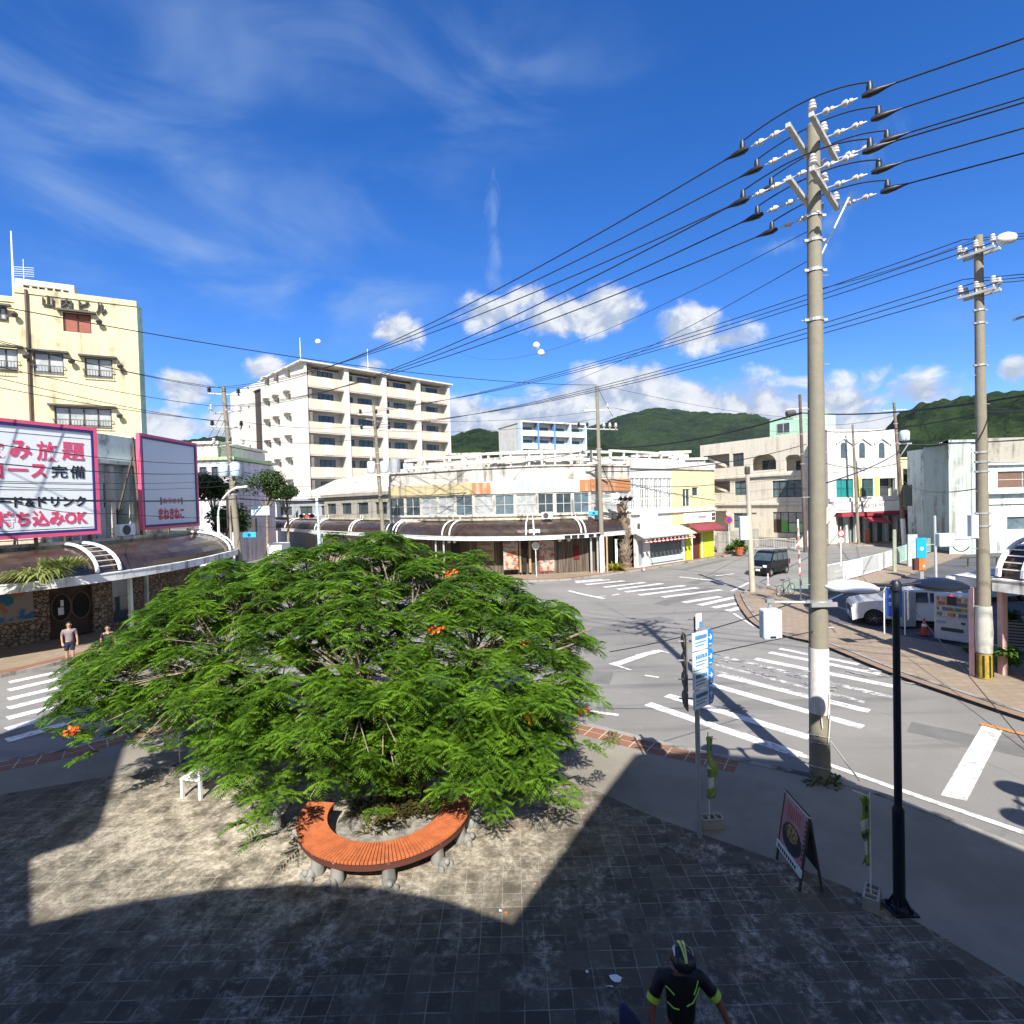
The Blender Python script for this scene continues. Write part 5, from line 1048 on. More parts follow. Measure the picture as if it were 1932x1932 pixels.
for f_ in range(7):
    z = ZR - (f_ + 1) * flh
    b = MB(); b.fbox(FA, 0.36, FA.L - .36, z - .14, z + .02, -1.7, .05)
    b.build('balcony_slab', aptw, root)
    for i in range(nb):
        b = MB(); b.fbox(FA, g * i + .36, g * (i + 1) - .36, z + .02, z + 1.5, -.1, .1)
        b.build('balcony_front', beige, root)
        b = MB(); s_ = g * i + .36; b.fbox(FA, s_ + (g - .7) * .40, s_ + (g - .7) * .62, z + .05, z + 1.52, .1, .13); b.build('front_panel', aptw, root)
        window(FA, root, g * i + .7, g * i + 1.9, z + 1.3, z + 2.75, d=-1.66, cols=2, fr=framed)
        window(FA, root, g * i + 2.8, g * i + 5.2, z + .3, z + 2.75, d=-1.66, cols=3, fr=framed)
b = MB()
for (s0_, s1_) in ((1.0, 3.0), (3.8, 6.3)): pass
slots = []
L_ = FS.L
for f_ in range(7):
    z = ZR - (f_ + 1) * flh
    for t in (.13, .27, .56, .68, .82): slots.append((L_ * t, L_ * t + .85, z + 1.1, z + 3.2))
slots.append((L_ * .36, L_ * .47, 2, ZR - 1.2))
holed(b, FS, 0, L_ - .02, 0, ZR, slots, -.5, 0)
for t in (.11, .25, .54, .66, .80): b.fbox(FS, L_ * t - .15, L_ * t + .12, 0, ZR - 1.0, 0, .55)
b.build('end_wall', aptw, root)
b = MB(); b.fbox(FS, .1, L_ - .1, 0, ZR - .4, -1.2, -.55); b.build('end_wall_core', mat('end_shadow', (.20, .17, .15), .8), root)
b = MB(); b.fbox(FS, L_ * .36, L_ * .47, 2, ZR - 1.2, -.5, -.3); b.build('stair_screen', mat('dark_louvre', (.045, .035, .032), .7), root)
for f_ in range(7):
    z = ZR - (f_ + 1) * flh
    for t in (.56, .68, .82):
        b = MB(); b.fbox(FS, L_ * t + .02, L_ * t + .83, z - .5, z + 1.05, 0, .06); b.build('end_panel', beige, root)
        b = MB(); b.fbox(FS, L_ * t - .4, L_ * t + .9, z + 3.22, z + 3.34, 0, .8); b.build('window_hood', aptw, root)
for (x, y, zt_, lab) in ((567, 676, 637, 'left'), (694, 690, 658, 'right')):
    p = D(x, y, 83 if lab == 'left' else 88); b = MB(); b.tube((p.x, p.y, ZR), (p.x, p.y, D(x, zt_, p.y).z), .07, .04, 6); tag(b.build('roof_mast', whitep), 'thin white mast on the apartment roof, the %s of the two' % lab, 'mast')
# ---- pale blue apartment block far behind
F_ = Fac(D(983, 800, 150), D(1104, 800, 160)); root = thing('far_apartment_block', 'distant pale blue and white apartment block with glass balconies below the hills', 'building', F_.p(5, 0)); u = lambda x, y: F_.uv(x, y)
zt_ = u(1040, 799)[1]; pb = plaster('pale_blue_wall', (.55, .66, .78), amt=.15); n = 4
b = MB(); b.fbox(F_, 0, F_.L, 0, zt_, -14, -1.5); b.fbox(F_, -.2, F_.L + .2, zt_, zt_ + .4, -14.5, .3); b.build('wall', white, root)
Fs_ = Fac(D(958, 800, 166), D(983, 800, 150)); b = MB(); b.fbox(Fs_, 0, Fs_.L, 0, zt_, -.3, 0); b.build('side_wall', pb, root)
for k in range(3):
    for t in (.2, .68): z = zt_ - 4.4 - k * 3.9; window(Fs_, root, Fs_.L * t, Fs_.L * t + 2.4, z, z + 1.9, d=.06, cols=2)
gl_ = mat('mint_glass', (.42, .66, .66), .2, 0, .05)
for k in range(4):
    z = zt_ - 3.6 * (k + 1)
    for i in range(n):
        b = MB(); b.fbox(F_, F_.L * i / n + .2, F_.L * (i + 1) / n - .2, z + .1, z + 1.4, -.1, .1); b.build('balcony_front', gl_ if (i >= 2 or (i == 0 and k % 2)) else white, root)
        window(F_, root, F_.L * i / n + 1.0, F_.L * (i + 1) / n - 1.2, z + .3, z + 2.5, d=-1.45, cols=3, fr=framed)
    b = MB(); b.fbox(F_, .2, F_.L - .1, z - .15, z + .1, -1.5, .1); b.build('balcony_slab', white, root)
for i in range(n + 1): b = MB(); s_ = F_.L * i / n; b.fbox(F_, s_ - .25, s_ + .25, 0, zt_, -1.5, .3); b.build('pier', pb if i not in (1, 2) else mat('blue_pier', (.10, .22, .42), .6), root)

# ---- roofs and low buildings between
def lowb(xl, xr, ytop, Y, depth, m_, label, nm='low_building', wins=0, roofm=None, Y2=None, zb=0, hood=None, gl=None):
    F_ = Fac(D(xl, 900, Y), D(xr, 900, Y2 or Y)); zt_ = F_.uv((xl + xr) / 2, ytop)[1]; rt_ = thing(nm, label, 'building', F_.p(F_.L / 2, 0)); b_ = MB(); hs_ = []
    for k in range(wins): s_ = F_.L * (k + .2) / wins; hs_.append((s_, s_ + F_.L / wins * .62, zt_ - 1.9, zt_ - .7))
    holed(b_, F_, 0, F_.L, zb, zt_, hs_, -.3, 0); b_.fbox(F_, 0, F_.L, zb, zt_ - .1, -depth, -.8); b_.build('wall', m_, rt_)
    b_ = MB(); b_.fbox(F_, -.3, F_.L + .3, zt_, zt_ + .3, -depth - .2, .3); b_.build('roof', roofm or m_, rt_)
    for h_ in hs_: window(F_, rt_, *h_, d=-.2, cols=2, gl=gl or glassd, fr=framed)
    return F_, zt_, rt_
lowb(372, 412, 838, 62, 12, white, 'white windowless rooftop box right of the narrow billboard')
lowb(372, 440, 868, 58, 10, plaster('lilac_plaster', (.66, .62, .70), amt=.5), 'lilac building with a light green roof behind the narrow billboard', wins=3, roofm=plaster('light_green_roof', (.42, .60, .28), amt=.3))
lowb(846, 905, 858, 95, 12, greyw, 'grey flat-roofed building right of the tall apartment block', wins=2)
lowb(952, 1105, 856, 100, 10, white, 'long low white building below the far pale blue apartments', wins=5)
lowb(1108, 1200, 866, 72, 10, greyw, 'low white rooftop structure just right of the middle utility pole', wins=3)
lowb(1195, 1262, 862, 70, 10, greyw, 'stained white rooftops left of the arched building', wins=3)
lowb(1248, 1300, 855, 78, 8, cream, 'cream rooftop house with a brown stair room', wins=2); lowb(1262, 1298, 856, 88, 5, plaster('brick_brown', (.42, .22, .12), amt=.3), 'small brown rooftop room between white roofs')
lowb(1285, 1330, 868, 74, 8, white, 'white annex beside the arched building', wins=2)
lowb(520, 640, 945, 80, 6, plaster('grey_shutters', (.42, .44, .47), amt=.4), 'low grey shuttered building under the left end of the apartments', wins=3, Y2=66)
F_, z_, rt_ = lowb(610, 735, 936, 63, 5, concrete, 'low weathered shophouse behind the left part of the opposite arcade', wins=4, Y2=51.8)
b = MB(); A_ = D(575, 918, 71); B_ = D(730, 918, 55); C_ = D(690, 900, 72); b.add([(A_.x, A_.y, D(575, 932, 71).z), (B_.x, B_.y, D(730, 924, 55).z), (B_.x + 1, B_.y + 9, D(735, 885, 64).z), (C_.x - 4, C_.y, D(640, 905, 72).z)], [(0, 1, 2, 3)]); b.build('sheet_roof', plaster('pale_sheet_roof', (.60, .55, .48), amt=.5), rt_)
ed = [(A_.x, A_.y), (B_.x, B_.y)]
# roof clutter
rc = random.Random(11)
for k, (x, y, Y, lab) in enumerate([(745, 880, 55, 'cylindrical'), (772, 884, 54, 'square')]):
    p = D(x, y, Y); rt_ = thing('water_tank', 'small %s steel water tank on the roof left of the middle' % lab, 'tank', p); b = MB()
    if k == 0: b.lathe((p.x, p.y, p.z - .6), [(.55, 0), (.55, 1.2), (.3, 1.4)], 14)
    else: b.box(p.x - .5, p.x + .5, p.y - .5, p.y + .5, p.z - .6, p.z + .5)
    b.build('tank_body', steel, rt_); b = MB()
    for dx in (-.4, .4):
        for dy in (-.4, .4): b.tube((p.x + dx, p.y + dy, 8.6), (p.x + dx, p.y + dy, p.z - .6), .04, .04, 5)
    b.build('stand', steel, rt_)

# ---- right arcade with pink posts
ER = smooth_line([(15.0, 16.9), (15.6, 15.2), (16.6, 12.4), (18, 8)])
arr, atr, totr = arcade('right_arcade', ER, 'end of a white edged arcade roof with dark vaulted glazing beside the right utility pole', 2.85, 3.2, 1, 3.0, [], steel, [.1, .75, 2.4], smoke, wornw, zroof=4.35)
b = MB(); b.prism([(14.35, 17.9), (17.2, 19.3), (18.5, 17.0), (15.05, 16.95)], 2.9, 3.2); b.build('end_slab', wornw, arr)
pinkc = plaster('pink_post', (.66, .42, .40), (.3, .22, .2), amt=.6)
for (x, y) in ((1838, 1275), (1892, 1272)): p = G(x, y, .12); b = MB(); b.bar((p.x, p.y, .1), (p.x, p.y, 2.95), .17, .2, 0, (0, 1, 0)); b.build('post', pinkc, arr, bevel=.015)
# ================================================================ utility poles
def insulator_post(mb, c, s=1.0, ax=(0, 0, 1)):
    mb.lathe(c, [(.03 * s, -.12 * s), (.035 * s, 0), (.10 * s, .02 * s), (.10 * s, .06 * s), (.05 * s, .08 * s), (.09 * s, .10 * s), (.09 * s, .14 * s), (.05 * s, .16 * s), (.075 * s, .19 * s), (.06 * s, .24 * s)], 10, 0, ax)
def strain(parent, p, d_, up_=.0):
    """string of two strain insulators plus the black clamp; returns the wire end"""
    d_ = Vector(d_).normalized(); b_ = MB(); p = Vector(p)
    for k in (0, 1):
        q_ = p + d_ * (.16 + .30 * k); b_.lathe(q_, [(.014, -.1), (.015, 0), (.05, .03), (.065, .09), (.024, .12), (.046, .14), (.042, .18), (.016, .2), (.014, .26)], 10, 0, d_)
    b_.build('insulator', porcelain, parent, smooth=50)
    q_ = p + d_ * .78; b_ = MB(); b_.lathe(q_, [(.035, 0), (.07, .1), (.06, .25), (.03, .38), (.015, .5)], 8, 0, d_); b_.lathe(q_ + d_ * .12, [(.05, 0), (.055, .12), (.04, .2)], 8, 0, (0, 0, 1)); b_.build('line_clamp', blackp, parent, smooth=50)
    return q_ + d_ * .45, q_ + d_ * .12 + Vector((0, 0, .2))
def pole(name, base, h, label, r0=.19, r1=.11, lean=(0, 0), m_=None, paint=None, bands=(), grp='concrete utility poles', steps=True):
    bx, by = base; rt_ = thing(name, label, 'utility pole', (bx, by, 0), grp); top = Vector((bx + lean[0], by + lean[1], h)); bt = Vector((bx, by, 0))
    P = lambda z: bt.lerp(top, z / h); Rr = lambda z: r0 + (r1 - r0) * z / h
    b_ = MB(); b_.path([P(z) for z in (0, h * .25, h * .5, h * .75, h)], [Rr(z) for z in (0, h * .25, h * .5, h * .75, h)], 20); b_.build('shaft', m_ or polec, rt_, smooth=60)
    if paint:
        b_ = MB(); b_.path([P(z) for z in (paint[0], paint[1])], [Rr(paint[0]) + .006, Rr(paint[1]) + .006], 20, 0, False); b_.build('painted_band', paint[2], rt_, smooth=60)
    for z in bands:
        b_ = MB(); b_.path([P(z - .03), P(z + .03)], [Rr(z) + .02, Rr(z) + .02], 16); q_ = P(z); b_.bar((q_.x - Rr(z) - .09, q_.y - .02, q_.z), (q_.x + Rr(z) + .09, q_.y - .02, q_.z), .05, .05); b_.build('steel_band', steel, rt_)
    if steps and r0 in (.20, .19) and by < 20:
        b_ = MB(); z = 2.4; k = 0
        while z < h - 2.5:
            q_ = P(z); sx_ = 1 if k % 2 else -1; b_.tube(q_, q_ + Vector((sx_ * (Rr(z) + .14), 0, 0)), .011, .011, 5); z += .9; k += 1
        b_.build('step_bolts', steel, rt_)
    return rt_, P, Rr
def crossarm(rt_, c, dirv, L_, t_=.09, two=False, off=.0):
    d_ = Vector(dirv).normalized(); c = Vector(c); b_ = MB(); b_.bar(c - d_ * L_ / 2, c + d_ * L_ / 2, t_, t_); b_.build('crossarm', mat('crossarm_grey', (.50, .49, .45), .6, .2, .15), rt_, bevel=.008); return c, d_
PB = G(1547, 1472, .12); ptop = PB.z
np_, NP, NR = pole('utility_pole', (PB.x, PB.y), 13.5, 'tall thick concrete pole at the plaza kerb with white band and box on an arm', .20, .12, (0.06, 0.0), paint=(1.55, 2.9, mat('peeling_white_band', (.66, .64, .60), .8, 0, .2, 5)), bands=(3.85, 9.6, 10.6, 11.2, 11.7), grp='concrete utility poles')
# two levels of paired crossarms; wires leave left-back and right-front
Ldir = Vector((-.70, .71, -.03)).normalized(); Rdir = Vector((.84, -.54, .06)).normalized(); adir = Vector((.67, -.2, 0)).normalized()
WA = []   # wire attachment points
for lv, z in enumerate((13.15, 12.15)):
    for s_, off in ((1, Vector((.14, -.14, 0))), (-1, Vector((-.14, .14, 0)))):
        c = NP(z) + off
        pass
    aL = Vector((.62, .78, 0)).normalized() if 0 else Vector((.55, .55, 0)).normalized()
    aL = Vector((.58, -.81, 0)).normalized()
    aL = Vector((.68, .73, 0)).normalized()
    c1 = NP(z) + Rdir * .2; c2 = NP(z) + Ldir * .2
    crossarm(np_, c1, aL, 2.0); crossarm(np_, c2, aL, 2.0)
    for k in (-.9, -.05, .9):
        a = c1 + aL * k; b = MB(); insulator_post(b, a + Vector((0, 0, .12)), .75); b.build('pin_insulator', porcelain, np_, smooth=50)
        w1, j1 = strain(np_, a, Rdir); w2, j2 = strain(np_, c2 + aL * k, Ldir); WA.append((lv, k, w1, w2))
        mid = a + Vector((0, 0, .2)); pts = []
        for i in range(13):
            t = i / 12; q_ = j2 * (1 - t) ** 3 + (j2 + Vector((0, 0, .55))) * 3 * (1 - t) ** 2 * t * .0 + mid * 0
            pts.append((j2 * (1 - t) ** 2 + (mid + Vector((0, 0, .35))) * 2 * t * (1 - t) + j1 * t ** 2))
        b = MB(); b.path(pts, .014, 6); b.build('jumper_wire', blackp, np_)
b = MB(); b.bar(NP(12.6) + Vector((0, .1, 0)), NP(13.1) + Vector((.5, .45, 0)), .05, .05); b.bar(NP(11.5) + Vector((.05, 0, 0)), NP(12.1) + Vector((.35, .3, 0)), .05, .05); b.bar(NP(10.9) + Vector((.13, 0, 0)), NP(12.05) + Vector((.62, -.25, 0)), .03, .03); b.build('brace', steel, np_)
b = MB(); b.lathe(NP(13.48), [(.12, 0), (.12, .05), (.05, .08)], 12); b.build('pole_cap', steel, np_, smooth=50)
# arm with the hanging box
ze = 3.82; b = MB(); a0 = NP(ze); a1 = Vector((a0.x - 1.0, a0.y + .03, ze + .04)); b.tube(a0 + Vector((.28, 0, -.01)), a1, .03, .03, 8); b.bar(a0 + Vector((-.26, .2, 0)), a0 + Vector((.26, .2, 0)), .05, .09); b.bar(a0 + Vector((-.26, -.21, 0)), a0 + Vector((.26, -.21, 0)), .05, .09); b.build('arm', steel, np_)
b = MB(); b.tube(a1 + Vector((.02, 0, 0)), a1 + Vector((.02, 0, -.14)), .04, .04, 8); b.box(a1.x - .06, a1.x + .1, a1.y - .05, a1.y + .05, a1.z - .02, a1.z + .06); b.build('hanger', steel, np_)
b = MB(); b.box(a1.x - .17, a1.x + .21, a1.y - .14, a1.y + .12, a1.z - .76, a1.z - .14); bx_ = b.build('equipment_box', mat('pale_blue_housing', (.62, .72, .80), .4, 0, .04), np_, bevel=.04)
b = MB(); b.box(a1.x - .05, a1.x + .07, a1.y - .147, a1.y - .14, a1.z - .72, a1.z - .68); b.build('slot', ink, bx_)
b = MB()
for k, (z0_, s_) in enumerate(((1.5, 1), (1.8, -1), (2.0, 1))): b.bar(NP(z0_) + Vector((s_ * .1, -.21, 0)), NP(z0_ - .5) + Vector((s_ * .06, -.215, 0)), .02, .01)
b.build('peeling_tape', mat('tape', (.6, .58, .54), .7), np_)
for z in (.45, .95, 1.1): b = MB(); b.path([NP(z) + Vector((.215 * math.cos(t * .52), .215 * math.sin(t * .52), .03 * math.sin(t))) for t in range(13)], .008, 4); b.build('tie_wire', steel, np_)
for k, (dx, dy) in enumerate(((.26, -.1), (.1, -.28), (-.22, -.16))):
    b = plant_mesh((PB.x + dx, PB.y + dy, .13), .09, 34, .2, .7, 40 + k, .02, .9); tag(b.build('weed_tuft', bushl, fixn=False), 'small weed tuft at the foot of the near utility pole, %s side' % ['right', 'front', 'left'][k], 'weed', 'weeds at the foot of the near pole')
# pole 2 (right)
P2 = G(1858, 1280, .12); p2_, NP2, NR2 = pole('utility_pole', (P2.x, P2.y), 13.9, 'concrete utility pole on the right rising through the edge of the right arcade roof', .19, .11, (0.0, 0.1), bands=(11.2, 11.6, 9.9, 7.2, 6.9, 6.6, 5.3, 4.9), paint=(.15, .9, mat('yellow_black_guard', (.36, .25, .02), .6, 0, .4, 8)))
b = MB()
for k in range(8): a = k * math.pi / 4; b.bar(NP2(.2) + Vector((.205 * math.cos(a), .205 * math.sin(a), 0)), NP2(.88) + Vector((.205 * math.cos(a), .205 * math.sin(a), 0)), .04, .015)
b.build('guard_stripes', ink, p2_); b = MB(); b.path([NP2(.95), NP2(1.6), NP2(2.4)], [.205, .225, .2], 16); b.build('wrapped_cover', plaster('white_wrap', (.48, .48, .44), (.2, .19, .17), amt=.9, grime=1), p2_, smooth=60)
L2 = Vector((-.9, .95, 0)).normalized(); a2 = Vector((.72, .69, 0)).normalized(); a2 = Vector((.45, -.89, 0)).normalized(); R2 = Vector((.95, -.3, .04)).normalized(); WB = []
for lv, z in enumerate((13.35, 12.1)):
    for off in (.17, -.17): crossarm(p2_, NP2(z) + Vector((off * .9, off * .44, 0)), a2, .95, .08)
    for k in (-.42, 0, .42):
        for off in (.17, -.17): b = MB(); q_ = NP2(z) + Vector((off * .9, off * .44, 0)) + a2 * k + Vector((0, 0, .16)); insulator_post(b, q_, .9); b.build('pin_insulator', porcelain, p2_, smooth=50)
        WB.append((lv, k, NP2(z) + a2 * k + Vector((0, 0, .4 - k * .5))))
for k in range(0): q_ = NP2(13.1) + Vector((-.35, -.15 + .12 * k, .15 - .25 * k)); b = MB(); b.lathe(q_, [(.03, -.1), (.08, -.04), (.09, .08), (.04, .16)], 8, 0, (-.4, 0, 1)); b.build('switch_bushing', porcelain, p2_, smooth=50)
b = MB(); q_ = NP2(4.55); b.tube(q_, q_ + Vector((-1.0, -.05, -.02)), .045, .045, 8); b.bar(q_ + Vector((-.3, 0, .0)), q_ + Vector((-.3, 0, .7)), .22, .16); b.build('signal_bracket', mat('pale_bracket', (.62, .66, .70), .5, .1), p2_)
q_ = NP2(4.5) + Vector((-1.15, -.1, 0)); b = MB(); b.box(q_.x - .35, q_.x + .12, q_.y - .1, q_.y + .1, q_.z - .2, q_.z + .22); b.build('pedestrian_box', mat('signal_blue_grey', (.48, .62, .70), .5), p2_, bevel=.03)
b = MB(); b.path([q_ + Vector((.3 * math.cos(t * .3 + 3.3) + .35, -.05, .34 * math.sin(t * .3 + 3.3) - .02)) for t in range(9)], .015, 5); b.build('cable_loop', blackp, p2_)
# middle pole
PC = G(1137, 1080, .12); pc_, NPC, _x = pole('utility_pole', (PC.x, PC.y), 15.0, 'utility pole with a white painted foot standing at the right end of the opposite arcade', .21, .12, (-.12, 0), bands=(9.2, 10.0), paint=(.1, 3.1, wornw))
crossarm(pc_, NPC(13.1), (1, .1, 0), 2.2); crossarm(pc_, NPC(11.6), (1, .4, 0), 3.6); crossarm(pc_, NPC(8.9), (1, 0, 0), 2.0, .12)
for s_ in (-1.6, -.9, .5, 1.0, 1.5): b = MB(); insulator_post(b, NPC(11.7) + Vector((s_, s_ * .3, .1)), 1.3); b.build('pin_insulator', blackp if s_ < 0 else porcelain, pc_)
for s_ in (-.8, .8): b = MB(); insulator_post(b, NPC(13.2) + Vector((s_, 0, .1)), 1.2); b.build('pin_insulator', porcelain, pc_)
b = MB(); b.path([NPC(15.0), NPC(14.0) + Vector((.5, 0, 0)), NPC(12.6) + Vector((1.2, .1, 0))], .02, 5); b.build('stay_wire', blackp, pc_)
# traffic signal on the middle pole, flat sign beside it
def signal(name, p, dirv, lit, label, back=False):
    """horizontal three-lamp signal; p centre, dirv = direction along the housing (viewer's left to right)"""
    F_ = Fac((p[0], p[1]), (p[0] + dirv[0], p[1] + dirv[1])); rt_ = thing(name, label, 'traffic signal', p, 'traffic signals'); z = p[2]; b_ = MB(); b_.fbox(F_, -.62, .62, z - .2, z + .2, -.12, 0); b_.build('housing', mat('signal_housing', (.66, .68, .68), .5), rt_, bevel=.05)
    for k, s_ in enumerate((-.4, 0, .4)):
        c_ = F_.p(s_, z, .004); b_ = MB(); b_.lathe(c_, [(.15, 0), (.15, .02), (.10, .05)], 14, 0, F_.n); b_.build('lamp', mat('red_lamp', (.6, .05, .03), .3, emit=(1, .08, .03, 1.2)) if lit == k else mat('unlit_lamp', (.03, .012, .012), .3), rt_)
        b_ = MB()
        for i in range(9):
            a, c = math.pi * i / 9, math.pi * (i + 1) / 9; b_.bar(F_.p(s_ + .17 * math.cos(a), z + .17 * math.sin(a), .12), F_.p(s_ + .17 * math.cos(c), z + .17 * math.sin(c), .12), .07, .26, 0, F_.n)
        b_.build('visor', blackp, rt_)
    return rt_
p = D(1179, 942, 44.0); signal('traffic_signal', (p.x, p.y, p.z), (1, .1), 5, 'horizontal white framed traffic signal with dark lamps in front of the palm trunk')
b = MB(); b.tube(NPC(p.z + .1) , (p.x, p.y + .1, p.z + .05), .05, .04, 6); b.tube(NPC(p.z - .05), (p.x, p.y + .1, p.z - .15), .03, .03, 6); b.build('signal_arm', whitep, pc_)
Fx = Fac(D(1153, 942, 43.9), D(1169, 942, 43.9)); a_ = Fx.uv(1153, 950)[1]; c_ = Fx.uv(1153, 931)[1]; b = MB(); b.fbox(Fx, 0, Fx.L, a_, c_, -.06, 0); sg = b.build('name_sign', whitep, pc_); strokes(Fx, .08, a_ + .2, Fx.L - .16, .34, 3, blueink, pc_, d=.004, seed=5)
p = D(1120, 968, 43.6)
def ped_signal(p, label):   # flat cyan marker sign with a dark side-on signal
    rt_ = thing('marker_sign', label, 'sign', p, 'blue roadside marker signs'); b_ = MB(); b_.box(p[0] - .42, p[0] + .42, p[1] - .05, p[1], p[2] - .17, p[2] + .17); b_.build('plate', cyan, rt_, bevel=.02); b_ = MB(); b_.lathe((p[0], p[1] - .06, p[2]), [(.10, 0), (.10, .02)], 12, 0, (0, -1, 0)); b_.build('blue_dot', mat('deep_blue', (.0, .05, .45), .4), rt_)
    b_ = MB(); b_.bar((p[0] + .3, p[1] + .1, p[2] + .15), (p[0] + .3, p[1] + .1, p[2] + 1.1), .22, .3); b_.build('side_lamp_housing', framed, rt_, bevel=.04); return rt_
ped_signal(tuple(p), 'small bright blue marker sign beside the middle pole')
p = D(471, 1009, 35.0); ped_signal(tuple(p), 'bright blue marker sign at the far end of the left arcade')
# pole with white transformers (left of middle) and the left-back pole
q_ = D(727, 1000, 45.6); PD = (q_.x - .05, 45.6); pd_, NPD, _x = pole('utility_pole', PD, 14.4, 'utility pole with two pale transformers standing in front of the opposite arcade', .2, .12, (-.6, 0), bands=(8, 9.5, 10.4))
crossarm(pd_, NPD(13.6), (1, .2, 0), 2.6); crossarm(pd_, NPD(12.3), (1, .2, 0), 3.2); crossarm(pd_, NPD(13.1), (.4, 1, 0), 2.2)
WD = []
for lv, z in enumerate((13.6, 12.3)):
    for s_ in (-1.1, 0.15, 1.1): b = MB(); insulator_post(b, NPD(z) + Vector((s_, s_ * .2, .12)), 1.4); b.build('pin_insulator', blackp, pd_); WD.append((lv, s_, NPD(z) + Vector((s_, s_ * .2, .4 + s_ * .25))))
for s_ in (-.55, .55): b = MB(); c = NPD(9.2) + Vector((s_, -.1, 0)); b.lathe(c + Vector((0, 0, -.5)), [(.3, 0), (.34, .05), (.34, .9), (.25, 1.0)], 14); insulator_post(b, c + Vector((0, 0, .6)), 1.2); b.build('transformer', mat('transformer_grey', (.62, .68, .72), .5, .1), pd_, smooth=50)
crossarm(pd_, NPD(8.5) + Vector((0, -.2, 0)), (1, 0, 0), 1.9, .12)
q_ = D(452, 980, 36.3); PE = (q_.x, 36.3); pe_, NPE, _x = pole('utility_pole', PE, 14.2, 'cluttered utility pole with blue-white transformers at the far end of the left arcade', .23, .13, (-.75, 0), bands=(7, 8.2, 9.0, 10.5, 11.5))
crossarm(pe_, NPE(13.7), (1, .5, 0), 1.9); crossarm(pe_, NPE(12.5), (.9, -.3, 0), 2.2); crossarm(pe_, NPE(11.5), (1, .6, 0), 1.8); crossarm(pe_, NPE(10.3), (1, -.6, 0), 2.0)
WE = []
for lv, z in enumerate((13.7, 12.5, 11.5, 10.3)):
    for s_ in (-.8, 0, .8): b = MB(); insulator_post(b, NPE(z) + Vector((s_, s_ * .4, .12)), 1.4); b.build('pin_insulator', porcelain if lv % 2 else blackp, pe_); WE.append((lv, s_, NPE(z) + Vector((s_, s_ * .4, .4))))
for s_ in (-.35, .45): b = MB(); c = NPE(8.7) + Vector((s_, -.3, 0)); b.lathe(c + Vector((0, 0, -.5)), [(.28, 0), (.32, .05), (.32, .85), (.2, .95)], 14); b.build('transformer', mat('transformer_blue', (.50, .62, .72), .5, .1), pe_, smooth=50)
b = MB()
for k in range(26): a = rnd.uniform(0, 6.28); z = rnd.uniform(7.5, 13); b.bar(NPE(z) + Vector((.2 * math.cos(a), .2 * math.sin(a), 0)), NPE(z + rnd.uniform(-.4, .6)) + Vector((rnd.uniform(-.5, .6), rnd.uniform(-.4, .3), 0)), .05, .05)
b.build('fittings', mat('fittings', (.32, .28, .24), .7, .2, .3), pe_)
for k, lab in enumerate(('grey', 'brown')):
    q_ = D(436 if k == 0 else 432, 980, 38 + k); b = MB(); b.tube((q_.x, q_.y, 0), (q_.x - .1, q_.y, 7.4), .09, .08, 8); tag(b.build('conduit_post', concrete if k == 0 else woodd), 'slim %s post close behind the cluttered left pole' % lab, 'post')
# poles on the right, far
Q1 = G(1520, 1040, .12); pf_, NPF, _x = pole('utility_pole', (Q1.x, Q1.y), 16.0, 'dark utility pole hidden partly behind the left side of the near tall pole', .2, .13, (-.35, 0), m_=mat('dark_pole', (.10, .075, .07), .8, 0, .3), bands=(9, 10, 12))
crossarm(pf_, NPF(14.6), (1, -.3, 0), 2.6); crossarm(pf_, NPF(13.6), (1, -.3, 0), 3.0)
b = MB(); c = NPF(13.4) + Vector((-1.1, -.3, .7)); b.lathe(c, [(.25, -.5), (.3, -.4), (.3, .3), (.2, .4)], 12, 0, (1, 0, .1)); b.build('transformer', framed, pf_)
q_ = G(1620, 1026, .12); pg_, NPG, _x = pole('utility_pole', (q_.x, q_.y), 13.6, 'thin utility pole in front of the white shop building with little arched windows', .18, .11, (-.5, 0), bands=(11, 12))
q_ = G(1707, 1032, .12); ph_, NPH, _x = pole('utility_pole', (q_.x, q_.y), 15.2, 'brown utility pole with white foot and transformer in front of the yellow balcony house', .22, .13, (-.95, 0), m_=mat('brown_pole', (.17, .125, .10), .8, 0, .3), paint=(.1, 3.1, wornw), bands=(11, 12, 13))
b = MB(); c = NPH(11.8) + Vector((.7, -.2, 0)); b.lathe(c, [(.4, -.6), (.45, -.5), (.45, .3), (.3, .45)], 14); b.build('transformer', mat('transformer_blue', (.5, .62, .72), .5), ph_, smooth=50); b = MB(); c = NPH(10.9); b.bar(c + Vector((-.9, 0, 0)), c + Vector((1.5, 0, 0)), .14, .14); b.bar(c + Vector((1.2, 0, 0)), c + Vector((.1, 0, -1.6)), .08, .08); b.build('brace', steel, ph_)
b = MB(); c = NPH(5.4) + Vector((.45, -.1, 0)); b.box(c.x - .4, c.x + .45, c.y - .3, c.y + .3, c.z - 1, c.z + 1.2); b.build('control_box', mat('grey_box', (.16, .17, .15), .6), ph_)
crossarm(ph_, NPH(14.4), (1, -.2, 0), 2.2)
q_ = G(1420, 1116, .12); b = MB(); b.path([(q_.x, q_.y, 0), (q_.x - .1, q_.y, 3.5), (q_.x - .2, q_.y, 7.8)], [.17, .15, .11], 14)
rt_ = thing('concrete_post', 'short plain concrete pole at the tip of the far right pavement', 'utility pole', (q_.x, q_.y, 0), 'concrete utility poles'); b.build('shaft', plaster('light_pole_concrete', (.45, .42, .34), amt=.4), rt_, smooth=60)
b = MB(); b.lathe((q_.x - .2, q_.y, 7.3), [(.13, 0), (.16, .05), (.16, .4), (.1, .5)], 10); b.build('cap', framed, rt_)
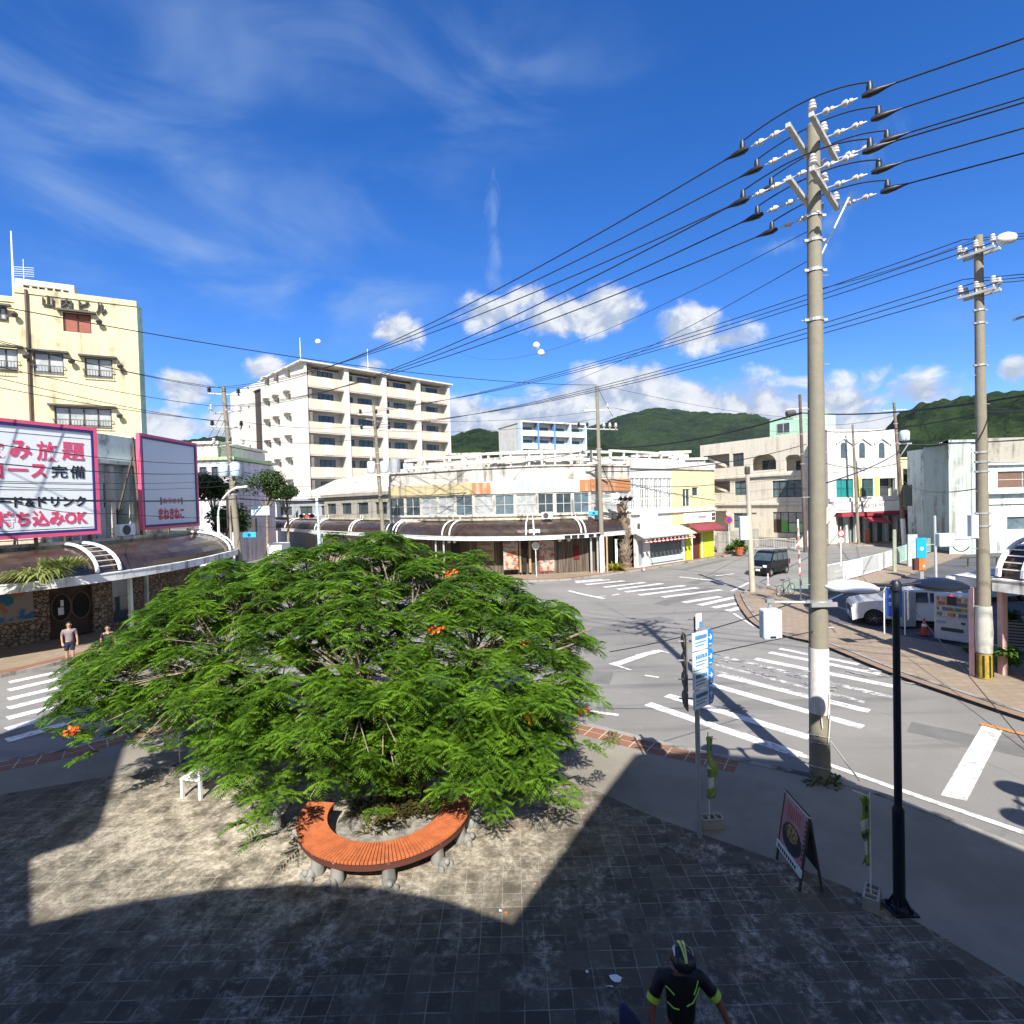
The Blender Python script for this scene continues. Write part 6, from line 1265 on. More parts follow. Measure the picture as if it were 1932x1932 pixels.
b = MB(); b.box(q_.x - .75, q_.x - .22, q_.y - .2, q_.y + .1, 3.3, 4.75); b.build('control_cabinet', mat('pale_blue_cabinet', (.55, .63, .68), .5), rt_, bevel=.04); b = MB(); b.bar((q_.x - .5, q_.y, 4.9), (q_.x + .3, q_.y, 4.9), .1, .1); b.build('bracket', framed, rt_)
# off-frame pole at left that carries lines and throws a shadow on the billboard
po_, NPO, _x = pole('utility_pole', (-21.5, 15.5), 13.8, 'utility pole just beyond the left edge of the view by the big billboard', .2, .12, (0, 0), bands=(8, 10, 12))
crossarm(po_, NPO(13.2), (1, -.8, 0), 2.4); crossarm(po_, NPO(12.0), (1, -.8, 0), 2.4)

# ================================================================ wires
def wire(p0, p1, sag, r, label, grp, n=22, name='power_line', cat='cable'):
    p0, p1 = Vector(p0), Vector(p1); pts = []
    for i in range(n + 1): t = i / n; q_ = p0.lerp(p1, t); q_.z -= 4 * sag * t * (1 - t); pts.append(q_)
    b_ = MB(); b_.path(pts, r, 5, 0, False); o = b_.build(name, blackp); return tag(o, label, cat, grp)
ordn = ['topmost', 'second', 'third', 'fourth', 'fifth', 'lowest']
WAs = sorted(WA, key=lambda a: (a[0], a[1] * 1)); 
for i, (lv, k, w1, w2) in enumerate(WAs):
    e = [q_ for l_, s_, q_ in WE if l_ == lv and abs(s_ - {-.9: .8, -.05: 0, .9: -.8}[k]) < .1][0]
    wire(w2, e, 1.0, .016, '%s black power line running left from the near tall pole to the cluttered left pole' % ordn[i], 'power lines left of the near pole')
    wire(w1, w1 + Vector((30, -19.3, 1.4)), .5, .016, '%s black power line running right from the top of the near tall pole' % ordn[i], 'power lines right of the near pole')
for i, (lv, k, q_) in enumerate(sorted(WB, key=lambda a: (a[0], a[1]))):
    e = [p for l_, s_, p in WD if l_ == lv and abs(s_ - {-.42: -1.1, 0: .15, .42: 1.1}[k]) < .1][0]
    wire(q_, e, .9, .017, '%s power line from the right pole to the transformer pole' % ordn[i], 'power lines left of the right pole')
    wire(q_, q_ + Vector((24, -7, 1.0)), .5, .014, '%s power line leaving the right pole to the right' % ordn[i], 'power lines right of the right pole')
def pw(x0, y0, Y0, x1, y1, Y1, sag, r, label, grp): return wire(D(x0, y0, Y0), D(x1, y1, Y1), sag, r, label, grp)
G1 = 'low cables over the junction'
wire(NPO(13.6), NPC(15.1), .9, .02, 'long upper line with a white ball running to the top of the middle pole', 'overhead lines from the left')
for k, (x, y, Yb) in enumerate(((600, 645, 32), (1012, 652, 25), (1021, 666, 25))):
    p = D(x, y, Yb); b = MB(); b.lathe(p, [(.04, -.16), (.13, -.1), (.17, 0), (.13, .1), (.04, .16)], 12, 0, (1, .2, 0)); tag(b.build('marker_ball', whitep, smooth=80), 'white marker ball on an overhead line, the %s one' % ['left', 'upper right', 'lower right'][k], 'marker ball', 'white marker balls on the lines')
for i, (dz, e) in enumerate(((13.4, WE[0][2]), (13.1, WE[1][2]), (12.2, WE[3][2]), (11.9, WE[6][2]), (11.2, WE[7][2]))):
    wire(NPO(dz) + Vector((.3 * i - .4, 0, 0)), e, .35, .017, '%s line crossing in front of the yellow building' % (ordn[i] if i < 4 else 'lowest'), 'lines in front of the yellow building')
for i in range(4): wire(NPE(12.8 - i * .6), NPE(12.8 - i * .6) + Vector((-9, 9 + i, -5.2 + .2 * i)), .1, .014, 'slanting service line left of the cluttered pole, %s of four' % ['topmost', 'second', 'third', 'lowest'][i], 'slanting service lines')
# telephone cables: (x0,y0,depth0) -> (x1,y1,depth1)
TC = [((-30, 940, 15), (452, 941, 36), .12, .05, 'thick black cable crossing both pink billboards'), ((452, 941, 36), (724, 936, 45.6), .3, .055, 'thick black cable between the cluttered pole and the transformer pole'),
      ((-30, 835, 15), (452, 872, 36), .3, .02, 'highest of the thin cables across the two billboards'), ((-30, 872, 15), (452, 887, 36), .3, .025, 'second thin cable across the two billboards'), ((-30, 907, 15), (452, 905, 36), .15, .014, 'middle thin cable across the two billboards'), ((-30, 917, 15), (452, 914, 36), .2, .014, 'fourth thin cable across the two billboards'),
      ((-30, 935, 15), (205, 968, 26), .2, .02, 'cable sagging below the thick one on the large billboard'), ((205, 968, 26), (452, 977, 36), .1, .02, 'low cable across the foot of the narrow billboard'),
      ((724, 936, 45.6), (1132, 885, 44), .6, .045, 'heavy cable between the transformer pole and the middle pole'), ((1132, 890, 44), (1521, 838, 56), .7, .05, 'heavy cable from the middle pole towards the dark pole'), ((724, 895, 45.6), (1130, 845, 44), .5, .035, 'upper heavy cable left of the middle pole'), ((1130, 845, 44), (1512, 779, 30), .55, .075, 'thick sagging cable rising right from the middle pole'), ((1512, 779, 30), (1960, 742, 17), .3, .045, 'thick cable crossing behind the near pole to the right edge'),
      ((1521, 862, 56), (1702, 872, 57), .9, .05, 'drooping cable from the dark pole to the brown pole'), ((1545, 915, 30), (1700, 850, 57), .3, .06, 'cable rising from the near pole to the brown pole'), ((1700, 838, 57), (1960, 828, 20), .1, .04, 'level cable in front of the tower'), ((1530, 812, 30), (1850, 780, 18), .3, .03, 'upper bundle between the near and right poles'),
      ((1418, 905, 33), (1521, 925, 56), -.6, .035, 'arched cable right of the plain concrete post'), ((1132, 905, 44), (1418, 905, 33), .5, .025, 'thin cable ending at the plain concrete post'), ((1546, 330 + 95, 11.5), (840, 650, 60), 2.2, .012, 'faint thin wire left of the near pole, the upper one'), ((1546, 480, 11.5), (880, 720, 70), 2.4, .012, 'faint thin wire left of the near pole, the lower one'),
      ((1548, 545, 11.6), (1840, 450, 17.5), .1, .012, 'thin wire rising from the near pole to the right pole'), ((1150, 730, 44), (1521, 790, 56), .4, .02, 'line from the middle pole top to the dark pole, upper'), ((1160, 770, 44), (1521, 815, 56), .5, .02, 'line from the middle pole to the dark pole, lower'),
      ((1700, 790, 57), (1960, 770, 40), .3, .03, 'line over the tower roof, upper'), ((1700, 805, 57), (1960, 795, 40), .3, .03, 'line over the tower roof, lower'), ((1521, 800, 56), (1700, 780, 57), .5, .03, 'line above the white shop building'),
      ((714, 812, 45.6), (1128, 790, 44), .5, .02, 'upper line between the transformer pole and the middle pole'), ((714, 790, 45.6), (1128, 775, 44), .5, .02, 'topmost line between the transformer pole and the middle pole'), ((452, 795, 36), (712, 800, 45.6), .4, .02, 'upper line across the apartments'), ((452, 830, 36), (712, 822, 45.6), .4, .02, 'lower line across the apartments'),
      ((1850, 775, 17.5), (1960, 770, 14), .05, .03, 'short bundle right of the right pole'), ((1855, 920, 17.5), (1702, 905, 57), .6, .03, 'cable from the right pole back to the brown pole')]
for a, c, sg_, r_, lab in TC: wire(D(*a), D(*c), sg_, r_ * .75, lab, G1, n=14, name='cable')
for k in range(5):
    y0_, y1_, y2_ = 893 + k * 19, 884 + k * 20, 872 + k * 17
    wire(D(452, y0_ + 22, 36), D(724, y1_ + 18, 45.6), .35, .011, '%s of five thin slack cables left of the transformer pole' % ['topmost', 'second', 'third', 'fourth', 'lowest'][k], 'thin cables left of the transformer pole', 12, 'cable')
    wire(D(724, y1_ + 10, 45.6), D(1132, y2_ + 26, 44), .45, .011, '%s of five thin slack cables before the window band' % ['topmost', 'second', 'third', 'fourth', 'lowest'][k], 'thin cables before the window band', 12, 'cable')
    wire(D(1132, y2_ + 12, 44), D(1521, y2_ - 10, 56), .5, .011, '%s of five thin slack cables right of the middle pole' % ['topmost', 'second', 'third', 'fourth', 'lowest'][k], 'thin cables right of the middle pole', 12, 'cable')
# stay wire falling from the right pole area to the lower right, and the near guy
wire(D(1722, 1147, 20), G(1960, 1435), .0, .012, 'thin slack wire running down to the road at the right edge', G1, name='cable')
wire(NP(4.0), D(1150, 1230, 13), .12, .012, 'thin wire running left across the road from the near pole to the tree', G1, name='cable')
wire(D(1345, 1232, 9.7), NP(3.6) + Vector((0, 0, -.35)), .0, .010, 'thin wire from the guide sign to the near pole', G1, name='cable')
q_ = NP(.95) + Vector((.21, 0, 0)); b = MB(); b.tube(q_, (q_.x + .55, q_.y - .1, .14), .02, .02, 6); tag(b.build('stay_rod', steel), 'short stay rod at the foot of the near utility pole', 'rod')

# ================================================================ palm trunk without leaves
q_ = G(1181, 1071, .12); b = MB(); pts = []; rad = []; r_ = random.Random(2)
for i in range(22): t = i / 21; pts.append((q_.x - .25 * t, q_.y, .1 + 5.95 * t)); rad.append((.34 + .16 * math.sin(t * 3.4 + .3)) * (1 - .25 * t) * r_.uniform(.9, 1.12))
b.path(pts, rad, 12)
for i in range(200):
    t = r_.random(); a = r_.uniform(3.0, 6.4); c = Vector(pts[0]).lerp(Vector(pts[-1]), t); R0 = .36 + .12 * math.sin(t * 3.4 + .3); p0 = c + Vector((R0 * math.cos(a), R0 * math.sin(a), 0)); b.bar(p0, p0 + Vector((.14 * math.cos(a), .14 * math.sin(a), .28)), .10, .03)
q = NB('palm_bark', .95); f1_ = q.noise(9, 5, .7); palmb = q.col(q.mix(q.ramp(f1_, .35, .65), (.11, .08, .055), (.30, .24, .18)))
rt_ = thing('palm_tree', 'dead palm with a ragged brown trunk and no leaves by the lantern shop', 'tree', (q_.x, q_.y, .1)); b.build('trunk', palmb, rt_)
p = G(1160, 1076, .12); b = plant_mesh((p.x, p.y, .15), .5, 160, .95, .5, 51, .06, 1.3); tag(b.build('leafy_plant', leafmat('yellow_plant_leaves', (.05, .11, .02), (.42, .36, .05)), fixn=False), 'yellow and green leafy plant between the middle pole and the palm trunk', 'plant')
q_ = G(1146, 1080, .12); b = MB(); b.box(q_.x - .06, q_.x + .06, q_.y - .05, q_.y + .05, .12, 3.0); b.build if 0 else None; tag(b.build('timber_post', wood), 'pale timber post next to the foot of the middle pole', 'post')

# nobori banners: pole, cloth, concrete block base
def block(p, label, rz=0.0, grp='grey concrete blocks holding the banner poles'):
    b_ = MB(); L_, W_, H_ = .39, .20, .19; c, s_ = math.cos(rz), math.sin(rz); ex, ey = Vector((c, s_, 0)), Vector((-s_, c, 0)); p = Vector(p); z = Vector((0, 0, 1)); t = .03
    for o_ in (-1, 1): b_.obox(p + ey * o_ * (W_ / 2 - t / 2) + z * H_ / 2, ex * L_ / 2, ey * t / 2, z * H_ / 2)
    for o_ in (-1, -.34, .34, 1): b_.obox(p + ex * o_ * (L_ / 2 - t / 2) + z * (H_ / 2 - .001), ex * t / 2, ey * (W_ / 2 - t), z * (H_ / 2 - .001))
    b_.obox(p + z * .02, ex * (L_ / 2 - t), ey * (W_ / 2 - t), z * .02)
    return tag(b_.build('concrete_block', concrete, bevel=.004), label, 'block', grp)
def banner(p, h, furl, face, cols, label, rz, seed):
    p = Vector(p); rt_ = thing('banner', label, 'banner', p, 'upright cloth banners'); b_ = MB(); b_.tube(p + Vector((0, 0, .05)), p + Vector((0, 0, h)), .012, .009, 6); d_ = Vector((math.cos(rz), math.sin(rz), 0))
    b_.tube(p + Vector((0, 0, h - .06)), p + Vector((0, 0, h - .06)) + d_ * .5 * face, .006, .006, 5); b_.build('pole', whitep, rt_)
    m_ = MB(); n, k = 26, 6; r = random.Random(seed); q_ = Vector((-d_.y, d_.x, 0)); vs = []
    for i in range(n + 1):
        t = i / n; z = h - .07 - (h - .62) * t
        for j in range(k + 1):
            u_ = j / k; w_ = .40 * face * u_; fold = furl * (.07 * math.sin(t * 5 + u_ * 8) + .02 * math.sin(t * 17 + u_ * 9))
            vs.append(p + Vector((0, 0, z)) + d_ * (w_ * (.55 + .45 * (1 - furl * .6 * math.sin(t * 4 + 1) ** 2)) * (1 - .35 * min(1, furl))) + q_ * fold * (.3 + u_))
    fs = [(i * (k + 1) + j, i * (k + 1) + j + 1, (i + 1) * (k + 1) + j + 1, (i + 1) * (k + 1) + j) for i in range(n) for j in range(k)]
    m_.add(vs, fs)
    for i in range(len(fs)):
        row = i // k; c_ = i % k; m_.m[i] = 1 if (9 <= row <= 12 and 1 <= c_ <= 4) or (17 <= row <= 21 and 2 <= c_ <= 4) else (2 if (row in (4, 5, 14, 15) and c_ in (2, 3)) else 0)
    o = m_.build('cloth', cols, rt_, smooth=180, fixn=False); md = o.modifiers.new('solid', 'SOLIDIFY'); md.thickness = .004; return rt_
gcl = mat('lime_cloth', (.26, .36, .07), .8, 0, .1); wcl = mat('white_cloth', (.72, .74, .72), .8); bcl = mat('dark_green_cloth', (.05, .12, .12), .8); gcl2 = mat('pale_green_cloth', (.40, .62, .36), .8, 0, .1)
p = G(1645, 1706, .128); block(p, 'concrete block beside the dark lamp post foot', .9); banner((p.x + .0, p.y + .02, .13), 1.62, 1.2, .45, [gcl, wcl, bcl], 'furled lime green banner beside the dark lamp post', 2.2, 3)
p = G(1343, 1560, .128); block(p, 'concrete block behind the guide sign post', .05); banner((p.x - .04, p.y, .13), 1.72, 1.2, -.4, [gcl, wcl, bcl], 'furled green banner directly behind the guide sign post', 2.0, 5)
p = G(340, 1455, .128); block((p.x, p.y, .13), 'concrete block of the banner at the left of the tree', 1.2); banner((p.x, p.y, .13), 2.0, .3, -.9, [gcl2, wcl, bcl], 'pale green and white banner hanging left of the tree', .35, 8)
p = G(850, 1530, .128); banner((p.x, p.y + .1, .13), 1.7, 1.0, .5, [mat('dark_cloth', (.05, .12, .11), .8), wcl, gcl2], 'dark green banner with white print at the right side of the tree', 1.7, 12)
p = G(463, 1072, .12)
for k, (x, y, h_, c_) in enumerate(((1160, 1050, 2.1, 'pale green'),)):
    p = G(1163, 1077, .12); banner((p.x, p.y + .3, .13), 2.6, .4, .6, [mat('mint_cloth', (.42, .66, .50), .8), wcl, bcl], 'small %s banner right of the middle pole' % c_, .2, 16)

# ---- guide sign
SB = G(1320, 1580, .128); rt_ = thing('guide_sign', 'tall guide sign with four pale blue panels and blue arrow discs on a steel post', 'sign', (SB.x, SB.y, .12))
b = MB(); b.tube((SB.x, SB.y, .12), (SB.x, SB.y, 3.75), .042, .042, 14); b.build('post', mat('painted_steel', (.42, .45, .5), .45, .3, .06), rt_, smooth=50)
Fg = Fac((SB.x - .10, SB.y - .18), (SB.x - .10 + .62 * .80, SB.y - .18 + .62 * .60)); pan = mat('sign_pale_blue', (.66, .76, .80), .35, 0, .04)
zs_ = [2.42 + .335 * i for i in range(5)]
for i in range(4):
    z0_, z1_ = zs_[i] + .012, zs_[i + 1] - .012
    b = MB(); b.fbox(Fg, 0, .42, z0_, z1_, -.035, 0); pl_ = b.build('panel', pan, rt_, bevel=.006)
    strokes(Fg, .04, z0_ + .19, .34, .075, [6, 7, 5, 9][i], blueink, pl_, d=.001, seed=60 + i)
    b = MB()
    for k in range(2): b.fbox(Fg, .05, .36 - .05 * k, z0_ + .13 - .055 * k, z0_ + .15 - .055 * k, 0, .004)
    b.build('small_print', blueink, pl_)
    b = MB(); c_ = (.50, (z0_ + z1_) / 2); pts = [(.421, z0_), (.421, z1_)] + [(c_[0] - .02 + .105 * math.cos(a), c_[1] + .155 * math.sin(a)) for a in [math.pi / 2 - math.pi * t / 10 for t in range(11)]]; b.fprism(Fg, pts, -.035, .0); dsc = b.build('arrow_disc', blue, rt_)
    b = MB(); cx, cz = .49, c_[1] + .02
    if i: b.fbox(Fg, cx - .05, cx + .03, cz - .009, cz + .009, 0, .005); b.bar(Fg.p(cx + .04, cz, .003), Fg.p(cx, cz + .045, .003), .006, .018, 0, Fg.t); b.bar(Fg.p(cx + .04, cz, .003), Fg.p(cx, cz - .045, .003), .006, .018, 0, Fg.t)
    else: b.fbox(Fg, cx - .009, cx + .009, cz - .05, cz + .03, 0, .005); b.bar(Fg.p(cx, cz + .045, .003), Fg.p(cx - .04, cz, .003), .006, .018, 0, Fg.t); b.bar(Fg.p(cx, cz + .045, .003), Fg.p(cx + .04, cz, .003), .006, .018, 0, Fg.t)
    b.fbox(Fg, cx - .03, cx + .03, z0_ + .05, z0_ + .065, 0, .005); b.build('arrow', whitep, dsc)
    # second face seen from behind
F2g = Fac((SB.x - .19, SB.y + .14), (SB.x - .20, SB.y - .10))
for i in range(4):
    b = MB(); z0_, z1_ = zs_[i] - .03, zs_[i + 1] - .05; b.fbox(F2g, .0, .24, z0_, z1_, -.02, 0); c_ = F2g.p(.05, (z0_ + z1_) / 2, -.01); b.lathe(c_, [(.13, 0), (.13, .02)], 14, 0, F2g.n); b.build('back_panel', mat('sign_back', (.15, .14, .125), .6, .2), rt_)
b = MB()
for z in zs_[:4]: b.bar((SB.x - .3, SB.y + .04, z + .15), (SB.x + .12, SB.y - .0, z + .15), .03, .02); 
b.build('bracket', steel, rt_)
b = MB(); b.fbox(Fg, .10, .12, 3.80, 4.06, -.02, 0); b.fbox(Fg, .12, .25, 3.83, 4.07, -.02, -.001); b.build('top_plate', whitep, rt_); b = MB(); b.tube((SB.x, SB.y, 3.75), (SB.x, SB.y, 4.0), .03, .03, 8); b.bar((SB.x - .12, SB.y + .02, 3.95), (SB.x + .1, SB.y, 3.95), .03, .02); b.build('top_bracket', mat('sign_back', (.15, .14, .125), .6, .2), rt_)
b = MB(); b.fbox(Fg, .17, .27, 3.82, 3.93, .0, .006); b.build('blue_emblem', blueink, rt_)
# ---- dark street lamp with two saucer heads
LB = G(1697, 1715, .128)
def street_lamp(p, label, first=None, rz=.12):
    if first: return dup(first, p, label, rz)
    rt_ = thing('street_lamp', label, 'street lamp', p, 'dark twin-headed street lamps'); x, y, z = p; dk = mat('lamp_dark_blue', (.013, .018, .030), .42, .2, .12)
    b_ = MB(); b_.lathe((x, y, z), [(.075, 0), (.075, 1.38), (.08, 1.45), (.05, 1.50), (.05, 1.52), (.045, 4.55), (.07, 4.56), (.07, 4.66), (.04, 4.7)], 18); b_.build('post', dk, rt_, smooth=40)
    b_ = MB(); b_.box(x - .17, x + .17, y - .17, y + .17, z, z + .02); b_.lathe((x, y, z + .02), [(.13, 0), (.12, .03), (.08, .05)], 16)
    for i in range(4): a = math.pi / 4 + i * math.pi / 2; b_.lathe((x + .15 * math.cos(a), y + .15 * math.sin(a), z + .02), [(.02, 0), (.02, .05)], 6); b_.bar((x + .06 * math.cos(a), y + .06 * math.sin(a), z + .18), (x + .13 * math.cos(a), y + .13 * math.sin(a), z + .03), .015, .04)
    b_.build('base_plate', dk, rt_)
    for s_ in (-1, 1):
        b_ = MB(); b_.tube((x, y, z + 4.62), (x + s_ * .42, y, z + 4.66), .022, .022, 8); b_.build('arm', dk, rt_)
        b_ = MB(); c_ = (x + s_ * .62, y, z + 4.58); b_.lathe(c_, [(.30, 0), (.33, .02), (.33, .045), (.26, .09), (.12, .13), (.02, .14)], 26); hd = b_.build('lamp_head', dk if s_ > 0 else mat('lamp_grey', (.70, .71, .72), .5, 0, .08), rt_, smooth=40)
        b_ = MB(); b_.lathe((c_[0], c_[1], c_[2] - .02), [(.24, 0), (.26, .02)], 20); b_.build('diffuser', mat('lamp_diffuser', (.3, .32, .33), .3), hd)
    return rt_
lamp = street_lamp(tuple(LB), 'dark blue street lamp post with two saucer heads, its foot beside the concrete block'); lamp.location = LB
lp2 = dup(lamp, (9.7, 5.1, .12), 'identical dark street lamp standing further along the pavement beyond the right edge of the view', .9)
# ---- A-frame board
AB = G(1500, 1650, .128); rt_ = thing('sandwich_board', 'folding A-frame menu board with a food picture on a pink poster', 'sandwich board', AB)
Af = Fac((4.24, 8.72), (4.22, 7.96)); W_ = Af.L; Hh = 1.12
def tilt(s_, z, d_, side): # board plane leaning
    return Af.p(s_, z, side * (.17 * (1 - (z - .12) / Hh)) + d_ - .10)
def tboard(mb, s0_, s1_, z0_, z1_, d0_, d1_, side, m_=0):
    mb.add([tilt(a, z, d, side) for z in (z0_, z1_) for d in (d0_, d1_) for a in (s0_, s1_)], [(0, 2, 3, 1), (4, 5, 7, 6), (0, 1, 5, 4), (2, 6, 7, 3), (0, 4, 6, 2), (1, 3, 7, 5)], m_)
q = NB('pink_poster', .5); f1_ = q.noise(3, 3, .5); pk = q.col(q.mix(q.ramp(f1_, .4, .6), (.50, .24, .25), (.58, .34, .33)))
for side, nm in ((1, 'front_board'), (-1, 'back_board')):
    b = MB(); tboard(b, .02, W_ - .02, .42, 1.22, -.01, .01, side); bd = b.build(nm, pk if side > 0 else blackp, rt_)
    if side > 0:
        b = MB(); pts = [(W_ * .52 + .2 * math.cos(t * .42), .72 + .14 * math.sin(t * .42)) for t in range(15)]; b.add([tilt(a, z, .013, 1) for a, z in [(W_ * .5 + .30 * math.cos(t * .42), .68 + .22 * math.sin(t * .42)) for t in range(15)]], [list(range(15))]); b.build('dark_print', mat('poster_navy', (.03, .035, .06), .5), bd)
        b = MB(); b.add([tilt(a, z, .016, 1) for a, z in [(W_ * .48 + .19 * math.cos(t * .42), .76 + .12 * math.sin(t * .42)) for t in range(15)]], [list(range(15))]); qn = NB('noodle_bowl', .5); f1_ = qn.noise(22, 4, .7); b.build('bowl_picture', qn.col(qn.mix(qn.ramp(f1_, .4, .6), (.10, .05, .02), (.55, .40, .14))), bd)
        b = MB(); tboard(b, -.01, W_ + .01, .34, .45, .012, .03, 1); b.build('label_strip', whitep, bd)
        b = MB()
        for k in range(9): tboard(b, .06 + k * .065, .10 + k * .065, .37, .42, .03, .033, 1)
        b.build('strip_lettering', ink, bd)
        b = MB()
        for k in range(9): tboard(b, W_ - .07, W_ - .045, .56 + k * .07, .6 + k * .07, .011, .014, 1)
        b.build('column_lettering', ink, bd); b = MB()
        for k in range(7): tboard(b, .16 + k * .06, .185 + k * .06, .95, 1.15, .011, .013, 1)
        b.build('poster_title', mat('faded_red_ink', (.5, .10, .11), .5), bd)
    for a in (.0, W_ - .03):
        b = MB(); b.bar(tilt(a + .015, .12, 0, side), tilt(a + .015, 1.24, 0, side), .03, .03, 0, Af.t); b.build('leg', framed, rt_)
    b = MB(); b.bar(tilt(0, 1.245, 0, side), tilt(W_, 1.245, 0, side), .03, .03); b.build('top_rail', whitep, rt_)
# ---- round bench with animal-shaped stone feet
BC = Vector((-2.44, 9.78, 0)); Ri, Ro, zb_ = 1.03, 1.54, .52
q = NB('orange_timber', .6); wv = q.noise(1.0, 4, .6, q.scale(q.co, (7, 7, 1))); bt_ = q.col(q.mix(q.ramp(wv, .3, .7), (.50, .145, .05), (.36, .10, .04)))
rt_ = thing('round_bench', 'curved orange-brown slatted bench ringing the tree on stone animal feet', 'bench', (BC.x, BC.y, .12)); b = MB(); a0, a1 = R(170), R(370); ns = 84
for i in range(ns):
    t0 = a0 + (a1 - a0) * i / ns + .0035; t1 = a0 + (a1 - a0) * (i + 1) / ns - .0035
    b.prism([(BC.x + r_ * math.cos(t), BC.y + r_ * math.sin(t)) for r_, t in ((Ri, t0), (Ro, t0), (Ro, t1), (Ri, t1))], zb_, zb_ + .045)
b.build('seat', bt_, rt_, bevel=.004)
n_ = 60
for r0_, r1_ in ((Ri + .03, Ri + .08), (Ro - .08, Ro - .03)):
    b = MB()
    for i in range(n_):
        t0, t1 = a0 + (a1 - a0) * i / n_, a0 + (a1 - a0) * (i + 1) / n_; b.prism([(BC.x + r_ * math.cos(t), BC.y + r_ * math.sin(t)) for r_, t in ((r0_, t0), (r1_, t0), (r1_, t1), (r0_, t1))], zb_ - .12, zb_ - .002)
    b.build('frame', mat('dark_red_frame', (.09, .03, .02), .7), rt_)
stonem = plaster('carved_stone', (.25, .245, .225), (.12, .115, .10), amt=1, grime=1)
for k, dg in enumerate((186, 232, 250, 284, 318, 345, 364)):
    a = R(dg); c = BC + Vector((math.cos(a) * (Ro - .12), math.sin(a) * (Ro - .12), 0)); o_ = Vector((math.cos(a), math.sin(a), 0)); b = MB()
    b.lathe((c.x, c.y, .12), [(.10, 0), (.115, .08), (.10, .2), (.085, .32), (.10, .39)], 12)
    b.lathe((c.x + o_.x * .14, c.y + o_.y * .14, .12), [(.08, 0), (.09, .06), (.07, .12), (.03, .15)], 12); b.lathe((c.x + o_.x * .22, c.y + o_.y * .20, .24), [(.02, -.05), (.045, -.03), (.055, .015), (.03, .05)], 10, 0, (o_.x, o_.y, .3))
    for s_ in (-1, 1): t_ = Vector((-o_.y, o_.x, 0)) * s_; b.lathe((c.x + o_.x * .2 + t_.x * .1, c.y + o_.y * .2 + t_.y * .1, .12), [(.05, 0), (.06, .05), (.03, .1)], 8)
    b.build('stone_foot', stonem, rt_, smooth=60)
# planter bed inside the ring
b = MB(); b.prism([(BC.x + (Ri - .1) * math.cos(t * .2618), BC.y + .1 + (Ri - .1) * math.sin(t * .2618)) for t in range(24)], .1, .25); b.prism([(BC.x + .6 * math.cos(t * .2618), BC.y + .45 + .8 * math.sin(t * .2618)) for t in range(24)], .25, .33)
q = NB('planter_soil', .95); f1_ = q.noise(7, 6, .7); soil = q.col(q.mix(q.ramp(f1_, .4, .6), (.16, .15, .13), (.30, .28, .25))); struct(b.build('planter_soil', soil))
bb_ = MB()
for k in range(26):
    r_ = random.Random(100 + k); a = r_.uniform(0, 6.28); rr = r_.uniform(.1, .85); c = (BC.x + rr * math.cos(a), BC.y + .35 + rr * .8 * math.sin(a), .28); b2 = plant_mesh(c, .16, 50, .28, .5, 200 + k, .022, 1.0); bb_.add(b2.v, b2.f)
o = bb_.build('ground_cover', leafmat('planter_leaves', (.05, .035, .015), (.16, .17, .04)), fixn=False); o['kind'] = 'stuff'
# carved stone seat with a black groove, left of the bench
p = G(533, 1563, .128); rt_ = thing('curved_stone_seat', 'small S-shaped pale stone sculpture with a black edge left of the round bench', 'sculpture', p)
prof = [(0, 0), (.16, .0), (.20, .08), (.15, .18), (.2, .3), (.34, .40), (.46, .5), (.50, .62), (.44, .66), (.36, .56), (.24, .46), (.10, .36), (.04, .22)]
Fp = Fac((p.x - .14, p.y - .02), (p.x + .10, p.y + .26)); sc_ = .72
b = MB(); b.fprism(Fp, [(a * sc_, .13 + z * sc_) for a, z in prof], -.16, .10); b.build('body', stonem, rt_, bevel=.01); b = MB()
pp = [(.1, .06), (.12, .16), (.12, .28), (.24, .4), (.36, .5), (.42, .6)]
for i in range(5): b.bar(Fp.p(pp[i][0] * sc_, .13 + pp[i][1] * sc_, .105), Fp.p(pp[i + 1][0] * sc_, .13 + pp[i + 1][1] * sc_, .105), .05, .015)
b.build('black_groove', blackp, rt_)
# park bench half hidden left of the tree
p = G(378, 1512, .128); q2 = G(437, 1470, .128); dv = Vector((q2.x - p.x, q2.y - p.y, 0)).normalized(); Lb = 1.5; Fp = Fac((p.x, p.y), (p.x + dv.x, p.y + dv.y)); rt_ = thing('park_bench', 'pale slatted park bench half hidden under the left branches of the tree', 'bench', p)
b = MB()
for k in range(4): b.fbox(Fp, 0, Lb, .53, .56, -.12 - .12 * k, -.03 - .12 * k)
b.build('seat', whitep, rt_); b = MB()
for k in range(3): b.fbox(Fp, 0, Lb, .68 + .13 * k, .77 + .13 * k, -.03, -.0)
b.build('backrest', mat('pale_slat', (.6, .58, .55), .6), rt_)
for s_ in (.03, Lb - .08):
    for d_ in (-.02, -.45): b = MB(); b.fbox(Fp, s_, s_ + .06, .12, .95 if d_ > -.1 else .53, d_ - .05, d_); b.build('leg', whitep, rt_)
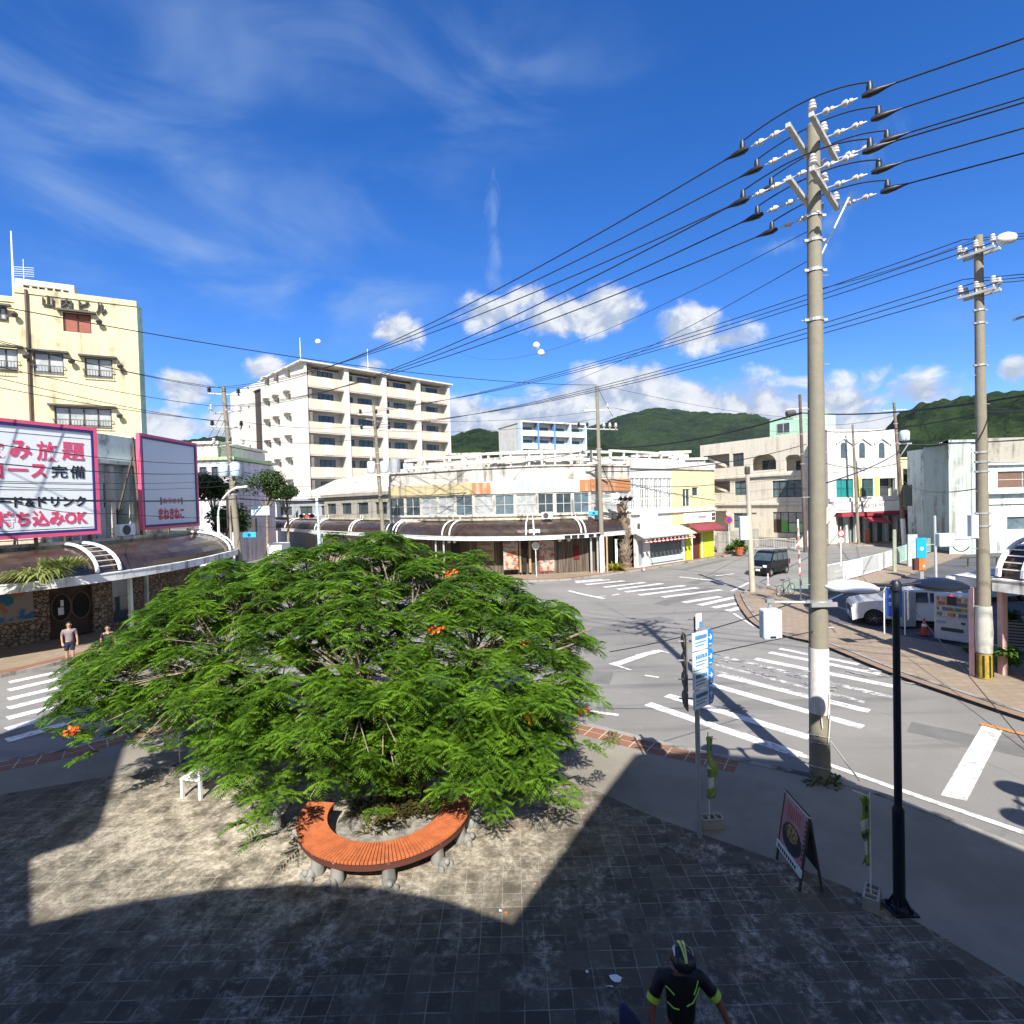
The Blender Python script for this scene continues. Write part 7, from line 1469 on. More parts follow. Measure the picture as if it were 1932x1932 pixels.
# ================================================================ the flame tree
import numpy as np
TC_ = Vector((-3.9, 12.2, 0))
def crown_z(x, y):
    rx = 5.3 if x < TC_.x else 5.5; ry = 3.9; rho = math.hypot((x - TC_.x) / rx, (y - TC_.y - .15) / ry)
    z = 5.0 - 2.2 * rho ** 2.2
    if y < 10.3: z -= .32 * (10.3 - y)
    return z, rho
cl = []; r_ = random.Random(21); tries = 0
while len(cl) < 390 and tries < 60000:
    tries += 1; x = r_.uniform(TC_.x - 6.5, TC_.x + 5.7); y = r_.uniform(TC_.y - 4.4, TC_.y + 4.4); z, rho = crown_z(x, y)
    edge = 1.02 + .14 * noise.noise(Vector((math.atan2(y - TC_.y, x - TC_.x) * 2.2, 3.1, 0)))
    if rho > edge or (y < 9.0 and x > .6) or (x < -4.7 and y < 9.9): continue
    if all((x - a) ** 2 + (y - b_) ** 2 > .37 ** 2 for a, b_, *_ in cl): cl.append((x, y, z + r_.uniform(-.30, .22) + .75 * noise.noise(Vector((x * .8, y * .8, 7))), rho))
# lower front clumps of the crown
for (x0, x1, y_, z_, n) in ((-8.6, -4.6, 10.1, 2.75, 9), (-8.2, -4.4, 10.3, 2.3, 6), (-6.2, -3.6, 9.3, 2.6, 5), (-5.6, -3.9, 9.2, 2.05, 3), (-3.9, .9, 9.0, 2.9, 8), (-3.6, .7, 9.4, 2.35, 6), (-1.2, .6, 9.1, 2.0, 3), (-3.2, -1.6, 10.2, 1.85, 3), (-.4, 1.4, 9.9, 2.5, 4), (-7.6, .9, 9.9, 3.35, 12), (-7.4, 1.2, 10.7, 3.75, 12), (-3.7, -1.5, 10.5, 1.6, 4), (-5.9, -4.2, 9.3, 1.95, 2), (-4.0, -1.0, 9.3, 1.95, 6), (-3.9, -1.2, 9.7, 1.5, 3), (-1.3, .5, 8.9, 1.55, 4), (-3.3, -1.9, 9.9, 1.3, 1)):
    for k in range(int(n * 2.2)): cl.append((x0 + .4 + (x1 - x0 - .4) * (k + r_.uniform(.1, .9)) / (n * 2.2), y_ + r_.uniform(-.3, .3), z_ + r_.uniform(-.32, .25), .9))
ros = []
for (x, y, z, rho) in cl:
    n = r_.randint(4, 6); rad = r_.uniform(.26, .42); ex, ey = (x - TC_.x) / 6, (y - TC_.y) / 4
    for k in range(n):
        a = 2.4 * k; d = rad * math.sqrt((k + .2) / n); ox, oy = math.cos(a) * d, math.sin(a) * d
        ros.append((x + ox, y + oy, z + .16 * (1 - (d / rad) ** 2) - .22 * (ox * ex + oy * ey) - r_.uniform(0, .07), ox * 1.5 + ex * .15, oy * 1.5 + ey * .15, r_.uniform(.8, 1.15)))
for k in range(700):
    c_ = r_.choice(cl); ros.append((c_[0] + r_.uniform(-.7, .7), c_[1] + r_.uniform(-.3, .7), c_[2] - r_.uniform(.35, 1.0), r_.uniform(-.5, .5), r_.uniform(-.5, .5), r_.uniform(.8, 1.1)))
ros = [q_ for q_ in ros if not (q_[1] < 8.75 and q_[2] < 1.45) and q_[2] > .75]
V = []; 
def frond(px, py, pz, az_, el0, ln, droop, wid):
    """feathery leaf: a curved midrib carrying paired narrow pinnae"""
    dx, dy = math.cos(az_), math.sin(az_); sx_, sy_ = -dy, dx; K = 9
    for i in range(1, K + 1):
        t = i / K; hx = ln * t * math.cos(el0) * (1 - .12 * t); hz = ln * (t * math.sin(el0) - droop * t * t); bx, by, bz = px + dx * hx, py + dy * hx, pz + hz
        w = wid * (math.sin(math.pi * min(1, .18 + t * .80)) ** .8) * (.75 + .5 * r_.random()); tw = .019 * ln / .36
        slope = math.sin(el0) - 2 * droop * t
        for s_ in (-1, 1):
            ex, ey, ez = bx + dx * w * .38 + sx_ * s_ * w, by + dy * w * .38 + sy_ * s_ * w, bz + slope * w * .5 - w * .30 * r_.uniform(.3, 1.2)
            mx_, my_, mz_ = (bx + ex) / 2, (by + ey) / 2, (bz + ez) / 2 + .008
            V.append((bx, by, bz)); V.append((mx_ + dx * tw, my_ + dy * tw, mz_)); V.append((ex, ey, ez)); V.append((mx_ - dx * tw, my_ - dy * tw, mz_))
for (x, y, z, ox, oy, sc_) in ros:
    n = r_.randint(7, 8); a0_ = r_.uniform(0, 6.28); out_a = math.atan2(oy, ox); tilt_ = min(.7, math.hypot(ox, oy) * 1.0)
    for k in range(n):
        a = a0_ + 6.283 * k / n + r_.uniform(-.25, .25); el0 = .30 - tilt_ * math.cos(a - out_a) + r_.uniform(-.2, .2)
        frond(x, y, z, a, el0, .31 * sc_ * r_.uniform(.8, 1.2), .40, .095 * sc_)
Vn = np.array(V, dtype=np.float32); nq = len(Vn) // 4
root = thing('flame_tree', 'wide spreading flame tree with feathery leaves and orange flowers inside the round bench', 'tree', (-2.5, 11.1, .2))
Vn -= np.array([-2.5, 11.1, .2], dtype=np.float32)
me = bpy.data.meshes.new('crown'); me.vertices.add(len(Vn)); me.vertices.foreach_set('co', Vn.ravel()); me.loops.add(nq * 4); me.loops.foreach_set('vertex_index', np.arange(nq * 4, dtype=np.int32)); me.polygons.add(nq); me.polygons.foreach_set('loop_start', np.arange(0, nq * 4, 4, dtype=np.int32)); me.update(calc_edges=True)
me.materials.append(leafmat('flame_tree_leaves', (.011, .046, .005), (.18, .34, .027), .36)); o = bpy.data.objects.new('crown', me); COL.objects.link(o); o.parent = root
bark = NB('pale_bark', .9); f1_ = bark.noise(6, 6, .7); bark_ = bark.col(bark.mix(bark.ramp(f1_, .35, .65), (.12, .09, .065), (.34, .28, .21)))
base = Vector((-2.2, 10.45, .15)); b = MB()
for k, (dx, dy, h_, rr) in enumerate(((-.35, -.1, 1.7, .13), (.3, -.25, 1.6, .12), (.05, .35, 1.9, .15), (-.1, -.45, 1.3, .09), (.5, .25, 1.5, .1))):
    b.path([base + Vector((dx * .35, dy * .35, 0)), base + Vector((dx * .7, dy * .6, h_ * .4)), base + Vector((dx * 1.5, dy * 1.4, h_))], [rr * 1.35, rr, rr * .85], 10)
b.build('trunk', bark_, root, smooth=60)
forks = [base + Vector((dx * 1.5, dy * 1.4, h_)) for dx, dy, h_ in ((-.35, -.1, 1.7), (.3, -.25, 1.6), (.05, .35, 1.9), (-.1, -.45, 1.3), (.5, .25, 1.5))]
hubs = []
for k in range(16):
    a = 6.283 * k / 16 + .2; rr = 2.0 if k % 2 else 3.2; x = TC_.x + .4 + math.cos(a) * rr * (1.25 if math.cos(a) < 0 else 1.0); y = TC_.y + math.sin(a) * rr * .72; z, _q = crown_z(x, y); h_ = Vector((x, y, z - 1.05)); f_ = min(forks, key=lambda q_: (q_ - h_).length)
    m_ = f_.lerp(h_, .5) + Vector((0, 0, .05 + .1 * math.sin(k))); b = MB(); b.path([f_, f_.lerp(m_, .5) + Vector((.08 * math.sin(k * 3), .08 * math.cos(k * 5), .05)), m_, h_], [.085, .075, .06, .04], 8); b.build('branch', bark_, root, smooth=60); hubs.append((h_, m_))
b = MB()
for (x, y, z, rho) in cl:
    p = Vector((x, y, z - .15)); h_, m_ = min(hubs, key=lambda q_: (q_[0] - p).length); q_ = h_ if (h_ - p).length < 2.2 else m_.lerp(h_, .7)
    if (q_ - p).length > 1.7: continue
    mid = q_.lerp(p, .5) + Vector((r_.uniform(-.15, .15), r_.uniform(-.15, .15), -.12)); b.path([q_, mid, p], [.032, .022, .012], 5)
    for j in range(2): b.path([mid, p + Vector((r_.uniform(-.5, .5), r_.uniform(-.5, .5), r_.uniform(-.35, -.1)))], [.016, .007], 4)
for (x, y, z, ang_) in ((-.9, 10.0, 3.25, .6), (.55, 10.4, 3.1, 0), (-2.2, 9.6, 3.0, 1.4), (-5.2, 11.8, 4.3, 2.2), (1.0, 10.9, 3.25, .2), (-1.6, 9.4, 2.6, .9)):
    d_ = Vector((math.cos(ang_), math.sin(ang_) - .3, .35)); b.path([Vector((x, y, z)) - d_ * .5, Vector((x, y, z)), Vector((x, y, z)) + d_ * .45 + Vector((.1, -.1, .1))], [.035, .03, .012], 6)
b.build('twigs', bark_, root)
redf = mat('flame_flower', (.75, .10, .012), .6, 0, .25, 12)
for (x, y) in ((136, 1381), (853, 1083), (993, 1217), (1096, 1308), (1101, 1344), (997, 1342), (1004, 1356), (822, 1190)):
    # march along the sight line until it meets the crown surface
    d = ray(x, y).normalized(); t = 6.0; p = CAM + d * t
    while t < 20:
        p = CAM + d * t
        if p.z < crown_z(p.x, p.y)[0] + .12: break
        t += .04
    b = MB()
    for k in range(26):
        a, rr = r_.uniform(0, 6.28), .14 * math.sqrt(r_.random()); c = p - d * .25 + Vector((rr * math.cos(a), rr * .6 * math.sin(a), r_.uniform(-.05, .07))); s_ = .04
        n_ = Vector((r_.uniform(-1, 1), r_.uniform(-1, 1), r_.uniform(0, 1))).normalized(); u_ = n_.orthogonal().normalized() * s_; v_ = n_.cross(u_)
        b.add([c - u_, c - v_ * .6, c + u_, c + v_ * .6], [(0, 1, 2, 3)])
    b.build('flower_cluster', redf, root, fixn=False)

# other trees and bushes
def leafy(name, c, R_, n, size, m_, label, trunk=None, squash=.8, seed=1, cat='tree', grp=None, lobes=9):
    r = random.Random(seed); rt_ = thing(name, label, cat, (c[0], c[1], trunk[1] if trunk else 0), grp); lb = []
    for k in range(lobes): a = r.uniform(0, 6.28); e = r.uniform(-.4, 1.2); rr = R_ * r.uniform(.35, .65); lb.append((Vector((c[0] + math.cos(a) * rr * math.cos(e), c[1] + math.sin(a) * rr * math.cos(e), c[2] + rr * math.sin(e) * squash)), R_ * r.uniform(.35, .55)))
    vs = []
    for i in range(n):
        l_, lr = lb[i % lobes]; v = Vector((r.gauss(0, 1), r.gauss(0, 1), r.gauss(0, 1))).normalized(); p = l_ + Vector((v.x, v.y, v.z * squash)) * lr * (r.random() ** .35); nn_ = (v + Vector((r.uniform(-.7, .7), r.uniform(-.7, .7), r.uniform(-.2, 1)))).normalized(); u_ = nn_.orthogonal().normalized(); a = r.uniform(0, 6.28); w_ = nn_.cross(u_); u_, w_ = u_ * math.cos(a) + w_ * math.sin(a), w_ * math.cos(a) - u_ * math.sin(a); s_ = size * r.uniform(.6, 1.4)
        vs += [p - u_ * s_, p - w_ * s_ * .5, p + u_ * s_, p + w_ * s_ * .5]
    b_ = MB(); b_.add(vs, [(4 * i, 4 * i + 1, 4 * i + 2, 4 * i + 3) for i in range(n)]); b_.build('crown' if cat == 'tree' else 'leaves', m_, rt_, fixn=False)
    if trunk:
        b_ = MB(); b_.path([(c[0], c[1], trunk[1]), (c[0] + .1, c[1], c[2] * .6), (c[0], c[1], c[2])], [trunk[0], trunk[0] * .8, trunk[0] * .5], 8)
        for l_, lr in lb: b_.path([(c[0], c[1], c[2] * .7), l_], [trunk[0] * .4, trunk[0] * .12], 5)
        b_.build('trunk', bark_, rt_)
    return rt_
for k, (x, y, Y, R_, lab) in enumerate(((403, 925, 47, 2.0, 'dark tree behind the left curved lamp post'), (500, 918, 56, 2.9, 'dark green tree below the end wall of the apartments'), (425, 985, 45, 2.2, 'brownish shrubby tree low beside the cluttered pole'), (540, 935, 60, 2.0, 'small tree right of the dark tree under the apartments'))):
    p = D(x, y, Y); leafy('broadleaf_tree', p, R_, 3800, .14, darkl, lab, (.16, 0), seed=30 + k)
p = G(1905, 1270, .12); leafy('leafy_bush', (p.x, p.y, .5), .52, 900, .07, leafmat('bright_bush_leaves', (.05, .15, .015), (.16, .36, .04)), 'bright green bush at the right edge by the arcade posts', seed=44, cat='bush')
p = G(1388, 1043, .12); leafy('leafy_bush', (p.x, p.y, .6), 1.3, 900, .12, bushl, 'low green bush between the yellow-green shop and the block wall', seed=46, squash=.5, cat='bush')
def potted(x, y, label, h_=.45, r_p=.3, ph=1.0, seed=1, z=.12, m_=None, pm=None):
    p = G(x, y, z); rt_ = thing('potted_plant', label, 'potted plant', p, None); b_ = MB(); b_.lathe((p.x, p.y, z), [(r_p * .7, 0), (r_p, h_ * .85), (r_p * 1.1, h_ * .86), (r_p * 1.1, h_), (r_p * .9, h_)], 16); b_.build('pot', pm or terrac, rt_, smooth=40); b_ = plant_mesh((p.x, p.y, z + h_), r_p * .6, 150, ph, .5, seed, .05, 1.4); b_.build('leaves', m_ or bushl, rt_, fixn=False)
potted(1395, 1047, 'terracotta pot with a tall leafy plant beside the block wall', .8, .42, 1.6, 3); potted(1665, 1019, 'spiky plant in a terracotta pot under the far maroon awning', .9, .6, 1.5, 5, m_=grassl); potted(1646, 1020, 'reddish pot left of the spiky plant in front of the far shop', .8, .5, .7, 6, pm=red)
p = G(1636, 1024, .12); b = MB(); b.box(p.x - .25, p.x + .25, p.y - .1, p.y, .12, 1.6); tag(b.build('red_marker_board', mat('salmon_board', (.6, .15, .1), .6)), 'narrow salmon red board in front of the far shop', 'board')
# climbing plants on the right arcade posts
for k, (x, y, z) in enumerate(((1836, 1225, .6), (1896, 1232, .7), (1900, 1190, 1.3))):
    p = G(x, y + 40, .12); b = plant_mesh((p.x, p.y - .15, z + .1), .18, 130, .45, .5, 70 + k, .05, .8); tag(b.build('climbing_plant', bushl, fixn=False), 'ragged plant on the right arcade posts, %s' % ['on the left post', 'low on the right post', 'high on the right post'][k], 'plant', 'plants on the right arcade posts')
# ================================================================ vehicles
def wheel(parent, c, r, w_, ax, rimc):
    b_ = MB(); ax = Vector(ax).normalized(); c = Vector(c); b_.lathe(c - ax * w_ / 2, [(r * .72, 0), (r * .95, .0), (r, w_ * .2), (r, w_ * .8), (r * .95, w_), (r * .72, w_)], 28, 0, ax); t_ = b_.build('wheel', rubber, parent, smooth=40)
    b_ = MB(); b_.lathe(c + ax * (w_ / 2 - .03), [(r * .70, 0), (r * .70, .02), (r * .62, .022), (r * .60, .0)], 28, 0, ax); u_ = ax.orthogonal().normalized(); v_ = ax.cross(u_)
    for k in range(10): a = k * .6283; d_ = u_ * math.cos(a) + v_ * math.sin(a); b_.bar(c + ax * (w_ / 2 - .01) + d_ * r * .08, c + ax * (w_ / 2 - .01) + d_ * r * .66, .035, .02, 0, ax)
    b_.lathe(c + ax * (w_ / 2 - .02), [(r * .16, 0), (r * .14, .03)], 12, 0, ax); b_.build('rim', rimc, t_)
    b_ = MB(); b_.lathe(c + ax * (w_ / 2 - .06), [(r * .68, 0), (r * .68, .01)], 20, 0, ax); b_.build('brake_shade', dark, t_)
def car(name, label, pos, ang_, L_, W_, prof, belt, paint, wheels, wr, wins, shields, lights, rim, tumble=.22, group='parked cars'):
    """prof: closed side outline (x forward 0..L at front, z); wins: side-glass polygons; shields: (p0,p1) glass strips over the outline"""
    rt_ = thing(name, label, 'car', pos, group); c, s_ = math.cos(ang_), math.sin(ang_); P0 = Vector(pos)
    def T(x, y, z): x -= L_ / 2; return P0 + Vector((x * c - y * s_, x * s_ + y * c, z))
    def yw(x, z): base_ = W_ / 2; e = min(x, L_ - x); base_ -= .16 * max(0, 1 - e / .45) ** 2; return base_ - max(0, z - belt) * tumble
    arch = []
    for (x, z) in prof: arch.append((x, z))
    low = .2; bottom = []
    for wx in sorted(wheels):
        k = 9
        for i in range(k + 1): a = math.pi - math.pi * i / k; bottom.append((wx + (wr + .06) * math.cos(a), max(low, wr + (wr + .06) * math.sin(a) * 1.0)))
    out_ = [(0.06, low)] + bottom + [(L_ - .06, low)] + prof
    n = len(out_); b_ = MB()
    rings = []
    for y_ in (-1, -.9, 0, .9, 1):
        rings.append([T(x, y_ * yw(x, z) if abs(y_) < 1 else y_ * (yw(x, z)), z) for x, z in out_])
    # sides
    b_.add(rings[0], [list(range(n))]); b_.add(rings[4], [list(range(n))[::-1]])
    for ra, rb in zip(rings, rings[1:]):
        k0 = len(b_.v); b_.add(ra + rb, [(i, (i + 1) % n, n + (i + 1) % n, n + i) for i in range(n)])
    body = b_.build('body', paint, rt_, smooth=32)
    for w_ in wins:
        for sd_ in (-1, 1):
            b_ = MB(); A = [T(x, sd_ * (yw(x, z) + .006), z) for x, z in w_]; B = [T(x, sd_ * (yw(x, z) - .01), z) for x, z in w_]; k = len(w_); b_.add(A + B, [list(range(k)), list(range(k, 2 * k))[::-1]] + [[i, (i + 1) % k, k + (i + 1) % k, k + i] for i in range(k)]); b_.build('side_window', glassd, rt_)
    for (x0, z0), (x1, z1) in shields:
        b_ = MB(); dx, dz = x1 - x0, z1 - z0; l_ = math.hypot(dx, dz); nx, nz = dz / l_ * .012, -dx / l_ * .012
        if nz < 0: nx, nz = -nx, -nz
        q_ = []
        for o_ in (1, -.5):
            for (x, z) in ((x0, z0), (x1, z1)):
                for sd_ in (-1, 1): q_.append(T(x + nx * o_, sd_ * (yw(x, z) - .07), z + nz * o_))
        b_.add(q_, [(0, 1, 3, 2), (4, 6, 7, 5), (0, 2, 6, 4), (1, 5, 7, 3), (0, 4, 5, 1), (2, 3, 7, 6)]); b_.build('windscreen' if x0 > L_ / 2 else 'rear_window', glassd, rt_)
    for (x, y, z, dx, dy, dz, m_, nm) in lights:
        for sd_ in ((-1, 1) if y else (1,)):
            b_ = MB(); q_ = T(x, sd_ * y, z); b_.obox(q_, Vector((c, s_, 0)) * dx, Vector((-s_, c, 0)) * dy, (0, 0, dz)); b_.build(nm, m_, rt_, bevel=.015)
    for wx in wheels:
        for sd_ in (-1, 1): wheel(rt_, T(wx, sd_ * (W_ / 2 - .12), wr), wr, .2, Vector((-s_, c, 0)) * sd_, rim)
    b_ = MB(); b_.obox(T(L_ / 2, 0, .3), Vector((c, s_, 0)) * (L_ / 2 - .3), Vector((-s_, c, 0)) * (W_ / 2 - .2), (0, 0, .1)); b_.build('underbody', dark, rt_)
    return rt_, T
rimm = mat('alloy_rim', (.55, .56, .58), .3, .7, .05); headl = mat('headlight', (.7, .72, .74), .1, 0, 0, spec=.9); tail = mat('tail_lamp', (.35, .01, .01), .2)
blackcar = mat('black_car_paint', (.006, .006, .007), .3, 0, 0, spec=.25, coat=.35); whitecar = mat('pearl_white_car_paint', (.70, .71, .72), .3, 0, 0, coat=1.0); silvercar = mat('silver_blue_car_paint', (.42, .50, .56), .25, .3, 0, coat=1.0)
wA, wB = G(1451, 1089), G(1490, 1081); d_ = Vector((wA.x - wB.x, wA.y - wB.y, 0)).normalized(); ang_ = math.atan2(d_.y, d_.x); nrm = Vector((-d_.y, d_.x, 0)); nrm = nrm if nrm.y > 0 else -nrm; ctr = (Vector((wA.x, wA.y, 0)) + Vector((wB.x, wB.y, 0))) / 2 + nrm * .75
prof = [(3.38, .45), (3.36, .85), (3.2, .98), (2.85, 1.06), (2.35, 1.66), (2.2, 1.76), (1.6, 1.80), (.3, 1.78), (.1, 1.70), (.02, 1.1), (.02, .5)]
car('kei_van', 'small boxy black van standing behind the plain concrete pole', ctr, ang_, 3.4, 1.5, prof, .98, blackcar, (.55, 2.8), .29, [[(.25, 1.12), (1.0, 1.12), (1.0, 1.62), (.3, 1.62)], [(1.08, 1.12), (1.8, 1.12), (1.8, 1.64), (1.08, 1.64)], [(1.88, 1.12), (2.68, 1.12), (2.3, 1.62), (1.88, 1.64)]], [((2.80, 1.12), (2.37, 1.64)), ((.05, 1.15), (.10, 1.66))],
    [(3.33, .5, .78, .05, .13, .09, headl, 'headlight'), (3.385, 0, .68, .01, .32, .06, steel, 'grille'), (3.40, 0, .48, .01, .17, .08, whitep, 'number_plate'), (2.62, .84, 1.15, .06, .05, .07, blackcar, 'door_mirror'), (.04, .68, .9, .03, .05, .2, tail, 'tail_lamp')], rimm, .14)
fw = G(1649, 1180, .03); ang_ = math.atan2(.40, -.917); dv = Vector((-.917, .40, 0)); nrm = Vector((.40, .917, 0)); ctr = Vector((fw.x, fw.y, .02)) + nrm * .82 - dv * (3.82 - 2.35)
prof = [(4.66, .45), (4.68, .75), (4.55, .98), (4.1, 1.10), (3.45, 1.17), (2.75, 1.58), (2.4, 1.66), (1.3, 1.68), (.6, 1.62), (.12, 1.15), (.02, .95), (.04, .5)]
car('white_suv', 'white sport utility car parked behind the dark lamp post in the car park', ctr, ang_, 4.7, 1.85, prof, 1.05, whitecar, (.92, 3.82), .36, [[(.95, 1.16), (1.75, 1.16), (1.75, 1.55), (1.2, 1.56)], [(1.83, 1.16), (2.5, 1.16), (2.5, 1.56), (1.83, 1.58)], [(2.58, 1.16), (3.25, 1.16), (2.72, 1.5), (2.58, 1.54)]], [((3.4, 1.20), (2.78, 1.57)), ((.15, 1.2), (.58, 1.6))],
    [(4.52, .72, .86, .12, .1, .05, headl, 'headlight'), (4.665, 0, .66, .015, .5, .14, blackp, 'grille'), (4.69, 0, .45, .01, .17, .08, whitep, 'number_plate'), (3.1, .98, 1.14, .07, .08, .06, whitecar, 'door_mirror'), (.06, .78, .95, .06, .1, .07, tail, 'tail_lamp')], rimm, .3)
prof2 = [(4.3, .45), (4.3, .7), (4.1, .88), (3.2, 1.0), (2.5, 1.40), (1.4, 1.45), (.5, 1.1), (.05, 1.0), (.03, .5)]
car('silver_car', 'pale blue-silver car mostly hidden behind the right arcade edge', (25.6, 29.2, .02), math.atan2(-.1, -1), 4.35, 1.7, prof2, .95, silvercar, (.8, 3.5), .31, [[(.9, 1.03), (1.9, 1.03), (1.9, 1.36), (1.5, 1.37)], [(2.0, 1.03), (2.95, 1.03), (2.5, 1.33), (2.0, 1.36)]], [((3.15, 1.02), (2.53, 1.38)), ((.55, 1.12), (1.35, 1.43))], [(4.25, .6, .72, .06, .12, .07, headl, 'headlight')], rimm, .3)

# ================================================================ vending machine and neighbours
VA, VB = G(1763, 1206, .12), G(1826, 1222, .12); VB = Vector((VA.x + .68, VA.y - .92, 0)); Fv = Fac(VA, VB); rt_ = thing('vending_machine', 'grey-white drinks vending machine with a red lit dot standing on the shaded pavement', 'vending machine', VA); b = MB(); b.fbox(Fv, 0, Fv.L, .17, 1.98, -.72, 0); b.build('cabinet', mat('machine_grey', (.55, .56, .58), .45, 0, .05), rt_, bevel=.02)
b = MB(); b.fbox(Fv, .05, Fv.L - .05, 1.02, 1.9, 0, .02); b.build('display_pane', mat('display_panel', (.42, .44, .46), .2), rt_)
can_m = [mat('can_%s' % 'rowgb'[k], c_, .4, .2, .2, 9) for k, c_ in enumerate(((.45, .08, .06), (.50, .25, .06), (.55, .52, .46), (.08, .22, .12), (.07, .14, .36)))]
rr_ = random.Random(9)
for row, z in enumerate((1.12, 1.33, 1.54, 1.72)):
    for k in range(11):
        s_ = .1 + k * (Fv.L - .2) / 11
        if row >= 2 and 4 <= k <= 6: continue
        b = MB(); b.fbox(Fv, s_, s_ + .07, z, z + .13, .02, .05); b.build('drink_can', rr_.choice(can_m), rt_)
b = MB(); b.fbox(Fv, .42, .72, 1.56, 1.9, .02, .05); b.build('dark_screen', blackp, rt_); b = MB(); b.fbox(Fv, .53, .60, 1.92, 1.96, .02, .04); b.build('red_light', mat('red_led', (.8, .02, .03), .4, emit=(1, .02, .05, 1.6)), rt_)
b = MB(); b.fbox(Fv, .22, .92, .52, .66, .0, .02); b.build('delivery_slot', framed, rt_); b = MB(); b.fbox(Fv, .06, .42, .78, .97, .0, .015); strokes(Fv, .08, .8, .3, .12, 5, blueink, rt_, d=.016, seed=71); b.build('notice', mat('pale_notice', (.5, .56, .56), .5), rt_)
b = MB(); b.fbox(Fv, .85, .98, .84, .93, 0, .02); b.build('coin_slot', framed, rt_)
# grey cabinet, blue curved board, red cone
p = G(1738, 1196, .12); b = MB(); 
rt_ = thing('blue_signboard', 'blue signboard in a white tubular frame beside the vending machine', 'sign', p); Fb2 = Fac((p.x - 1.35, p.y + .25), (p.x - .55, p.y - .25)); b.fbox(Fb2, .08, .62, .85, 2.02, -.03, 0); b.build('board', mat('strong_blue', (.01, .10, .55), .4), rt_)
strokes(Fb2, .14, 1.62, .4, .14, 3, whitep, rt_, d=.002, seed=81); strokes(Fb2, .14, 1.3, .4, .14, 3, whitep, rt_, d=.002, seed=82)
b = MB(); b.path([Fb2.p(0, .12), Fb2.p(0, 1.9), Fb2.p(.06, 2.06), Fb2.p(.64, 2.06), Fb2.p(.7, 1.9), Fb2.p(.7, .12)], .025, 8); b.build('frame', whitep, rt_)
p = G(1708, 1180, .12); b = MB(); b.box(p.x - .3, p.x + .3, p.y - .25, p.y + .25, .12, 1.65); tag(b.build('grey_cabinet', mat('grey_cabinet', (.42, .45, .47), .5), bevel=.02), 'plain grey steel cabinet between the white car and the blue signboard', 'cabinet')
p = G(1744, 1196, .12); rt_ = thing('traffic_cone', 'dark red traffic cone in the shade beside the vending machine', 'cone', p); b = MB(); b.lathe((p.x, p.y, .15), [(.15, 0), (.03, .62), (.02, .63)], 16); b.build('cone_body', mat('cone_red', (.45, .06, .03), .6), rt_, smooth=60); b = MB(); b.box(p.x - .2, p.x + .2, p.y - .2, p.y + .2, .12, .155); b.build('base', mat('cone_red', (.45, .06, .03), .6), rt_)
b = MB(); b.lathe((p.x, p.y, .45), [(.098, 0), (.062, .14)], 16); b.build('white_band', whitep, rt_)
# louvred grey unit at right edge
p = G(1900, 1235, .12); Fl = Fac((p.x + .35, p.y + .5), (p.x + 1.5, p.y - .2)); rt_ = thing('louvred_cabinet', 'pale louvred steel cabinet at the right edge behind the arcade posts', 'cabinet', p); b = MB(); b.fbox(Fl, 0, 1.3, .15, 1.35, -.5, 0); b.build('case', mat('louvre_grey', (.45, .46, .45), .5), rt_); b = MB()
for k in range(9): b.fbox(Fl, .12, 1.2, .3 + k * .11, .345 + k * .11, 0, .02)
b.build('louvres', framed, rt_)
# ---- signs on the car park edge
p = G(1745, 1095, .02); bsx = thing('bus_stop_sign', 'bright blue square sign above an orange panel on a grey post', 'sign', p); Fb3 = Fac((p.x - .45, p.y), (p.x + .5, p.y)); zc = Fb3.uv(1738, 1034)[1]; zh = Fb3.uv(1738, 1015)[1]
b = MB(); s0_, s1_ = Fb3.uv(1730, 1034)[0], Fb3.uv(1748, 1034)[0]; zl_ = Fb3.uv(1738, 1053)[1]; b.fbox(Fb3, s0_, s1_, zl_, zh, -.1, 0); b.build('blue_panel', mat('sky_blue_panel', (.01, .36, .85), .4), bsx, bevel=.02); b = MB(); m_ = (s0_ + s1_) / 2; b.lathe(Fb3.p(m_, (zl_ + zh) / 2 - .05, .003), [(.12, 0), (.12, .01)], 14, 0, Fb3.n); b.build('white_emblem', whitep, bsx)
b = MB(); zo = Fb3.uv(1738, 1076)[1]; b.fbox(Fb3, s0_ + .15, s1_ - .05, zo, zl_ - .03, -.35, -.02); b.build('orange_panel', orange, bsx); b = MB(); b.fbox(Fb3, s0_ - .12, s0_ + .14, zo, zl_ - .05, -.3, -.05); b.build('dark_side', mat('dark_red_side', (.10, .03, .03), .5), bsx); b = MB(); b.fbox(Fb3, s0_ + .4, s0_ + .52, zo + .2, zo + .35, -.02, -.01); b.build('orange_label', whitep, bsx)
b = MB(); b.fbox(Fb3, m_ - .02, m_ + .22, 0, zo, -.3, -.12); b.build('post', steel, bsx)
p = G(1766, 1092, .02); b = MB(); b.tube((p.x, p.y, 0), (p.x - .05, p.y, 4.3), .085, .08, 10); rt_ = thing('steel_post', 'plain pale steel post right of the bright blue square sign', 'post', p); b.build('post', mat('pale_steel', (.50, .55, .56), .5, .3), rt_, smooth=60); b = MB(); b.tube((p.x - 1.2, p.y, 2.35), (p.x, p.y, 2.35), .03, .03, 6); b.build('arm', steel, rt_)
p = G(1722, 1068, .12); b = MB(); b.box(p.x - .35, p.x + .4, p.y, p.y + .1, .1, 2.6); tag(b.build('sign_back', mat('grey_panel', (.36, .40, .40), .6)), 'grey panel standing just left of the bright blue square sign', 'panel')
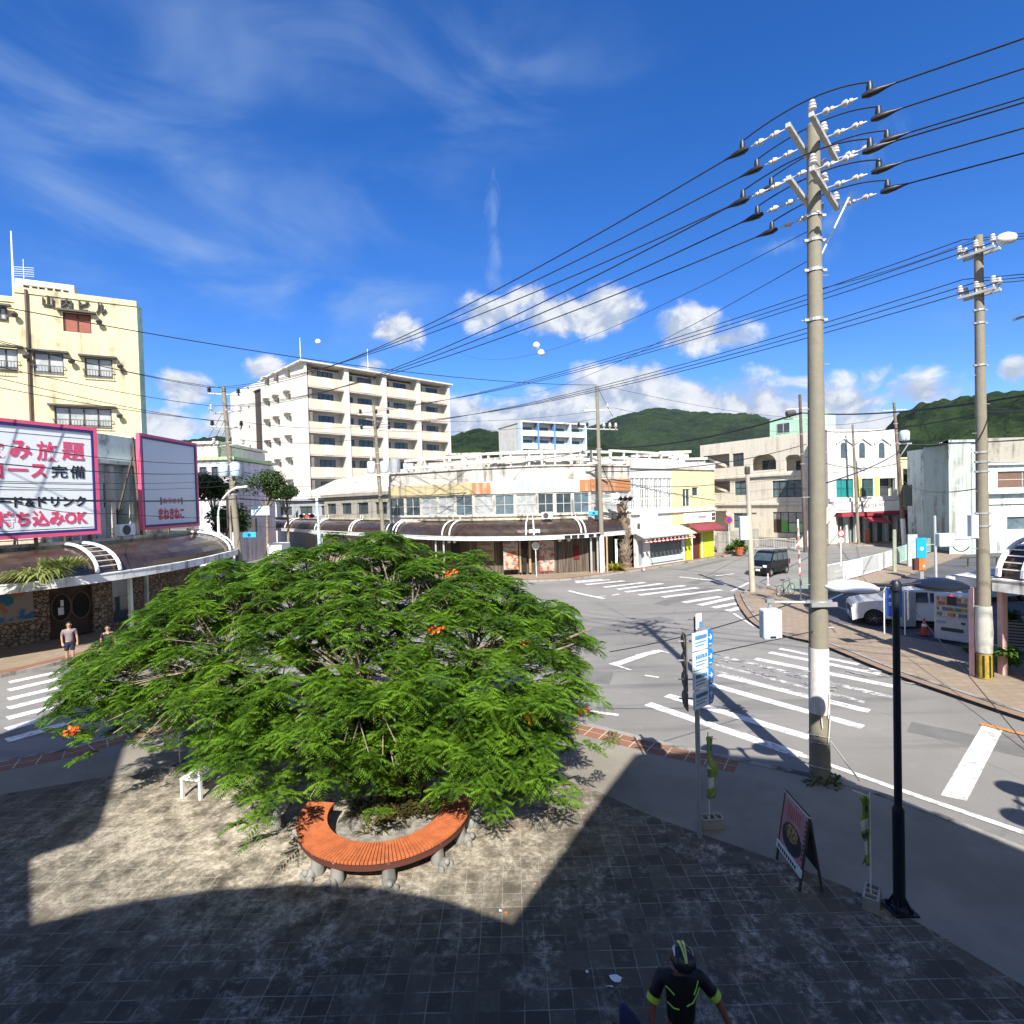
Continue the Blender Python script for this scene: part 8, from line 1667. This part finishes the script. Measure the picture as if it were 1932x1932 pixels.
# small round road signs
def roadsign(x, y, h_, label, plates, r=.035, Z=.12):
    p = G(x, y, Z); rt_ = thing('road_sign', label, 'road sign', p); b_ = MB(); b_.tube((p.x, p.y, Z), (p.x, p.y, h_), r, r, 8); b_.build('post', whitep, rt_)
    for (z, rr, m_, nm, inner) in plates:
        b_ = MB(); b_.lathe((p.x, p.y - .05, z), [(rr, 0), (rr, .02)], 24, 0, (0, -1, 0)); o = b_.build(nm, m_, rt_)
        if inner: b_ = MB(); b_.lathe((p.x, p.y - .072, z), [(rr * .68, 0), (rr * .68, .006)], 20, 0, (0, -1, 0)); b_.build('inner_disc', inner, o); b_ = MB(); b_.bar((p.x - rr * .5, p.y - .083, z + rr * .5), (p.x + rr * .5, p.y - .083, z - rr * .5), .05, .008, 0, (0, -1, 0)); b_.build('slash', red, o)
    return rt_
roadsign(1012, 1087, 2.7, 'back of a round road sign on a white post before the wooden shopfront', [(2.5, .32, mat('sign_back_grey', (.62, .63, .6), .5, .2), 'sign_plate', None)])
roadsign(1376, 1040, 4.2, 'no parking sign in blue and red beside the arched building', [(3.4, .38, red, 'sign_plate', mat('sign_dark_blue', (.02, .05, .32), .4)), (4.1, .3, mat('pale_red_plate', (.6, .35, .35), .5), 'sign_plate', None)])
roadsign(1587, 1068, 3.3, 'slim white road sign post behind the white fence with a red-ringed plate', [(2.75, .3, red, 'sign_plate', whitep), (2.2, .22, whitep, 'sign_plate', None)])
p = G(1511, 1130, .12)
b = MB(); b.tube((p.x, p.y, .1), (p.x - .1, p.y, 4.6), .05, .05, 6); 
rt_ = thing('striped_post', 'thin red and white striped sleeve post left of the near tall pole', 'post', p); b.build('post', whitep, rt_); b = MB()
for k in range(7): b.tube((p.x - .02 * k, p.y, .9 + k * .5), (p.x - .02 * k, p.y, 1.15 + k * .5), .062, .062, 6)
b.build('red_stripes', mat('faded_red_sleeve', (.40, .16, .15), .7), rt_)
# bollard sleeves, pink
for (x, y, lab) in ((1215, 1076, 'pink plastic sleeve post beside the palm trunk'), (1449, 1104, 'pink bollard beside the black van')):
    p = G(x, y, .12 if x < 1300 else 0); rt_ = thing('bollard', lab, 'bollard', p, 'pink bollards'); b = MB(); b.lathe((p.x, p.y, p.z), [(.12, 0), (.12, .05), (.05, .08), (.045, .75), (.02, .8)], 12); b.build('post', mat('pale_pink', (.72, .38, .45), .5), rt_, smooth=40); b = MB(); b.lathe((p.x, p.y, p.z + .45), [(.052, 0), (.052, .12)], 12); b.build('reflective_band', whitep, rt_)
# street lamp with curved arm, left
q_ = D(412, 985, 36); b = MB(); zt_ = D(408, 935, 36).z; pts = [(q_.x, 36, 0), (q_.x, 36, zt_ - 1.4)]
for i in range(7): t = i / 6 * 1.25; pts.append((q_.x + 1.9 * (1 - math.cos(t)) * 1.0, 36, zt_ - 1.4 + 2.0 * math.sin(t)))
rt_ = thing('curved_lamp_post', 'white street lamp with a curved arm behind the end of the left arcade', 'street lamp', (q_.x, 36, 0)); b.path(pts, [.1, .08] + [.06] * 7, 8); b.build('post', whitep, rt_, smooth=60); e = pts[-1]; b = MB(); b.obox((e[0] + .35, 36, e[2] + .02), (.38, 0, .03), (0, .12, 0), (0, 0, .07)); b.build('lamp_head', whitep, rt_, bevel=.03)
for k, (x, y, Y, lab) in enumerate(((1924, 599, 20, 'curved white lamp arm entering at the right edge below the right pole top'),)):
    p = D(x, y, Y); rt_ = thing('street_lamp', lab, 'street lamp', p); b = MB(); b.path([p, p + Vector((.5, 0, .14)), p + Vector((1.4, 0, .2)), p + Vector((3.2, 0, .1)), p + Vector((3.4, 0, -p.z))], [.05, .07, .05, .05, .06], 8); b.build('arm', whitep, rt_, smooth=60); b = MB(); b.obox(p + Vector((-.05, 0, -.03)), (.16, 0, .05), (0, .07, 0), (0, 0, .05)); b.build('lamp_head', frameg, rt_)
p = D(1899, 450, 16); b = MB(); b.lathe(p, [(.03, -.28), (.14, -.2), (.18, 0), (.14, .2), (.03, .28)], 12, 0, (1, .1, .1)); tag(b.build('line_float', whitep, smooth=80), 'white ribbed fitting on the line right of the right pole top', 'line fitting')
# traffic signal & street name board near left pole, pale blue post
p = D(583, 976, 44); signal('traffic_signal', (p.x, p.y - .4, p.z + .1), (1, .15), 1, 'horizontal traffic signal with its middle lamp lit red before the opposite arcade roof')
q_ = D(603, 1000, 44.3); rt_ = thing('signal_post', 'pale blue-white post carrying the lit signal in front of the opposite arcade', 'post', (q_.x, q_.y, 0)); b = MB(); b.tube((q_.x, q_.y, 0), (q_.x - .15, q_.y, D(603, 938, 44.3).z), .15, .12, 12); b.build('post', mat('pale_blue_post', (.50, .62, .66), .5), rt_, smooth=60); b = MB(); b.tube((q_.x, q_.y, p.z + .1), (p.x, p.y - .3, p.z + .1), .05, .05, 6); b.build('arm', whitep, rt_)
Fn = Fac(D(474, 964, 37.5), D(508, 964, 37.5)); z0_, z1_ = Fn.uv(490, 972)[1], Fn.uv(490, 955)[1]; b = MB(); b.fbox(Fn, 0, Fn.L, z0_, z1_, -.06, 0); o = b.build('name_board', mat('board_white', (.72, .80, .86), .4)); tag(o, 'white street name board with blue characters right of the cluttered pole', 'sign'); strokes(Fn, .1, z0_ + .16, Fn.L - .2, .36, 5, blueink, o, d=.002, seed=91)
Fn2 = Fac(D(504, 1030, 40), D(531, 1030, 40)); z0_, z1_ = Fn2.uv(515, 1052)[1], Fn2.uv(515, 1026)[1]; b = MB(); b.fbox(Fn2, 0, Fn2.L, max(.3, z0_), z1_, -1.6, 0); rt_ = thing('white_van_body', 'white box body of a vehicle showing just above the left part of the tree', 'vehicle', Fn2.p(0, .3)); b.build('box_body', whitep, rt_, bevel=.04)
for s_ in (.25, Fn2.L - .25): wheel(rt_, Fn2.p(s_, .3, .05), .3, .2, Fn2.n, rimm)

# ================================================================ fences
whf = mat('fence_white', (.72, .75, .73), .5); grf = mat('mesh_green', (.34, .50, .44), .6)
def fence(pts, z, h_, label, m_, bars, grp=None, nm='guard_fence', rails=(0.08, 1.0), board=None):
    rt_ = thing(nm, label, 'fence', (pts[0][0], pts[0][1], z), grp); F_ = None
    for i in range(len(pts) - 1):
        F_ = Fac(pts[i], pts[i + 1]); b_ = MB()
        for r_ in rails: b_.bar(F_.p(0, z + h_ * r_), F_.p(F_.L, z + h_ * r_), .05, .06)
        n = int(F_.L / bars)
        for k in range(n + 1): b_.bar(F_.p(F_.L * k / max(1, n), z + h_ * rails[0]), F_.p(F_.L * k / max(1, n), z + h_ * rails[-1]), .018, .018)
        b_.build('fence_panel', m_, rt_)
    for p in pts: b_ = MB(); b_.tube((p[0], p[1], z - .1), (p[0], p[1], z + h_ + .05), .04, .04, 8); b_.build('fence_post', m_, rt_)
    return rt_
fp = [G(x, y, .12) for x, y in ((1556, 1104), (1592, 1096), (1626, 1087), (1660, 1077), (1690, 1066))]
fr = fence([(p.x, p.y) for p in fp], .12, 1.25, 'white railing fence along the far edge of the car park', whf, .14, 'railing fences by the car park')
F_ = Fac(fp[0], fp[1]); 
for i, (a, c) in enumerate(((fp[1], fp[2]),)):
    F_ = Fac(a, c); b = MB(); b.fbox(F_, .2, F_.L - .2, .3, 1.3, .03, .06); b.build('white_board', mat('pale_board', (.72, .80, .82), .5), fr)
fp = [G(x, y, .12) for x, y in ((1693, 1064), (1708, 1058), (1724, 1050), (1745, 1044), (1784, 1034))]
fence([(p.x, p.y) for p in fp], .12, 1.3, 'green mesh fence continuing the white railing towards the stained tower', grf, .12, 'railing fences by the car park', rails=(.05, .5, 1.0))
fp = [D(x, y, 58) for x, y in ((1382, 1010), (1420, 1010), (1460, 1010), (1500, 1010))]
fence([(p.x, p.y) for p in fp], .1, 1.1, 'thin grey railing in front of the arched building', frameg, .25, None)
fp = [G(x, y, .12) for x, y in ((1812, 1068), (1850, 1066))]
rt_ = thing('low_barrier', 'low dark rail at the back of the car park below the tower', 'barrier', fp[0]); b = MB(); b.bar((fp[0].x, fp[0].y, .75), (fp[0].x + 6, fp[0].y - .2, .75), .08, .1); b.build('rail', framed, rt_)
for k in range(3): b = MB(); b.bar((fp[0].x + .6 + 2.2 * k, fp[0].y, .1), (fp[0].x + .6 + 2.2 * k, fp[0].y, .75), .08, .08, 0, (0, 1, 0)); b.build('post', framed, rt_)
q_ = G(1688, 1078, .12); b = MB(); b.box(q_.x - .12, q_.x + .12, q_.y - .05, q_.y + .05, .12, 3.2); tag(b.build('greenish_post', plaster('mossy_post', (.30, .34, .26), amt=.6)), 'mossy grey-green concrete post rising behind the fence corner', 'post')

# ================================================================ bicycles
def bicycle(pos, ang_, label, fcol, grp='bicycles', saddle=None, sc_=1.0):
    rt_ = thing('bicycle', label, 'bicycle', pos, grp); c, s_ = math.cos(ang_), math.sin(ang_); P0 = Vector(pos)
    T = lambda x, z, y=0: P0 + Vector((x * c - y * s_, x * s_ + y * c, z)) * 1.0
    for x in (-.5, .55):
        b_ = MB()
        for i in range(28):
            a, d = 6.283 * i / 28, 6.283 * (i + 1) / 28; b_.tube(T(x + .33 * math.cos(a), .34 + .33 * math.sin(a)), T(x + .33 * math.cos(d), .34 + .33 * math.sin(d)), .018, .018, 6)
        w_ = b_.build('wheel', rubber, rt_); b_ = MB()
        for i in range(14): a = 6.283 * i / 14; b_.tube(T(x, .34), T(x + .32 * math.cos(a), .34 + .32 * math.sin(a)), .0025, .0025, 4)
        b_.tube(T(x, .34, -.04), T(x, .34, .04), .02, .02, 8); b_.build('spokes', steel, w_)
    b_ = MB(); bb, st_, hd, hb = (-.08, .3), (-.22, .84), (.36, .86), (.42, .68)
    for p, q2 in ((bb, st_), (bb, hb), (st_, hd), ((-.5, .34), bb), ((-.5, .34), (-.2, .78)), (hd, (.55, .34)), (hd, (.34, .98))): b_.tube(T(*p), T(*q2), .016, .016, 8)
    b_.build('frame', fcol, rt_, smooth=60); b_ = MB(); b_.path([T(.40, 1.0, -.22), T(.36, 1.0, -.1), T(.34, .98, 0), T(.36, 1.0, .1), T(.40, 1.0, .22)], .013, 8); b_.build('handlebar', steel, rt_)
    b_ = MB(); b_.tube(T(-.22, .84), T(-.245, .95), .013, .013, 8); b_.build('seat_post', steel, rt_)
    b_ = MB(); b_.lathe(T(-.08, .3, .05), [(.09, 0), (.09, .006)], 20, 0, (-s_, c, 0)); b_.tube(T(-.08, .3, .06), T(.05, .22, .08), .009, .009, 6); b_.tube(T(-.08, .3, -.06), T(-.2, .38, -.08), .009, .009, 6); b_.build('crank', steel, rt_)
    b_ = MB(); pts = [(-.40, .055), (-.38, .085), (-.30, .09), (-.2, .045), (-.08, .022), (-.05, .012)]; up_ = [T(x, .975, y) for x, y in pts] + [T(x, .975, -y) for x, y in pts[::-1]]; dn = [q2 - Vector((0, 0, .045)) for q2 in up_]; k = len(up_); b_.add(up_ + dn, [list(range(k)), list(range(k, 2 * k))[::-1]] + [[i, (i + 1) % k, k + (i + 1) % k, k + i] for i in range(k)]); b_.build('saddle', saddle or blackp, rt_, bevel=.012)
    return rt_, T
p = G(1470, 1122, .12)
bicycle(tuple(G(1482, 1124, .12)), .5, 'dark bicycle leaning at the corner pavement left of the near tall pole', framed)
navyc = mat('navy_fabric', (.012, .015, .05), .7); limef = mat('lime_frame', (.45, .55, .05), .4)
bk, TB_ = bicycle((1.04, 4.72, .12), R(-80), 'bicycle with a dark blue covered saddle held by the helmeted rider', limef, saddle=navyc)
b = MB(); b.lathe(TB_(-.33, .98), [(.095, -.10), (.10, -.02), (.07, .07), (.035, .13), (.01, .15)], 16, 0, (-.35, .5, .9)); b.build('saddle_cover', navyc, bk, smooth=70)

# ================================================================ people
def skin(name, V_, E_, R_, root_, m_, parent, sub=2):
    me_ = bpy.data.meshes.new(name); b_ = bmesh.new(); o0 = wloc(parent) if parent else Vector((0, 0, 0)); ly = b_.verts.layers.skin.verify(); vs = []
    for i, p in enumerate(V_):
        v = b_.verts.new(Vector(p) - o0); r_ = R_[i]; v[ly].radius = (r_, r_) if isinstance(r_, (int, float)) else r_; v[ly].use_root = (i == root_); vs.append(v)
    for a, c in E_: b_.edges.new((vs[a], vs[c]))
    b_.to_mesh(me_); b_.free(); o = bpy.data.objects.new(name, me_); COL.objects.link(o); md = o.modifiers.new('skin', 'SKIN'); md.use_smooth_shade = True; md.branch_smoothing = .3; m2 = o.modifiers.new('sub', 'SUBSURF'); m2.levels = sub; m2.render_levels = sub
    dg = bpy.context.evaluated_depsgraph_get(); ne = bpy.data.meshes.new_from_object(o.evaluated_get(dg)); bpy.data.objects.remove(o); ne.name = name; ne.materials.clear(); ne.materials.append(m_)
    o = bpy.data.objects.new(name, ne); COL.objects.link(o); ne.polygons.foreach_set('use_smooth', [True] * len(ne.polygons))
    if parent: o.parent = parent
    return o
def person(pos, face, label, H_, shirt, shorts, hair, skinm, arms, legs, lean=0.0, shoe=None, headtilt=0.0, stripes=None, helmet=False):
    """arms/legs: lists of joint offsets in body space (x right of viewer-facing body, y forward, z up) scaled by height"""
    rt_ = thing('person', label, 'person', pos); c, s_ = math.cos(face), math.sin(face); P0 = Vector(pos)
    def T(x, y, z): z_ = z * H_; y = y * H_ + max(0, z_ - .95) * lean; x = x * H_; return P0 + Vector((x * s_ + y * c, -x * c + y * s_, z_))
    V_, E_, R_ = [], [], []
    def ad(p, r_, par=None):
        V_.append(p); R_.append(r_)
        if par is not None: E_.append((par, len(V_) - 1))
        return len(V_) - 1
    k = H_ / 1.72
    pel = ad(T(0, 0, .53), (.135 * k, .10 * k)); wa = ad(T(0, 0, .60), (.125 * k, .09 * k), pel); ch = ad(T(0, .005, .70), (.145 * k, .105 * k), wa); up_ = ad(T(0, 0, .79), (.12 * k, .09 * k), ch); nk = ad(T(0, .01, .845), .052 * k, up_)
    hy = headtilt * .035
    h1 = ad(T(0, .018 + hy, .885), (.062 * k, .07 * k), nk); h2 = ad(T(0, .02 + hy * 1.6, .93), (.076 * k, .092 * k), h1); ad(T(0, .012 + hy * 1.9, .975), (.062 * k, .075 * k), h2)
    sh = []
    for sd_, arm in ((-1, arms[0]), (1, arms[1])):
        s1 = ad(T(sd_ * .105, 0, .80), .058 * k, up_); prev = s1; jo = []
        for i, (x, y, z) in enumerate(arm): prev = ad(T(sd_ * x, y, z), [.043, .030, .033][i] * k, prev); jo.append(prev)
        sh.append((s1, jo, sd_))
    lg = []
    for sd_, leg in ((-1, legs[0]), (1, legs[1])):
        h_ = ad(T(sd_ * .05, 0, .49), .088 * k, pel); kn = ad(T(sd_ * leg[0][0], leg[0][1], leg[0][2]), .056 * k, h_); cf = ad(V_[kn].lerp(T(sd_ * leg[1][0], leg[1][1], leg[1][2]), .35), .052 * k, kn); an = ad(T(sd_ * leg[1][0], leg[1][1], leg[1][2]), .034 * k, cf); ft = ad(T(sd_ * leg[1][0], leg[1][1] + .075, max(.018, leg[1][2] - .03)), .032 * k, an); lg.append((h_, kn, cf, an, ft))
    # five separate fingers on each hand
    for s1, jo, sd_ in sh:
        hnd = V_[jo[2]]; wr_ = V_[jo[1]]; d_ = (hnd - wr_).normalized(); sidev = d_.cross(Vector((-c, -s_, 0))).normalized()
        for f_ in range(4):
            b0 = hnd + sidev * (.018 * (f_ - 1.5)) * k; ln = [.055, .065, .062, .048][f_] * k; a = ad(b0 + d_ * .03 * k, .010 * k, jo[2]); b1 = ad(b0 + d_ * (.03 * k + ln * .55), .009 * k, a); ad(b0 + d_ * (.03 * k + ln) + Vector((c, s_, 0)) * .012, .007 * k, b1)
        a = ad(hnd - sidev * .038 * k + Vector((c, s_, 0)) * .01, .011 * k, jo[2]); ad(hnd - sidev * .05 * k + d_ * .04 * k + Vector((c, s_, 0)) * .02, .009 * k, a)
    body = skin('body', V_, E_, R_, pel, skinm, rt_)
    # shirt: torso and upper arms
    SV = [V_[pel] + Vector((0, 0, -.03)), V_[wa], V_[ch], V_[up_], V_[nk] + Vector((0, 0, -.035))]; SR = [(.155 * k, .12 * k), (.15 * k, .115 * k), (.17 * k, .13 * k), (.15 * k, .125 * k), .066 * k]; SE = [(0, 1), (1, 2), (2, 3), (3, 4)]
    for s1, jo, sd_ in sh:
        n0 = len(SV); SV.append(V_[s1]); SR.append(.080 * k); SE.append((3, n0)); SV.append(V_[s1].lerp(V_[jo[0]], .45)); SR.append(.062 * k); SE.append((n0, n0 + 1)); SV.append(V_[s1].lerp(V_[jo[0]], .82)); SR.append(.060 * k); SE.append((n0 + 1, n0 + 2))
    skin('shirt', SV, SE, SR, 0, shirt, rt_)
    PV = [V_[pel], V_[pel] + Vector((0, 0, .06))]; PR = [(.15 * k, .115 * k), (.145 * k, .11 * k)]; PE_ = [(0, 1)]
    for h_, kn, cf, an, ft in lg:
        n0 = len(PV); PV.append(V_[h_]); PR.append(.102 * k); PE_.append((0, n0)); PV.append(V_[h_].lerp(V_[kn], .8)); PR.append(.085 * k); PE_.append((n0, n0 + 1))
    skin('shorts', PV, PE_, PR, 0, shorts, rt_)
    for h_, kn, cf, an, ft in lg: skin('shoe', [V_[an] + Vector((0, 0, -.01)), V_[ft] + Vector((-c * .02, -s_ * .02, 0)), V_[ft] + Vector((c, s_, 0)) * .05 * k], [(0, 1), (1, 2)], [.042 * k, .042 * k, .036 * k], 0, shoe or blackp, rt_)
    hc = V_[h2]; fwd = Vector((c, s_, 0)); rgt = Vector((s_, -c, 0)); upz = Vector((0, 0, 1))
    b_ = MB()
    for sd_ in (-1, 1): b_.lathe(hc + fwd * .088 * k + rgt * sd_ * .032 * k + upz * .005, [(.012, 0), (.012, .006)], 8, 0, fwd)
    b_.build('eyes', ink, rt_); b_ = MB(); b_.lathe(hc + fwd * .085 * k - upz * .022 * k, [(.016, 0), (.014, .014), (.006, .026)], 8, 0, fwd + upz * -.3); 
    for sd_ in (-1, 1): b_.lathe(hc + rgt * sd_ * .074 * k - upz * .01, [(.028, 0), (.024, .014)], 10, 0, rgt * sd_)
    b_.build('nose_and_ears', skinm, rt_, smooth=60); b_ = MB(); b_.bar(hc + fwd * .088 * k - upz * .048 * k - rgt * .022, hc + fwd * .088 * k - upz * .048 * k + rgt * .022, .01, .007); b_.build('mouth', mat('lips', (.30, .09, .07), .6), rt_)
    if hair and not helmet:
        b_ = MB(); cc = hc + upz * .028 * k - fwd * .012; vs = []; n1_, n2_ = 8, 18
        for i in range(n1_ + 1):
            t = i / n1_ * 1.75
            for j in range(n2_):
                a = 6.283 * j / n2_; front = math.cos(a) > .35 and t > 1.0; tt = min(t, .98) if front else t; vs.append(cc + (fwd * math.cos(a) * .105 + rgt * math.sin(a) * .088) * k * math.sin(tt) + upz * .098 * k * math.cos(tt))
        b_.add(vs, [(i * n2_ + j, i * n2_ + (j + 1) % n2_, (i + 1) * n2_ + (j + 1) % n2_, (i + 1) * n2_ + j) for i in range(n1_) for j in range(n2_)]); b_.build('hair', hair, rt_, smooth=180)
    return rt_, V_, hc, (fwd, rgt, upz), sh, k
tanskin = mat('tan_skin', (.42, .24, .155), .55, 0, .06); dskin = mat('sunburnt_skin', (.26, .105, .065), .55, 0, .06); hairm = mat('black_hair', (.012, .010, .009), .7, 0, .3, 30)
stand = ([(.05, .02, .27), (.055, -.01, .035)], [(.055, -.03, .27), (.055, -.06, .04)])
arm_dn = [(.135, -.01, .66), (.145, .02, .53), (.14, .04, .485)]
p = G(133, 1254, .12); person((p.x, p.y, .12), R(-90 + 40), 'person in a loose grey-mauve short-sleeved shirt and dark navy shorts walking at the left kerb', 1.70, mat('mauve_grey_shirt', (.22, .175, .18), .85, 0, .12, 8), mat('navy_shorts', (.012, .014, .035), .8), hairm, tanskin, (arm_dn, [(.135, -.03, .66), (.13, -.01, .54), (.12, .02, .50)]), stand, shoe=mat('white_shoes', (.6, .6, .58), .6))
p = G(206, 1257, .12); person((p.x, p.y, .12), R(-90 + 35), 'person in a black T-shirt half hidden behind the left branches of the tree', 1.60, mat('black_tshirt', (.012, .012, .014), .85), mat('dark_trousers', (.02, .02, .025), .8), hairm, tanskin, (arm_dn, arm_dn), stand)
HB = Vector((1.50, 5.12, .12)); jers = mat('black_cycling_jersey', (.010, .010, .013), .6, 0, .1); lime = mat('fluorescent_lime', (.50, .80, .08), .5)
rt_, V_, hc, (fwd, rgt, upz), sh, k = person(tuple(HB), R(-92), 'cyclist in a black jersey with lime sleeve bands and a black-yellow helmet, looking down', 1.70, jers, jers, None, dskin, ([(.20, .03, .68), (.245, .05, .58), (.255, .06, .555)], [(.165, .02, .66), (.175, .06, .55), (.165, .09, .52)]), stand, lean=-.02, headtilt=.9, helmet=True)
# helmet
b = MB(); cc = hc + upz * .035 + fwd * .0; vs = []; n1_, n2_ = 10, 28; hv = []
for i in range(n1_ + 1):
    t = i / n1_ * 1.62
    for j in range(n2_):
        a = 6.283 * j / n2_; rib = 1 + .035 * math.cos(a * 7); vs.append(cc + (fwd * math.cos(a) * .148 + rgt * math.sin(a) * .116) * math.sin(t) * rib + upz * .115 * math.cos(t) * rib + fwd * .02 * math.sin(t))
b.add(vs, [(i * n2_ + j, i * n2_ + (j + 1) % n2_, (i + 1) * n2_ + (j + 1) % n2_, (i + 1) * n2_ + j) for i in range(n1_) for j in range(n2_)])
for i in range(1, n1_):
    for j in range(n2_):
        f_ = (i * n2_ + j)
hel = b.build('helmet', mat('black_helmet', (.012, .012, .015), .3, 0, 0), rt_, smooth=60)
def on_helm(a, t, o_=.006):
    rib = 1 + .035 * math.cos(a * 7); return cc + (fwd * math.cos(a) * .148 + rgt * math.sin(a) * .116) * math.sin(t) * rib * (1 + o_ * 7) + upz * (.115 * math.cos(t) * rib + o_) + fwd * .02 * math.sin(t)
yel_h = mat('helmet_yellow', (.62, .62, .10), .4)
def hp(x, ph, o_=.010):
    g_ = math.sqrt(max(.02, 1 - (x / .116) ** 2)); return cc + rgt * x * (1 + o_) + (fwd * (.148 + o_) * math.sin(ph) + upz * (.115 + o_) * math.cos(ph)) * g_ + fwd * .02 * math.sin(max(0, ph))
def hstrip(b_, x0, x1, w0_, w1_, p0, p1, n=10):
    for i in range(n):
        u0, u1 = i / n, (i + 1) / n; q_ = []
        for u_, sg in ((u0, -1), (u0, 1), (u1, 1), (u1, -1)): q_.append(hp(x0 + (x1 - x0) * u_ + sg * (w0_ + (w1_ - w0_) * u_) / 2, p0 + (p1 - p0) * u_))
        b_.add(q_, [(0, 1, 2, 3)])
b = MB(); hstrip(b, -.022, -.004, .028, .012, -.55, .95); hstrip(b, .022, .004, .028, .012, -.55, .95); b.build('yellow_stripe', yel_h, hel, fixn=False); b = MB()
hstrip(b, .075, .088, .03, .008, -.3, .5); hstrip(b, -.078, -.088, .012, .006, -.2, .45)
b.build('pale_stripe', mat('helmet_pale', (.70, .72, .62), .4), hel, fixn=False)
for s1, jo, sd_ in sh:
    a, c_ = V_[s1], V_[jo[0]]; b = MB(); d_ = (c_ - a); b.path([a + d_ * .70, a + d_ * .93], [.066 * k, .062 * k], 18, 0, False); b.build('sleeve_band', lime, rt_, smooth=70)
b = MB()
def onsh(x, z, y=.125): return V_[2] + rgt * x + upz * z + fwd * y
for pts in ([(-.02, .0, .135), (-.08, .03, .13), (-.13, .09, .10), (-.155, .12, .07)], [(.05, -.03, .135), (.10, -.03, .12), (.15, -.0, .085)], [(-.15, .18, .06), (-.12, .14, .10), (-.09, .10, .125)], [(.09, .10, .125), (.13, .13, .10), (.16, .14, .07)]):
    q_ = [onsh(x, z, y + .012) for x, z, y in pts]; b.path(q_, .006, 5)
b.build('jersey_piping', lime, rt_)
# litter on the paving
for k, (x, y, w_, lab) in enumerate(((1160, 1846, .10, 'crumpled white paper scrap, largest one on the flagstones'), (1150, 1862, .08, 'thin white strip of litter on the flagstones'), (1107, 1834, .03, 'small white dot of litter on the flagstones'), (955, 1723, .045, 'dry orange-brown leaf in the sunlit corner'), (944, 1719, .04, 'pale scrap beside the dry leaf'))):
    p = G(x, y, .133); r_ = random.Random(k); b = MB(); n = 7; ring = [(p.x + w_ * r_.uniform(.4, 1) * math.cos(6.28 * i / n), p.y + w_ * (.25 if k == 1 else .8) * r_.uniform(.4, 1) * math.sin(6.28 * i / n), .134 + r_.uniform(0, .02)) for i in range(n)]
    b.add(ring + [(p.x, p.y, .15)], [(i, (i + 1) % n, n) for i in range(n)]); tag(b.build('litter', orange if k == 3 else whitep, fixn=False), lab, 'litter', 'litter on the flagstones')
